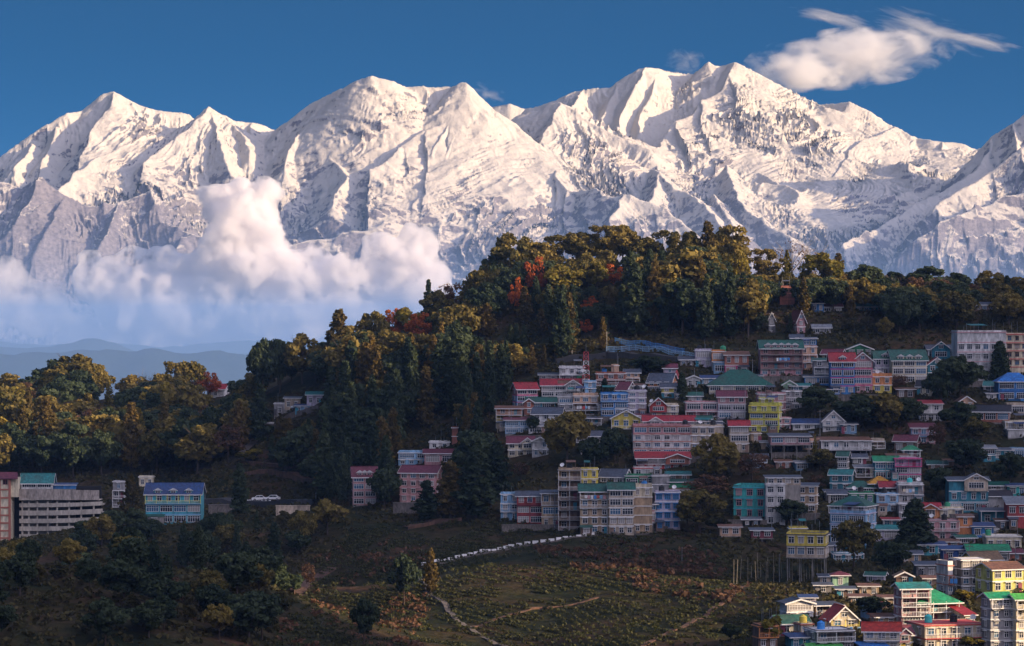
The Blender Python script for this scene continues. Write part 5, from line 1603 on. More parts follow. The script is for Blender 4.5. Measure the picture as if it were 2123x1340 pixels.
h(1814, 1858, 742, 782, 'lilac', 'gx dgreen', 2, 'pale house with dark green roof left of the long cream hotel', rise=14, dormers=1)
h(1850, 1927, 746, 796, 'cream', 'gx dgreen', 3, 'long cream hotel with dark roof and rounded dormers', rise=20, dormers=3, pat='bbb', yaw=5)
h(1924, 1986, 724, 746, 'white', 'gx slate', 1, 'white house with dark roof and big triangular front gable', rise=8, wing=(.12, .72, 15, 'petrol'), pat='b')
h(1924, 1962, 756, 790, 'petrol', 'gf red', 2, 'green house with steep bright red roof below the triangular gable', rise=14)
h(1926, 1952, 782, 815, 'turq', 'flat', 2, 'narrow turquoise house under the steep red roof', parapet=.3)
h(1894, 1930, 800, 822, 'cream', 'gx black', 1, 'cream cottage with black roof left of the narrow turquoise house', rise=10, yaw=-16)
h(1985, 2086, 690, 790, 'white', 'flat', 5, 'large white institution building with a red cornice on the upper right', pat='rrrrn', band='rose', parapet=.5, depth=12)
h(2084, 2150, 694, 778, 'cream', 'flat', 5, 'sunlit cream wing with small square windows at the right edge', pat='nrrrr', band='red', parapet=.3, yaw=14, depth=10, frame='brown')
h(2062, 2140, 680, 694, 'grey', 'gx grey', 1, 'grey tin roofed hall on top behind the institution building', rise=9, pat='n', Y=935)
h(2070, 2140, 790, 832, 'blue', 'hip blue', 2, 'bright blue house with a vivid blue hipped roof at the right edge', rise=16, pat='bb', band='deep', trim='sky')
h(2046, 2066, 816, 830, 'white', 'shed slate', 1, 'tiny white hut left of the vivid blue roof', rise=2)
h(1988, 2023, 832, 850, 'peach', 'gf rust', 1, 'salmon cottage with round gable holes above the brick hall', rise=10, yaw=8)
h(2006, 2091, 853, 876, 'brick', 'gx black', 1, 'long brick hall with black roof and an orange end wall', rise=12, yaw=-12, depth=7, pat='b', upper='brick')
h(2084, 2150, 876, 892, 'cream', 'flat', 1, 'low cream house with brown doors at the right edge below the brick hall', pat='k', parapet=.3)
h(2090, 2150, 892, 908, 'white', 'flat', 1, 'plain whitewashed basement house under the low cream house', pat='n', parapet=.1)
h(1907, 1953, 838, 876, 'white', 'shed red', 2, 'white house with a sloping red roof and blue window', rise=7, pat='rk')
h(1890, 1940, 888, 922, 'rose', 'shed maroon', 2, 'pink house with maroon lean-to roof and blue railing', rise=9, pat='rk', trim='sky')
h(1842, 1897, 914, 940, 'brown', 'gx maroon', 1, 'brown house under a broad dull red roof', rise=11, yaw=-18)
h(1873, 1907, 932, 948, 'white', 'hip green', 1, 'white pavilion with small bright green roof', rise=7, pat='v')
h(1814, 1862, 956, 996, 'turq', 'gx green', 2, 'blue green house with bright green roof', rise=9, pat='bb')
h(1856, 1910, 952, 1000, 'lilac', 'flat', 3, 'lilac glazed house with magenta floor bands', pat='bbv', band='magenta', trim='magenta', parapet=.1)
# --- right centre
h(1710, 1763, 984, 1020, 'petrol', 'gx teal', 2, 'dark green house with teal gabled roof at the edge of the brush', rise=9, yaw=-16)
h(1712, 1760, 1020, 1040, 'stone', 'shed slate', 1, 'weathered shed under the dark green house', rise=3)
h(1774, 1814, 970, 990, 'grey', 'shed grey', 1, 'grey tin roofed house with pale posts', rise=5, pat='v')
h(1804, 1823, 973, 992, 'cream', 'flat', 1, 'small cream cube house just above the golden roof', parapet=.3)
h(1758, 1812, 1010, 1030, 'lilac', 'hip dgreen', 1, 'lilac house under a mossy green roof left of the golden roof', rise=11, pat='b')
h(1808, 1842, 998, 1020, 'yellow', 'hip gold', 1, 'small temple with a golden yellow pagoda roof', rise=9, depth=4, ov=1.3, cat='temple', name='temple')
h(1826, 1884, 1010, 1040, 'dark', 'gx red', 1, 'dark house with red roof and white edged gable', rise=10, wing=(.55, .98, 8, 'rose'))
h(1863, 1914, 1006, 1046, 'white', 'flat', 2, 'white house with brown balconies right of the dark red roofed one', pat='kv', trim='brown', band='white', parapet=.5)
h(1864, 1908, 1046, 1078, 'grey', 'flat', 2, 'grey basement house under the white balcony house', parapet=.05, pat='rr')
h(1817, 1863, 1026, 1064, 'sky', 'flat', 2, 'pale blue block with paired windows', parapet=.2, pat='rr')
h(1762, 1812, 1024, 1068, 'green', 'flat', 2, 'emerald green block behind the white terrace house', parapet=.3, pat='nr')
h(1718, 1764, 1024, 1044, 'white', 'gx slate', 1, 'low white glazed shed behind the white terrace house', rise=6, pat='b')
h(1692, 1792, 1066, 1130, 'sky', 'flat', 3, 'tall blue and white house with an open roof terrace', yaw=-26, depth=8.5, pat='bbb', band='lilac', parapet=.7, base='petrol')
h(1692, 1792, 1048, 1064, 'white', 'hip dgreen', 1, 'dark green roof on white posts above the terrace of the tall blue house', rise=17, yaw=-26, depth=8.5, pat='v', Y=740, cat='pavilion', name='roof_pavilion')
h(1968, 2049, 996, 1064, 'petrol', 'gx slate', 3, 'petrol blue house with white edged front gable', rise=5, wing=(.38, .98, 14, 'sand'), pat='brn')
h(1905, 1949, 1054, 1076, 'orange', 'gx red', 1, 'orange cottage with red roof right of the tall dark cypress', rise=10, wing=(.2, .85, 9, 'orange'))
h(1948, 1997, 1056, 1074, 'cream', 'flat', 1, 'cream flat roofed house with plant pots beside the orange cottage', parapet=.5)
h(1920, 1988, 1082, 1124, 'rose', 'flat', 2, 'dusky pink two storey house with a red door', pat='rk', band='stone', parapet=.2)
h(1987, 2016, 1072, 1114, 'orange', 'shed rust', 2, 'narrow orange timber house', pat='nr', rise=4)
h(2042, 2096, 1028, 1054, 'grey', 'gx black', 1, 'grey corrugated house with black roof', rise=9, pat='n')
h(2034, 2094, 1060, 1090, 'petrol', 'shed slate', 1, 'dark blue house with a long open porch', pat='v', rise=4)
h(2089, 2150, 1046, 1096, 'red', 'shed grey', 2, 'crimson house with grey tin roof at the right edge', rise=14, pat='nr')
h(2016, 2060, 1092, 1116, 'blue', 'shed navy', 1, 'blue tarpaulin roofed shack below the porch house', rise=6)
h(2045, 2118, 1114, 1142, 'cream', 'flat', 1, 'cream roof room with a dark square opening', parapet=.2)
h(2008, 2092, 1142, 1170, 'stone', 'gx green', 1, 'house with long bright green roof behind the rust roofed block', rise=10)
h(1992, 2066, 1162, 1232, 'stone', 'flat', 4, 'grey concrete block in shade left of the yellow house', pat='rrrr', parapet=.1, base='stone', yaw=15)
h(2018, 2094, 1160, 1190, 'yellow', 'gx brown', 1, 'yellow house with brown roof behind the sunny yellow one', rise=14, yaw=16)
h(2056, 2150, 1180, 1230, 'lemon', 'gx rust', 2, 'sunny lemon yellow house with rust roof and arched window hoods', rise=11, pat='rr', yaw=21)
h(1965, 1993, 1174, 1232, 'white', 'flat', 3, 'narrow white tower house with a red framed balcony', pat='rvn', parapet=.9, depth=5, trim='brick', yaw=21)
h(1617, 1710, 1110, 1156, 'sand', 'flat', 2, 'grey and yellow block standing on tall thin stilts', raise_px=58, stilts=1, band='dark', parapet=.4, upper='yellow', yaw=-12)
h(1637, 1674, 1097, 1110, 'yellow', 'flat', 1, 'yellow roof room on the stilted block', pat='n', depth=4, parapet=.3, Y=722)
h(1726, 1759, 1192, 1220, 'mint', 'hip maroon', 1, 'light green house with purple roof edge in the bushes', rise=5, raise_px=6)
h(1735, 1772, 1222, 1244, 'brown', 'shed slate', 1, 'brown plank shack below the light green house', rise=3)
h(1764, 1801, 1238, 1256, 'peach', 'shed rust', 1, 'peach tin shack above the red gabled house', rise=3)
h(1782, 1822, 1216, 1236, 'tan', 'shed rust', 1, 'rusty tan shack right of the brown plank shack', rise=3)
h(1795, 1866, 1098, 1122, 'lilac', 'gx teal', 1, 'low pavilion with teal roofs and a pink band beside the cypress', rise=7, pat='b', band='magenta')
h(1868, 1910, 1148, 1170, 'tan', 'gx slate', 1, 'tan shack below the tall dark cypress', rise=5)
h(1905, 1960, 1130, 1152, 'turq', 'shed navy', 1, 'blue green shack under the pink two storey house', rise=4)
h(1955, 2008, 1140, 1166, 'deep', 'shed navy', 1, 'dark blue tin shack left of the long bright green roof', rise=5)
h(1900, 1962, 1172, 1200, 'stone', 'shed slate', 1, 'grey plank shack left of the narrow white tower house', rise=4)
h(1858, 1892, 1194, 1216, 'brown', 'gf brown', 1, 'small hut with pointed gable above the teal roofed hotel', rise=8)
# --- sunlit corner at the lower right
h(1868, 1937, 1220, 1298, 'rose', 'gx teal', 4, 'pink four storey hotel with white balconies under a teal roof', rise=9, pat='bvvv', yaw=10, trim='white')
h(1904, 2012, 1246, 1294, 'cream', 'hip green', 2, 'cream house under a big vivid green roof with a sunlit veranda', rise=21, pat='vv', ov=1.0, yaw=18)
h(2000, 2055, 1276, 1300, 'cream', 'shed red', 1, 'small cream house with a steep crimson roof', rise=22, pat='b', depth=9, yaw=21)
h(2053, 2112, 1240, 1350, 'grey', 'gx green', 5, 'tall grey house with bright green roof at the lower right', rise=9, pat='rrrrk', yaw=18)
h(2106, 2160, 1242, 1350, 'cream', 'gx lawn', 5, 'cream house with grass green roof at the lower right edge', rise=8, pat='rrrvv', yaw=15)
h(1915, 2072, 1297, 1350, 'cream', 'flat', 2, 'long cream building with a red roof slab in the sun', pat='kk', band='red', parapet=.05, yaw=15)
h(1722, 1793, 1284, 1306, 'cream', 'gf bright', 1, 'sunlit chalet with a big scarlet gable roof', rise=26, pat='k', trim='yellow', wing=None, yaw=15)
h(1786, 1864, 1308, 1350, 'cream', 'gx bright', 2, 'cream house with long scarlet roof in front of the chalet', rise=14, pat='rk', yaw=-6)
h(1852, 1905, 1314, 1350, 'yellow', 'gx maroon', 2, 'yellow house with dark red roof and white edged gable', rise=14, wing=(.2, .75, 12, 'rose'), pat='rb', yaw=18)
h(1631, 1697, 1251, 1288, 'white', 'gf slate', 2, 'pale house with a low wide gable at the left of the sunny corner', rise=8, pat='rb', yaw=12)
h(1615, 1690, 1292, 1318, 'grey', 'gx dgreen', 1, 'grey house with dark green sagging roof', rise=13, pat='r', yaw=12)
h(1660, 1698, 1296, 1328, 'cream', 'flat', 2, 'cream painted open veranda frame with brick infill', pat='vv', band='brick', parapet=.2, yaw=21)
h(1572, 1622, 1300, 1345, 'brown', 'flat', 2, 'brown terrace house with wooden railing at the lower left of the town', pat='rk', trim='orange', parapet=.3, yaw=15)
h(1692, 1790, 1310, 1352, 'stone', 'flat', 2, 'grey unfinished block below the scarlet chalet', pat='rv', parapet=.2, yaw=15)
h(1815, 1866, 1280, 1300, 'tan', 'shed rust', 1, 'tan house with rust roof right behind the scarlet roofs', rise=4, yaw=12)
h(1690, 1760, 1256, 1276, 'brown', 'shed slate', 1, 'dark long shed behind the scarlet chalet', rise=3, pat='v', yaw=15)
# --- left side
h(815, 904, 980, 1042, 'pink', 'gx maroon', 4, 'large pink hotel with maroon roof beside the dark trees', rise=13, pat='rrrr', yaw=-13, depth=8, trim='pink', band='rose')
h(732, 784, 987, 1048, 'pink', 'gx maroon', 4, 'narrow pink hotel with three pointed dormers under a maroon roof', rise=18, dormers=3, pat='bbbb', yaw=6, band='rose', trim='pink')
h(826, 898, 940, 965, 'sky', 'flat', 2, 'pale blue flat roofed house behind the large pink hotel', parapet=.4, pat='rb')
h(880, 948, 940, 964, 'rose', 'gx maroon', 1, 'pink bungalow with maroon roof right of the pale blue flat roof', rise=7, pat='b')
h(890, 932, 918, 932, 'white', 'flat', 1, 'small white rooftop house with aerials above the pink bungalow', parapet=.3)
h(937, 949, 888, 922, 'brick', 'flat', 2, 'slim brown water tower in the dark wood', depth=3, pat='nn', cat='tower', name='water_tower', parapet=.3)
h(302, 416, 1024, 1088, 'turq', 'gx navy', 3, 'turquoise restaurant building with royal blue roof and dormers', rise=20, dormers=3, pat='bbk', trim='lemon', band='sky', depth=9)
h(288, 318, 990, 1010, 'cream', 'flat', 1, 'small cream roof house behind the turquoise restaurant', parapet=.3)
h(234, 258, 1000, 1052, 'grey', 'flat', 3, 'slim grey tower house left of the turquoise restaurant', pat='vvr', parapet=.2, depth=4)
h(420, 466, 806, 826, 'white', 'gx red', 1, 'white hilltop cottage with bright red roof among the left trees', rise=9, yaw=-14)
h(568, 592, 838, 862, 'grey', 'flat', 1, 'small grey roadside hut at the left end of the hillside hamlet', parapet=.3)
h(590, 622, 826, 850, 'sand', 'shed slate', 1, 'sand coloured hut in the hillside hamlet', rise=3)
h(612, 642, 842, 860, 'sky', 'shed navy', 1, 'pale blue hut in the middle of the hillside hamlet', rise=3)
h(636, 668, 818, 842, 'lilac', 'gx teal', 1, 'white hut with turquoise roof at the top of the hillside hamlet', rise=5)
h(528, 566, 878, 896, 'stone', 'flat', 1, 'unfinished concrete shelter by the steep path', pat='v', parapet=.1)
# --- small houses filling the gaps between the larger ones
h(1624, 1650, 797, 810, 'mint', 'gf green', 1, 'small bright green gabled hut below the peach wing', rise=8)
h(1624, 1662, 812, 850, 'grey', 'flat', 3, 'grey weathered block under the bright green hut', parapet=.2, pat='rbr')
h(1688, 1744, 808, 818, 'brown', 'shed rust', 1, 'long low shed with red edge under the vivid blue house', rise=2, pat='b')
h(1276, 1303, 848, 864, 'cream', 'flat', 1, 'small cream balcony house below the bright blue house', parapet=.3, pat='k')
h(2099, 2150, 932, 954, 'sky', 'flat', 1, 'pale blue washed shack at the right edge above the petrol blue house', parapet=.2, pat='b')
h(2058, 2099, 934, 956, 'petrol', 'shed slate', 1, 'dark blue green shack left of the pale blue washed one', rise=4)
h(1962, 2012, 957, 970, 'grey', 'shed rust', 1, 'low grey and peach shed above the dark gully tree', rise=3, pat='n', upper='peach')
h(1928, 1988, 1124, 1140, 'brick', 'shed rust', 1, 'low reddish shack in the alley under the dusky pink house', rise=3)
h(1832, 1864, 1078, 1096, 'white', 'shed red', 1, 'small shop with a red awning left of the tall dark cypress', rise=3, pat='v')
h(1700, 1762, 1132, 1152, 'deep', 'shed slate', 1, 'dark blue basement house below the tall blue and white house', rise=3, pat='b')
h(1728, 1790, 1150, 1166, 'petrol', 'flat', 1, 'low dark green house with white railing behind the wide tree', parapet=.2, pat='k')
h(1386, 1442, 1000, 1016, 'green', 'shed dgreen', 1, 'dark green tarpaulin shed right of the plain grey block', rise=4, pat='n')
h(1392, 1426, 1016, 1026, 'brown', 'shed rust', 1, 'cluttered plank shed above the lilac house with blue windows', rise=2)
h(1140, 1162, 866, 884, 'rose', 'shed slate', 1, 'small pinkish house at the edge of the big rounded tree', rise=3)
h(1208, 1246, 868, 884, 'stone', 'shed slate', 1, 'dark stone house under the peach topped block', rise=3, pat='v')
h(1320, 1348, 862, 880, 'sand', 'shed maroon', 1, 'small sand coloured house under the grey lilac block', rise=3)
h(1556, 1578, 900, 920, 'tan', 'flat', 1, 'small tan house under the lime yellow building', parapet=.3)
h(1490, 1514, 880, 905, 'grey', 'shed slate', 2, 'narrow grey house left of the narrow beige one', rise=3)
h(1552, 1580, 780, 800, 'stone', 'shed slate', 1, 'dark shed at the right end of the dark green hipped hall', rise=3)
h(1640, 1680, 800, 812, 'petrol', 'gx teal', 1, 'low dark teal hut behind the bright green one', rise=4)
h(1744, 1776, 880, 900, 'sky', 'shed slate', 1, 'pale blue hut right of the decorated white gable', rise=3)
h(1590, 1640, 868, 892, 'rose', 'flat', 2, 'pinkish house hanging below the dusky pink block', parapet=.2)
h(1480, 1512, 752, 776, 'sky', 'flat', 1, 'pale lower house under the bright orange upper floor', parapet=.2, pat='b')
h(1860, 1896, 808, 828, 'brown', 'shed rust', 1, 'brown shed under the long cream hotel', rise=3)
h(1946, 1974, 804, 822, 'stone', 'shed slate', 1, 'grey hut in the trees right of the narrow turquoise house', rise=3)
h(1916, 1960, 1200, 1216, 'peach', 'shed rust', 1, 'peach plank hut above the teal roofed pink hotel', rise=3)
h(1960, 2000, 1204, 1222, 'turq', 'shed navy', 1, 'blue tin hut at the foot of the narrow white tower house', rise=3)
h(2030, 2070, 1098, 1112, 'stone', 'flat', 1, 'grey roof room behind the cream roof room', parapet=.2)
h(2066, 2092, 1080, 1100, 'brown', 'shed rust', 1, 'brown shack left of the crimson house', rise=3)
h(1880, 1922, 1098, 1112, 'peach', 'shed rust', 1, 'peach shed right beside the tall dark cypress', rise=3)
h(1690, 1724, 1214, 1232, 'stone', 'shed slate', 1, 'grey shack half hidden left of the light green house', rise=3)
h(1824, 1868, 1240, 1262, 'tan', 'shed rust', 1, 'tan plank house left of the teal roofed pink hotel', rise=3)
h(1796, 1838, 1262, 1282, 'sky', 'flat', 1, 'pale blue roof room behind the scarlet chalet', parapet=.4, yaw=15)
h(1640, 1690, 1322, 1350, 'petrol', 'shed navy', 1, 'dark blue shed at the bottom beside the brown terrace house', rise=5, yaw=15)
h(1790, 1850, 1342, 1362, 'lilac', 'shed blue', 1, 'pale house with blue tin roof at the very bottom', rise=6, yaw=12)
h(1680, 1760, 1346, 1366, 'mint', 'gx lawn', 1, 'grass green tin roof at the very bottom below the chalet', rise=8, yaw=12)
# --- more small houses between the larger ones
h(1985, 2029, 1115, 1129, 'rose', 'gx dgreen', 1, 'dusty pink hut with dark green roof above the dark blue tin shack', rise=4, pat='b', yaw=10)
h(2035, 2067, 799, 814, 'grey', 'gx teal', 1, 'pale grey hut with teal gabled roof above the tiny white hut', rise=8, pat='v', yaw=-16)
h(1787, 1831, 1193, 1210, 'lilac', 'gx dgreen', 1, 'lilac hut with dark green roof above the rusty tan shack', rise=5, yaw=-16)
h(2038, 2064, 930, 958, 'petrol', 'shed grey', 2, 'narrow petrol house with tin roof left of the dark blue green shack', rise=6, pat='rb')
h(1650, 1682, 960, 976, 'sky', 'shed grey', 1, 'light blue hut with tin roof under the pink stilt house', rise=4, pat='b', yaw=14)
h(1609, 1640, 958, 976, 'brick', 'shed rust', 1, 'brick red hut under the left end of the pink stilt house', rise=4)
h(1801, 1839, 916, 931, 'sand', 'flat', 1, 'sandy hut with flat roof right of the long white bungalow', pat='v', yaw=10)
h(2087, 2125, 842, 859, 'sand', 'flat', 1, 'sandy hut with flat roof right of the orange end wall', pat='b')
h(1730, 1756, 945, 985, 'stone', 'gx dgreen', 3, 'stone grey tenement with dark green roof below the long white bungalow', rise=8, pat='rbb', yaw=-16)
h(1768, 1796, 948, 966, 'white', 'gx slate', 1, 'whitewashed hut with slate roof right of the stone grey tenement', rise=6)
h(1376, 1402, 762, 776, 'lilac', 'gx maroon', 1, 'lilac hut with maroon roof above the little white turret', rise=7)
h(1296, 1326, 772, 796, 'peach', 'gx slate', 2, 'peach house with slate roof left of the slate roofed orange gable', rise=6, pat='vr')
h(1640, 1664, 700, 712, 'stone', 'gx slate', 1, 'small stone lodge at the wood edge above the big pink brown hotel', rise=6)
h(1842, 1880, 946, 960, 'tan', 'shed rust', 1, 'tan hut with rusty roof left below the dull red roof', rise=4)
h(1774, 1808, 1072, 1088, 'white', 'gx red', 1, 'whitewashed hut with red roof behind the wide tree', rise=5)
h(1540, 1576, 1078, 1092, 'mint', 'shed grey', 1, 'pale mint hut with tin roof above the low maroon shack', rise=4)
h(1925, 1962, 962, 980, 'brown', 'gx dgreen', 1, 'brown hut with dark green roof left of the low grey and peach shed', rise=6)
h(1660, 1692, 1240, 1254, 'lilac', 'shed navy', 1, 'lilac hut with navy roof above the low wide gable', rise=4)
h(2080, 2118, 1146, 1164, 'brick', 'gx maroon', 1, 'brick hut with maroon roof above the sunny lemon yellow house', rise=6)
h(1560, 1590, 948, 972, 'sky', 'gx slate', 2, 'light blue house with slate roof left below the pink stilt house', rise=6, pat='rk')
h(1306, 1336, 800, 812, 'cream', 'shed rust', 1, 'small cream hut on the roof edge behind the grey lilac block', rise=4)
h(1160, 1196, 796, 820, 'rose', 'gx rust', 2, 'dusty pink house with rust roof left of the mast foot', rise=6, pat='rb')
h(1384, 1430, 984, 999, 'brown', 'gx teal', 1, 'brown hut with teal roof above the dark green tarpaulin shed', rise=5)
h(1118, 1156, 778, 797, 'grey', 'shed slate', 2, 'pale grey house with slate roof behind the white glazed house', rise=4, pat='rr')
h(1578, 1606, 918, 932, 'tan', 'shed grey', 1, 'tan hut with tin roof right of the small tan house', rise=3)
h(2050, 2090, 1006, 1026, 'stone', 'gx dgreen', 2, 'stone grey house with dark green roof above the grey corrugated house', rise=6, pat='rr')
h(1610, 1640, 830, 850, 'lilac', 'shed maroon', 1, 'lilac hut with maroon roof left of the grey weathered block', rise=4, pat='b')
h(1946, 1976, 1084, 1100, 'white', 'shed slate', 1, 'whitewashed roof room above the dusky pink two storey house', rise=3)
h(2000, 2034, 1190, 1204, 'rose', 'shed rust', 1, 'dusty pink lean-to at the foot of the grey concrete block', rise=3, pat='v')
h(1836, 1870, 1136, 1152, 'sky', 'gx slate', 1, 'light blue hut with slate roof left of the tall dark cypress', rise=5)
h(1700, 1738, 1196, 1212, 'sand', 'shed slate', 1, 'sandy hut with slate roof left above the light green house', rise=3)
h(1664, 1700, 916, 934, 'peach', 'flat', 1, 'peach flat roofed hut left of the long white bungalow', pat='b')
h(2090, 2130, 1008, 1030, 'teal', 'shed navy', 1, 'teal shed at the right edge above the crimson house', rise=4)
h(1240, 1276, 840, 862, 'tan', 'shed rust', 2, 'narrow tan house left of the bright blue three storey one', rise=4, pat='rk')
h(1440, 1474, 868, 884, 'cream', 'gx dgreen', 1, 'cream hut with dark green roof under the grey pink house', rise=5)
h(1096, 1130, 884, 900, 'white', 'shed grey', 1, 'whitewashed hut with tin roof above the two gabled cottages', rise=4, pat='b')


# ------------------------------------------------------------------ roads, paths and walls
def along(pts, step=1.5):
    """ground points under a polyline drawn in the photo, evenly spaced"""
    G = [ground_at(px, py) for px, py in pts]
    out = []
    for a, b in zip(G[:-1], G[1:]):
        n = max(1, int((b - a).length / step))
        for i in range(n):
            p = a.lerp(b, i / n); out.append(Vector((p.x, p.y, float(zg(p.x, p.y)))))
    out.append(G[-1])
    return out


def ribbon(name, pts, width, label, mat, lift=.12, step=1.5):
    L = along(pts, step)
    v = []
    for i, p in enumerate(L):
        d = L[min(i + 1, len(L) - 1)] - L[max(i - 1, 0)]; d.z = 0
        d = d.normalized() if d.length > 1e-6 else Vector((1, 0, 0))
        s = Vector((-d.y, d.x, 0)) * width / 2
        zt = max(float(zg((p + s * k).x, (p + s * k).y)) for k in (-1, -.5, 0, .5, 1)) + lift
        for k in (-1, 1):
            q = p + s * k
            v.append((q.x, q.y, zt))
        for k in (-1, 1):
            q = p + s * k * 1.05
            v.append((q.x, q.y, float(zg(q.x, q.y)) - .5))
    n = len(L); F_ = []
    for i in range(n - 1):
        a, b = i * 4, i * 4 + 4
        F_ += [(a, b, b + 1, a + 1), (a + 2, b + 2, b, a), (a + 1, b + 1, b + 3, a + 3)]
    me = bpy.data.meshes.new(name); me.from_pydata(v, [], F_); me.materials.append(mat); me.update()
    return tag(link_mesh(name, me), label, name.replace('_', ' '), kind='structure')


M_PATH = paint("trodden path", (.17, .145, .13), 0.95, 0.4, 0.5, 0.6)
M_ROAD = paint("asphalt", (.055, .055, .06), 0.9, 0.3, 0.4, 0.4)
M_EARTH = paint("bare earth", (.16, .085, .055), 0.95, 0.5, 0.25, 0.6)
M_STONE = paint("stone wall", (.24, .21, .19), 0.95, 0.5, 0.6, 0.7)
ribbon('path', [(885, 1238), (902, 1240), (925, 1258), (945, 1288), (985, 1312), (1040, 1338), (1075, 1352)], 1.25, 'pale footpath winding down through the tea bushes', M_PATH)
ribbon('path', [(868, 1185), (880, 1205), (890, 1236)], 1.5, 'short stony path beside the lone brown cypress', M_PATH)
ribbon('path', [(905, 1170), (960, 1158), (1060, 1138), (1150, 1125), (1230, 1112), (1300, 1108), (1395, 1100)], 1.3, 'lane behind the white parapet along the top of the tea garden', M_PATH)
ribbon('path', [(500, 945), (530, 915), (555, 890), (590, 872), (630, 858), (665, 848)], 2.6, 'steep pale lane climbing to the hillside hamlet', M_PATH)
ribbon('path', [(505, 962), (560, 966), (620, 968), (690, 965)], 2.0, 'level earth terrace above the mountain road', M_EARTH)
ribbon('path', [(500, 985), (560, 978), (610, 988), (660, 1000)], 3.0, 'reddish bare bank above the mountain road', M_EARTH)
ribbon('path', [(840, 1095), (900, 1085), (960, 1078)], 3.5, 'bare brown patch of slope below the large pink hotel', M_EARTH)
ribbon('path', [(590, 1230), (640, 1212), (690, 1180)], 4.0, 'reddish bare patch in the tea garden', M_EARTH)
ribbon('path', [(1330, 1345), (1420, 1300), (1500, 1250), (1560, 1212)], 1.2, 'narrow track slanting up the right side of the tea garden', M_EARTH)
ribbon('path', [(980, 1300), (1100, 1262), (1240, 1240)], 1.0, 'narrow track across the lower tea garden', M_EARTH)
ribbon('road', [(425, 1043), (470, 1043), (540, 1044), (600, 1045), (668, 1047)], 6.0, 'mountain road on the left slope', M_ROAD, .5)
ribbon('road', [(1150, 752), (1260, 738), (1360, 742), (1440, 752)], 4.0, 'lane under the blue railings', M_ROAD, .3)


def parapet(pts, name, label, part, block, gap, hgt, thick, mat, cat='wall'):
    """a parapet of separate white blocks along a lane"""
    L = along(pts, .4)
    e = empty(name, L[0])
    tag(e, label, cat)
    acc, last, me = 0, None, None
    b = MB(); b.box(-block / 2, block / 2, -thick / 2, thick / 2, -.5, hgt); me = b.mesh(part, [mat])
    k = 0
    for p, q in zip(L[:-1], L[1:]):
        acc += (q - p).length
        if acc > block + gap and k < 100:
            acc = 0; k += 1
            o = bpy.data.objects.new(part, me); COL.objects.link(o); o.parent = e
            o.location = p - L[0] + Vector((0, 0, .15)); o.rotation_euler = (0, 0, math.atan2(q.y - p.y, q.x - p.x))
    return e


parapet([(870, 1176), (905, 1166), (960, 1155), (1060, 1135), (1150, 1122), (1230, 1110), (1262, 1106)], 'parapet_wall', 'long white parapet of separate blocks curving along the tea garden', 'parapet_block', 1.5, .22, .5, .3, trim_m('white'))
parapet([(1265, 1108), (1330, 1106), (1385, 1099)], 'parapet_wall', 'grey parapet below the tenements', 'parapet_block', 1.5, .1, .6, .3, M_STONE)
parapet([(432, 1042), (470, 1042), (500, 1043)], 'road_parapet', 'row of white roadside bollard blocks left of the dark conifer', 'parapet_block', .5, .55, .8, .3, trim_m('white'))
parapet([(506, 1043), (540, 1044), (562, 1044)], 'road_parapet', 'row of white roadside bollard blocks by the two cars', 'parapet_block', .5, .55, .8, .3, trim_m('white'))
parapet([(575, 1045), (620, 1046), (662, 1047)], 'road_parapet', 'dark railing blocks at the right end of the road', 'parapet_block', .9, .3, .9, .25, trim_m('dark'))


def retaining(px0, px1, pt, pb, label, mat=None):
    a, b = ground_at(px0, pb), ground_at(px1, pb)
    yy = min(a.y, b.y)
    top = (H0 - pt) * yy / F
    m = MB()
    x0, x1 = (px0 - CX) * yy / F, (px1 - CX) * yy / F
    zb = min(a.z, b.z) - 1
    n = max(2, int((x1 - x0) / 3.5))
    m.box(0, x1 - x0, 0, 1.2, zb - top, 0)
    m.box(-.1, x1 - x0 + .1, -.12, 1.3, .003, .22)
    for i in range(1, n):
        x = (x1 - x0) * i / n
        m.box(x - .18, x + .18, -.22, -.003, zb - top, -.3)
    e = m.build('retaining_wall', mat or M_STONE)
    e.location = (x0, yy, top)
    tag(e, label, 'wall')


retaining(572, 642, 1050, 1064, 'pale retaining wall holding up the mountain road', wall_m('sand'))
retaining(432, 486, 1048, 1066, 'grey retaining wall under the left end of the road')
for a in [(1500, 1590, 1080, 1092, 'dark stone terrace wall under the turquoise building'), (1640, 1700, 1066, 1078, 'stone wall under the tan block'), (1700, 1810, 948, 956, 'terrace wall under the long white bungalow'), (1320, 1500, 948, 958, 'stone wall along the foot of the big white apartment block'),
          (1240, 1330, 866, 876, 'wall under the bright blue three storey house'), (1060, 1200, 905, 914, 'stone wall above the cream cottages'), (1850, 1960, 1050, 1060, 'wall below the pale blue block'), (1970, 2060, 1068, 1080, 'stone wall under the petrol blue house'),
          (1580, 1690, 782, 792, 'wall under the big pink brown hotel'), (1720, 1850, 820, 830, 'terrace wall under the blue and magenta houses'), (1985, 2080, 792, 802, 'high wall under the institution building'), (815, 940, 1044, 1052, 'wall under the large pink hotel'), (1040, 1160, 1090, 1098, 'low wall at the foot of the red house'),
          (1880, 1990, 1124, 1132, 'wall under the dusky pink two storey house'), (2000, 2120, 1172, 1182, 'wall behind the lemon yellow house'), (1600, 1700, 940, 948, 'stone wall between the stilts of the pink timber house')]:
    retaining(*a)


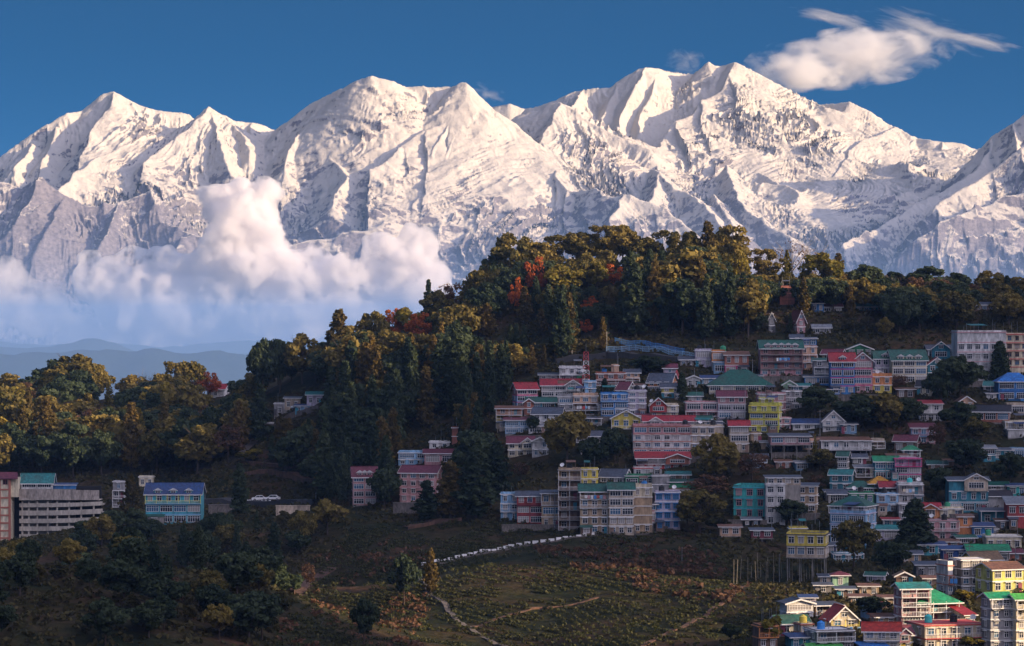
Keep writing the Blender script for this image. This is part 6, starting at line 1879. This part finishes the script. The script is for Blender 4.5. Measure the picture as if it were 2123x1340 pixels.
# ------------------------------------------------------------------ the car park at the left edge
def car_park():
    Y = 850.0
    k = Y / F
    X = lambda px: (px - CX) * k
    Z = lambda py: (H0 - py) * k
    e = empty('parking_garage', (X(60), Y, Z(1120)))
    tag(e, 'cream concrete parking garage with maroon framed stair tower at the left edge', 'parking garage')
    o = e.location
    cm = paint("old concrete", (.64, .57, .48), .9, .35, .3, .6)
    bw = MB(); bw.box(X(-30) - o.x, X(205) - o.x, 5, 6, Z(1128) - o.z, Z(1010) - o.z); bw.build('back_wall', M_VOID, e)  # wall coloured near black to stand for the shade between decks
    ends = [(1108, 1117, 78), (1092, 1101, 78), (1076, 1085, 88), (1059, 1069, 108), (1044, 1052, 145)]
    for pt, pb, pe_ in ends:
        pts = []
        m = MB()
        n = 10
        for i in range(n):
            a, b_ = 40 + (215 - 40) * i / n, 40 + (215 - 40) * (i + 1) / n
            f = lambda p: -2.2 * math.sin(math.pi * min(1, (p - 40) / 260))
            ra, rb = (a - 40) / 175, (b_ - 40) / 175
            dz = lambda r: .55 * r * r + .15 * r
            za, zb_ = Z(pb) - o.z + dz(ra), Z(pb) - o.z + dz(rb)
            hgt = Z(pt) - Z(pb)
            xa, xb = X(a) - o.x, X(b_) - o.x
            ya_, yb_ = f(a), f(b_)
            m.face([(xa, ya_, za), (xb, yb_, zb_), (xb, yb_, zb_ + hgt), (xa, ya_, za + hgt)])
            m.face([(xa, ya_, za + hgt), (xb, yb_, zb_ + hgt), (xb, yb_ + .3, zb_ + hgt), (xa, ya_ + .3, za + hgt)])
            m.face([(xa, ya_, za), (xa, 4.9, za), (xb, 4.9, zb_), (xb, yb_, zb_)])
            m.face([(xa, ya_ + .3, za + .3), (xa, 4.9, za + .3), (xb, 4.9, zb_ + .3), (xb, yb_ + .3, zb_ + .3)])
        m.build('deck', cm, e)
    sw = MB()
    n = 9
    for i in range(n):
        a, b_ = 40 + (168) * i / n, 40 + 168 * (i + 1) / n
        f = lambda p: -2.2 * math.sin(math.pi * min(1, (p - 40) / 260))
        sw.box(X(a) - o.x, X(b_) - o.x - .06, f((a + b_) / 2) - .15, f((a + b_) / 2) + .15, Z(1036) - o.z, Z(1014 + .012 * (a - 40)) - o.z)
    sw.build('screen_wall', paint("stained screen wall", (.56, .48, .42), .95, .45, .4, .8), e)
    tp = MB(); tp.box(X(40) - o.x, X(208) - o.x, -1, 4.9, Z(1037) - o.z, Z(1036.2) - o.z - .003); tp.build('roof_slab', cm, e)
    for px in (46, 60, 78, 100, 120, 145, 170, 196):
        m = MB(); x = X(px) - o.x; yy = -2.2 * math.sin(math.pi * min(1, (px - 40) / 260)) + .35
        m.box(x - .22, x + .22, yy, yy + .4, Z(1128) - o.z, Z(1040) - o.z); m.build('column', cm, e)
    t = MB(); t.box(X(-30) - o.x, X(26) - o.x, -3.2, 3, Z(1125) - o.z, Z(990) - o.z); t.box(X(26.2) - o.x, X(40) - o.x, -2.4, 3, Z(1030) - o.z, Z(990) - o.z)
    to = t.build('stair_tower', wall_m('cream'), e)
    g = MB()
    for px in (3, 24): g.box(X(px) - .35 - o.x, X(px) + .35 - o.x, -3.42, -3.203, Z(1124) - o.z, Z(990) - o.z)
    for py in (992, 1014, 1031, 1051, 1067, 1083, 1099, 1114): g.box(X(-30) - o.x, X(26) - o.x, -3.36, -3.204, Z(py) - .22 - o.z, Z(py) + .22 - o.z)
    g.build('tower_frame', trim_m('brick'), to)
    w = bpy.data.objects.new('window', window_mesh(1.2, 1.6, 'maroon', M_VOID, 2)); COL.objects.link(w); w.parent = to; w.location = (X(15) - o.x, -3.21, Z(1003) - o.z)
    r = MB(); r.slab([(X(-36) - o.x, -4, Z(991) - o.z), (X(42) - o.x, -4, Z(991) - o.z), (X(36) - o.x, 0, Z(979) - o.z), (X(-36) - o.x, 0, Z(979) - o.z)], .15); r.build('roof', roof_m('maroon'), e)


car_park()
house(44, 108, 1000, 1014, 'white', 'gx teal', 1, 'white office with green roof standing on top of the parking garage', rise=17, Y=851.5, depth=5, pat='b')
house(86, 156, 1006, 1014, 'blue', 'shed navy', 1, 'low blue sheet shed on top of the parking garage', rise=3, Y=853.5, depth=3, pat='n')


# ------------------------------------------------------------------ mast, railings, poles, tanks
def mast():
    g = ground_at(1215, 815)
    k = g.y / F
    hgt = (815 - 730) * k
    e = empty('radio_mast', g); tag(e, 'red and white lattice radio mast rising above the upper houses', 'mast')
    w = 8 * k
    n = 9
    for band in range(n):
        z0, z1 = hgt * band / n, hgt * (band + 1) / n
        wa, wb = w * (1 - .45 * band / n), w * (1 - .45 * (band + 1) / n)
        m = MB()
        ca = [(-wa, -wa), (wa, -wa), (wa, wa), (-wa, wa)]; cb = [(-wb, -wb), (wb, -wb), (wb, wb), (-wb, wb)]
        for i in range(4):
            j = (i + 1) % 4
            m.bar((*ca[i], z0), (*cb[i], z1), .09)
            m.bar((*ca[i], z0), (*cb[j], z1), .05); m.bar((*ca[j], z0), (*cb[i], z1), .05)
            m.bar((*cb[i], z1), (*cb[j], z1), .05)
        m.build('mast_section', trim_m('red' if band % 2 or band > 6 else 'white'), e)
    m = MB(); m.bar((-w * .9, -w * .7, hgt * .55), (-w * .9, -w * 1.1, hgt * .55), .55, 0, 10); m.build('dish', trim_m('white'), e)
    m = MB(); m.bar((0, 0, hgt), (0, 0, hgt + 2.5), .05); m.build('aerial', M_STEEL, e)


mast()


def railing(pts, hgt, label, mat, posts=1.6):
    L = along(pts, .8)
    e = empty('railing', L[0]); tag(e, label, 'railing')
    m, pm = MB(), MB()
    for i, (p, q) in enumerate(zip(L[:-1], L[1:])):
        a, b = p - L[0], q - L[0]
        for f in (.15, .55, 1.0):
            m.bar(a + Vector((0, 0, hgt * f)), b + Vector((0, 0, hgt * f)), .05, 0, 4)
        for j in range(3):
            c = a.lerp(b, j / 3); m.bar(c + Vector((0, 0, .1)), c + Vector((0, 0, hgt)), .035, 0, 4)
        if i % 3 == 0: pm.bar(a, a + Vector((0, 0, hgt + .15)), .08, 0, 5)
    m.build('rails', mat, e); pm.build('posts', mat, e)


M_BLUEP = trim_m('sky')
railing([(1257, 732), (1300, 730), (1350, 732), (1400, 740), (1440, 746)], 1.7, 'long pale blue railing below the dark wood', M_BLUEP)
railing([(1275, 712), (1320, 718), (1370, 726), (1420, 735)], 1.6, 'second blue railing slanting down behind the first', trim_m('blue'))


def pole(px, pb, pt, label, name='utility_pole', mat=None, r=.11, arms=1, Y=None):
    g = ground_at(px, pb) if Y is None else P(px, pb, Y)
    hgt = (pb - pt) * g.y / F
    e = empty(name, g, rt.uniform(-.5, .5)); tag(e, label, 'pole')
    m = MB(); m.bar((0, 0, -.4), (0, 0, hgt), r, 0, 7, r * .6); m.build('post', mat or M_STEEL, e)
    for i in range(arms):
        m = MB(); z = hgt - .5 - .7 * i; m.box(-.9, .9, -.06, .06, z, z + .1); 
        for x in (-.8, -.3, .3, .8): m.bar((x, 0, z + .103), (x, 0, z + .3), .04, 0, 5)
        m.build('cross_arm', M_WOOD, e)
    return Vector((g.x, g.y, g.z + hgt - .3))


tops = [pole(*a) for a in [
    (1258, 735, 690, 'tall lamp post at the left end of the blue railing'), (1384, 975, 945, 'pole in front of the red and brick house'), (1186, 740, 728, 'thin aerial pole left of the mast'), (1796, 958, 930, 'pole right of the long white bungalow'),
    (1640, 855, 808, 'pole right of the dusky pink block'), (2030, 1078, 1046, 'pole beside the narrow orange timber house'), (1905, 1020, 996, 'pole at the right of the white balcony house'), (1150, 1100, 1020, 'tall pole between the red house and the brown tenement'),
    (1259, 1108, 1020, 'white pipe pole between the tan tenements'), (1414, 1165, 1135, 'thin white pole standing in the tea garden'), (1990, 1030, 1005, 'pole above the orange cottage'), (1616, 1208, 1150, 'thin pole left of the stilted block'), (1712, 1330, 1290, 'pole among the sunny roofs'), (2034, 712, 690, 'pole on the upper right beside the institution building'),
    (716, 800, 745, 'pale bare pole in front of the tall pointed cedar'), (993, 805, 770, 'pale bare pole in the dark wood'), (655, 1040, 1022, 'blue white pole at the right end of the road'), (425, 1040, 1018, 'white pole at the left end of the road'), (1660, 985, 962, 'pole over the russet thicket'), (1870, 1320, 1285, 'pole between the scarlet roofs')]]


def wires(a, b, label, sag=1.2, n=14, k=2):
    e = MB()
    for s in range(k):
        off = Vector((0, 0, -.45 * s)); last = None
        for i in range(n + 1):
            t = i / n
            p = a.lerp(b, t) + off - Vector((0, 0, sag * 4 * t * (1 - t)))
            if last is not None: e.bar(last, p, .022, 0, 3)
            last = p
    o = e.build('power_cable', plain("cable", (.02, .02, .02), .6)); tag(o, label, 'cable')


wires(tops[0], tops[2], 'cable from the lamp post to the aerial by the mast')
wires(tops[4], tops[3], 'cable slung across the wood above the white bungalow')
wires(tops[3], tops[6], 'cable from the bungalow pole to the white balcony house')
wires(tops[6], tops[10], 'cable above the orange cottage')
wires(tops[10], tops[5], 'cable down to the narrow orange house')
wires(tops[7], tops[8], 'cable along the front of the tenements')
wires(tops[12], tops[19], 'cable over the sunny scarlet roofs')
for (pa, ba, ta, la), (pb_, bb, tb, lb), lc in [
    ((1545, 880, 800, 'pole left of the lime yellow building'), (1700, 905, 850, 'pole by the decorated white gable'), 'cable from the lime building to the white gable'),
    ((1836, 1000, 960, 'pole behind the golden pagoda roof'), (1955, 1000, 955, 'pole in the gully left of the petrol blue house'), 'cable crossing to the petrol blue house'),
    ((1440, 800, 765, 'pole left of the dark green hipped hall'), (1560, 790, 745, 'pole right of the dark green hipped hall'), 'cable over the dark green hipped roof'),
    ((1060, 900, 850, 'pole above the cream cottage'), (1200, 880, 838, 'pole by the peach topped block'), 'cable passing the big rounded tree'),
    ((2010, 1180, 1130, 'pole left of the long bright green roof'), (2105, 1175, 1120, 'pole at the right edge above the lemon house'), 'cable above the lemon yellow house'),
    ((1600, 1100, 1050, 'pole beside the white four storey block'), (1690, 1090, 1050, 'pole left of the tall blue and white house'), 'cable in front of the tan block')]:
    wires(pole(pa, ba, ta, la), pole(pb_, bb, tb, lb), lc, 1.6)
wires(tops[8], tops[1], 'cable rising from the tenements to the red and brick house', 2)


# bamboo props on the slope by the stilted block
bam = None
for i in range(26):
    px = 1522 + i * 7.2 + rt.uniform(-3, 3)
    if i == 3: continue
    g = ground_at(px, 1205 + rt.uniform(-12, 10))
    if bam is None:
        m = MB(); m.bar((0, 0, -.5), (0, 0, 1), .055, 0, 5, .04); bam = m.mesh('bamboo_pole', [paint("dry bamboo", (.42, .36, .28), .8, .3, 1, .4)])
    o = bpy.data.objects.new('bamboo_pole', bam); COL.objects.link(o)
    o.location = g; o.scale = (1, 1, rt.uniform(3.5, 7)); o.rotation_euler = (rt.uniform(-.04, .04), rt.uniform(-.05, .05), rt.uniform(0, 6))
    tag(o, 'thin pale bamboo pole standing on the scrub around the stilted block', 'pole', 'thin poles on the slope around the stilted block')

HREG = {o['label']: o for o in COL.objects if o.parent is None and 'label' in o}


def roof_top(key, fx=.5, fy=.4):
    """a point on the flat roof or terrace of a house, given by words of its label"""
    r = next(o for l, o in HREG.items() if key in l)
    zs, xs, ys = [], [], []
    for c in r.children:
        if c.name.split('.')[0] == 'roof_slab':
            for v in c.data.vertices: xs.append(v.co.x); ys.append(v.co.y); zs.append(v.co.z)
    if not zs: return None
    p = Vector((min(xs) + (max(xs) - min(xs)) * fx, min(ys) + (max(ys) - min(ys)) * fy, max(zs) + .003))
    return Matrix.Translation(r.location) @ Matrix.Rotation(r.rotation_euler.z, 4, 'Z') @ p


def tank(key, fx, fy, col, label, r=.75, hgt=1.5):
    p = roof_top(key, fx, fy)
    if p is None: print('no roof', key); return
    e = empty('water_tank', p); tag(e, label, 'water tank')
    m = MB(); n = 14
    prof = [(r * .96, 0), (r, .1), (r, hgt * .3), (r * .95, hgt * .33), (r, hgt * .36), (r, hgt * .62), (r * .95, hgt * .65), (r, hgt * .68), (r, hgt * .85), (r * .45, hgt), (0.02, hgt)]
    for (r0, z0), (r1, z1) in zip(prof[:-1], prof[1:]): m.bar((0, 0, z0), (0, 0, z1 + .001), r0, 0, n, r1)
    m.build('barrel', plain("tank plastic " + col, PAL[col] if col != 'black' else (.02, .02, .022), .45), e)
    m = MB(); m.bar((0, 0, hgt + .002), (0, 0, hgt + .14), r * .3, 0, 10); m.build('lid', plain("tank plastic " + col, PAL[col] if col != 'black' else (.02, .02, .022), .45), e)


for a in [('bright orange upper floor', .8, .4, 'green', 'green water tank on the roof of the orange topped house', .9, 1.6), ('big white and brown apartment', .9, .5, 'black', 'black water tank on the big white apartment block'), ('pale lilac house with bright blue windows', .3, .5, 'black', 'black water tank on the lilac house with blue windows'),
          ('weathered sand coloured block', .7, .6, 'black', 'black water tank on the weathered sand block'), ('long cream building with a red roof slab', .22, .5, 'teal', 'turquoise water tank on the long cream building in the sun'), ('long cream building with a red roof slab', .62, .5, 'black', 'black water tank on the long cream building in the sun'),
          ('cream roof room with a dark', .12, .4, 'green', 'green water tank on the cream roof room'), ('white house with brown balconies', .5, .5, 'teal', 'turquoise water tank on the white balcony house'), ('tallest brown brick tenement', .5, .5, 'black', 'black water tank on the tallest brown tenement'),
          ('plain tan tenement', .6, .5, 'blue', 'blue water tank on the plain tan tenement'), ('pale flat roofed house at the left end of the top', .3, .6, 'black', 'black water tank on the pale flat roofed house'), ('emerald green block', .5, .5, 'black', 'black water tank on the emerald green block'),
          ('grey lilac four storey block', .5, .5, 'black', 'black water tank on the grey lilac block'), ('raw brick building', .3, .5, 'blue', 'blue water tank on the raw brick building'), ('cream painted open veranda', .5, .5, 'yellow', 'yellow water tank on the cream veranda frame'), ('grey unfinished block below', .3, .5, 'blue', 'blue water tank on the grey unfinished block'),
          ('dusky pink two storey', .6, .5, 'black', 'black water tank on the dusky pink house'), ('pale blue block with paired', .4, .5, 'black', 'black water tank on the pale blue block'), ('cream flat roofed house with plant', .4, .5, 'green', 'green water tank beside the orange cottage')]:
    tank(*a)


def dish(key, fx, fy, label):
    p = roof_top(key, fx, fy)
    if p is None: print('no roof', key); return
    e = empty('satellite_dish', p, rt.uniform(-.8, .2)); tag(e, label, 'satellite dish')
    m = MB(); m.bar((0, 0, 0), (0, 0, 1.1), .04, 0, 6); m.build('mount', M_STEEL, e)
    m = MB(); n = 14
    c, ax = Vector((0, -.12, 1.25)), Vector((0, -.8, .6)).normalized()
    q = ax.to_track_quat('Z', 'Y')
    rings = [[c + q @ Vector((r * math.cos(6.2832 * i / n), r * math.sin(6.2832 * i / n), .35 * r * r)) for i in range(n)] for r in (.02, .3, .6)]
    for ra, rb in zip(rings[:-1], rings[1:]):
        for i in range(n): m.face([ra[i], ra[(i + 1) % n], rb[(i + 1) % n], rb[i]])
    m.build('bowl', trim_m('white'), e)


for a in [('grey lilac four storey block', .85, .1, 'white satellite dish on the grey lilac block'), ('cream house with a steep bright red', .1, .1, 'white satellite dish beside the steep red gable'), ('weathered sand coloured block', .3, .1, 'white satellite dish on the weathered sand block'), ('pale lilac house with bright', .75, .1, 'white satellite dish on the lilac house with blue windows'),
          ('tallest brown brick tenement', .2, .1, 'white satellite dish on the tallest brown tenement'), ('white house with brown balconies', .8, .15, 'white satellite dish on the white balcony house'), ('dusky pink two storey', .2, .15, 'white satellite dish on the dusky pink two storey house'), ('emerald green block', .2, .1, 'white satellite dish on the emerald green block'), ('long cream building with a red', .8, .1, 'white satellite dish on the long cream building in the sun'), ('warm orange yellow house', .3, .3, 'white satellite dish on the warm orange yellow house')]:
    dish(*a)


# laundry on balconies and roofs
def laundry(px, py, Y, n, label):
    p = P(px, py, Y)
    e = empty('laundry_line', p); tag(e, label, 'laundry')
    m = MB(); m.bar((-.2, 0, 0), (n * .8 + .2, 0, 0), .02, 0, 3); m.build('rope', plain("rope", (.3, .3, .3)), e)
    for i in range(n):
        m = MB(); w, hh = rt.uniform(.5, .75), rt.uniform(.6, 1.1)
        cols = 4
        for j in range(cols):
            xa, xb = i * .8 + w * j / cols, i * .8 + w * (j + 1) / cols
            ya, yb = .06 * math.sin(j * 2.1), .06 * math.sin((j + 1) * 2.1)
            m.face([(xa, -.03 + ya, -hh), (xb, -.03 + yb, -hh), (xb, -.03, -.02), (xa, -.03, -.02)])
        m.build('cloth', trim_m(rt.choice(['white', 'white', 'sky', 'rose', 'red', 'blue', 'cream'])), e)


for key, pe_, px, n, lab in [('laundry on the top balcony', 1027, 1212, 7, 'row of white and pink laundry on the top balcony of the tan tenement'), ('tall pale blue', 0, 0, 0, '')][:1]:
    r = next(o for l, o in HREG.items() if key in l)
    laundry(px, pe_, r.location.y - 1.0, n, lab)
for key, px, py, n, lab in [('sunlit chalet', 1745, 1300, 5, 'laundry hanging in front of the scarlet chalet'), ('white house with brown balconies', 1872, 1014, 4, 'laundry on the upper balcony of the white balcony house'), ('flat roofed block with peach top', 1196, 842, 5, 'laundry in the open floor of the peach topped block'), ('big pink brown hotel', 1610, 742, 5, 'laundry on the veranda of the big pink brown hotel'), ('narrow white tower house', 1970, 1200, 2, 'red cloth hanging on the narrow white tower house')]:
    r = next(o for l, o in HREG.items() if key in l)
    laundry(px, py, r.location.y - 1.1, n, lab)


# parked cars on the mountain road
def car(px, py, rz, col, label):
    g = ground_at(px, py)
    e = empty('parked_car', g + Vector((0, 0, .62)), rz); tag(e, label, 'car')
    pm = plain("car paint " + col, PAL[col], .3)
    prof = [(-2.1, .35), (-2.15, .75), (-1.9, .95), (-1.3, 1.02), (-.75, 1.55), (.95, 1.58), (1.6, 1.05), (2.05, .95), (2.1, .4)]
    m = MB(); w = .85
    n = len(prof)
    m.face([(x, -w, z) for x, z in prof]); m.face([(x, w, z) for x, z in prof][::-1])
    for i in range(n):
        a, b = prof[i], prof[(i + 1) % n]
        m.face([(a[0], -w, a[1]), (a[0], w, a[1]), (b[0], w, b[1]), (b[0], -w, b[1])])
    m.build('body', pm, e)
    for s in (-1, 1):
        m = MB(); y = s * (w + .012)
        m.face([(-1.1, y, 1.05), (-.68, y, 1.45), (.1, y, 1.47), (.1, y, 1.05)]); m.face([(.18, y, 1.05), (.18, y, 1.47), (.88, y, 1.47), (1.35, y, 1.05)])
        m.build('side_window', M_GLASS, e)
        for x in (-1.3, 1.3):
            m = MB(); m.bar((x, s * (w - .12), .33), (x, s * (w + .03), .33), .33, 0, 14); wo = m.build('wheel', plain("tyre", (.02, .02, .02), .8), e)
            m = MB(); m.bar((x, s * (w + .032), .33), (x, s * (w + .045), .33), .18, 0, 10); m.build('rim', M_STEEL, wo)
    m = MB(); m.face([(-1.32, -.72, 1.045), (-1.32, .72, 1.045), (-.80, .72, 1.53), (-.80, -.72, 1.53)]); m.build('windscreen', M_GLASS, e).location = (-.03, 0, .02)
    for y in (-.6, .6):
        m = MB(); m.box(-2.19, -2.14, y - .16, y + .16, .62, .78); m.build('headlight', trim_m('white'), e)


car(537, 1043, .15, 'white', 'white car on the mountain road, the left one of two')
car(566, 1043, -.1, 'white', 'white car on the mountain road nearer the retaining wall')
car(617, 845 + 8, .5, 'white', 'white car parked in the hillside hamlet')
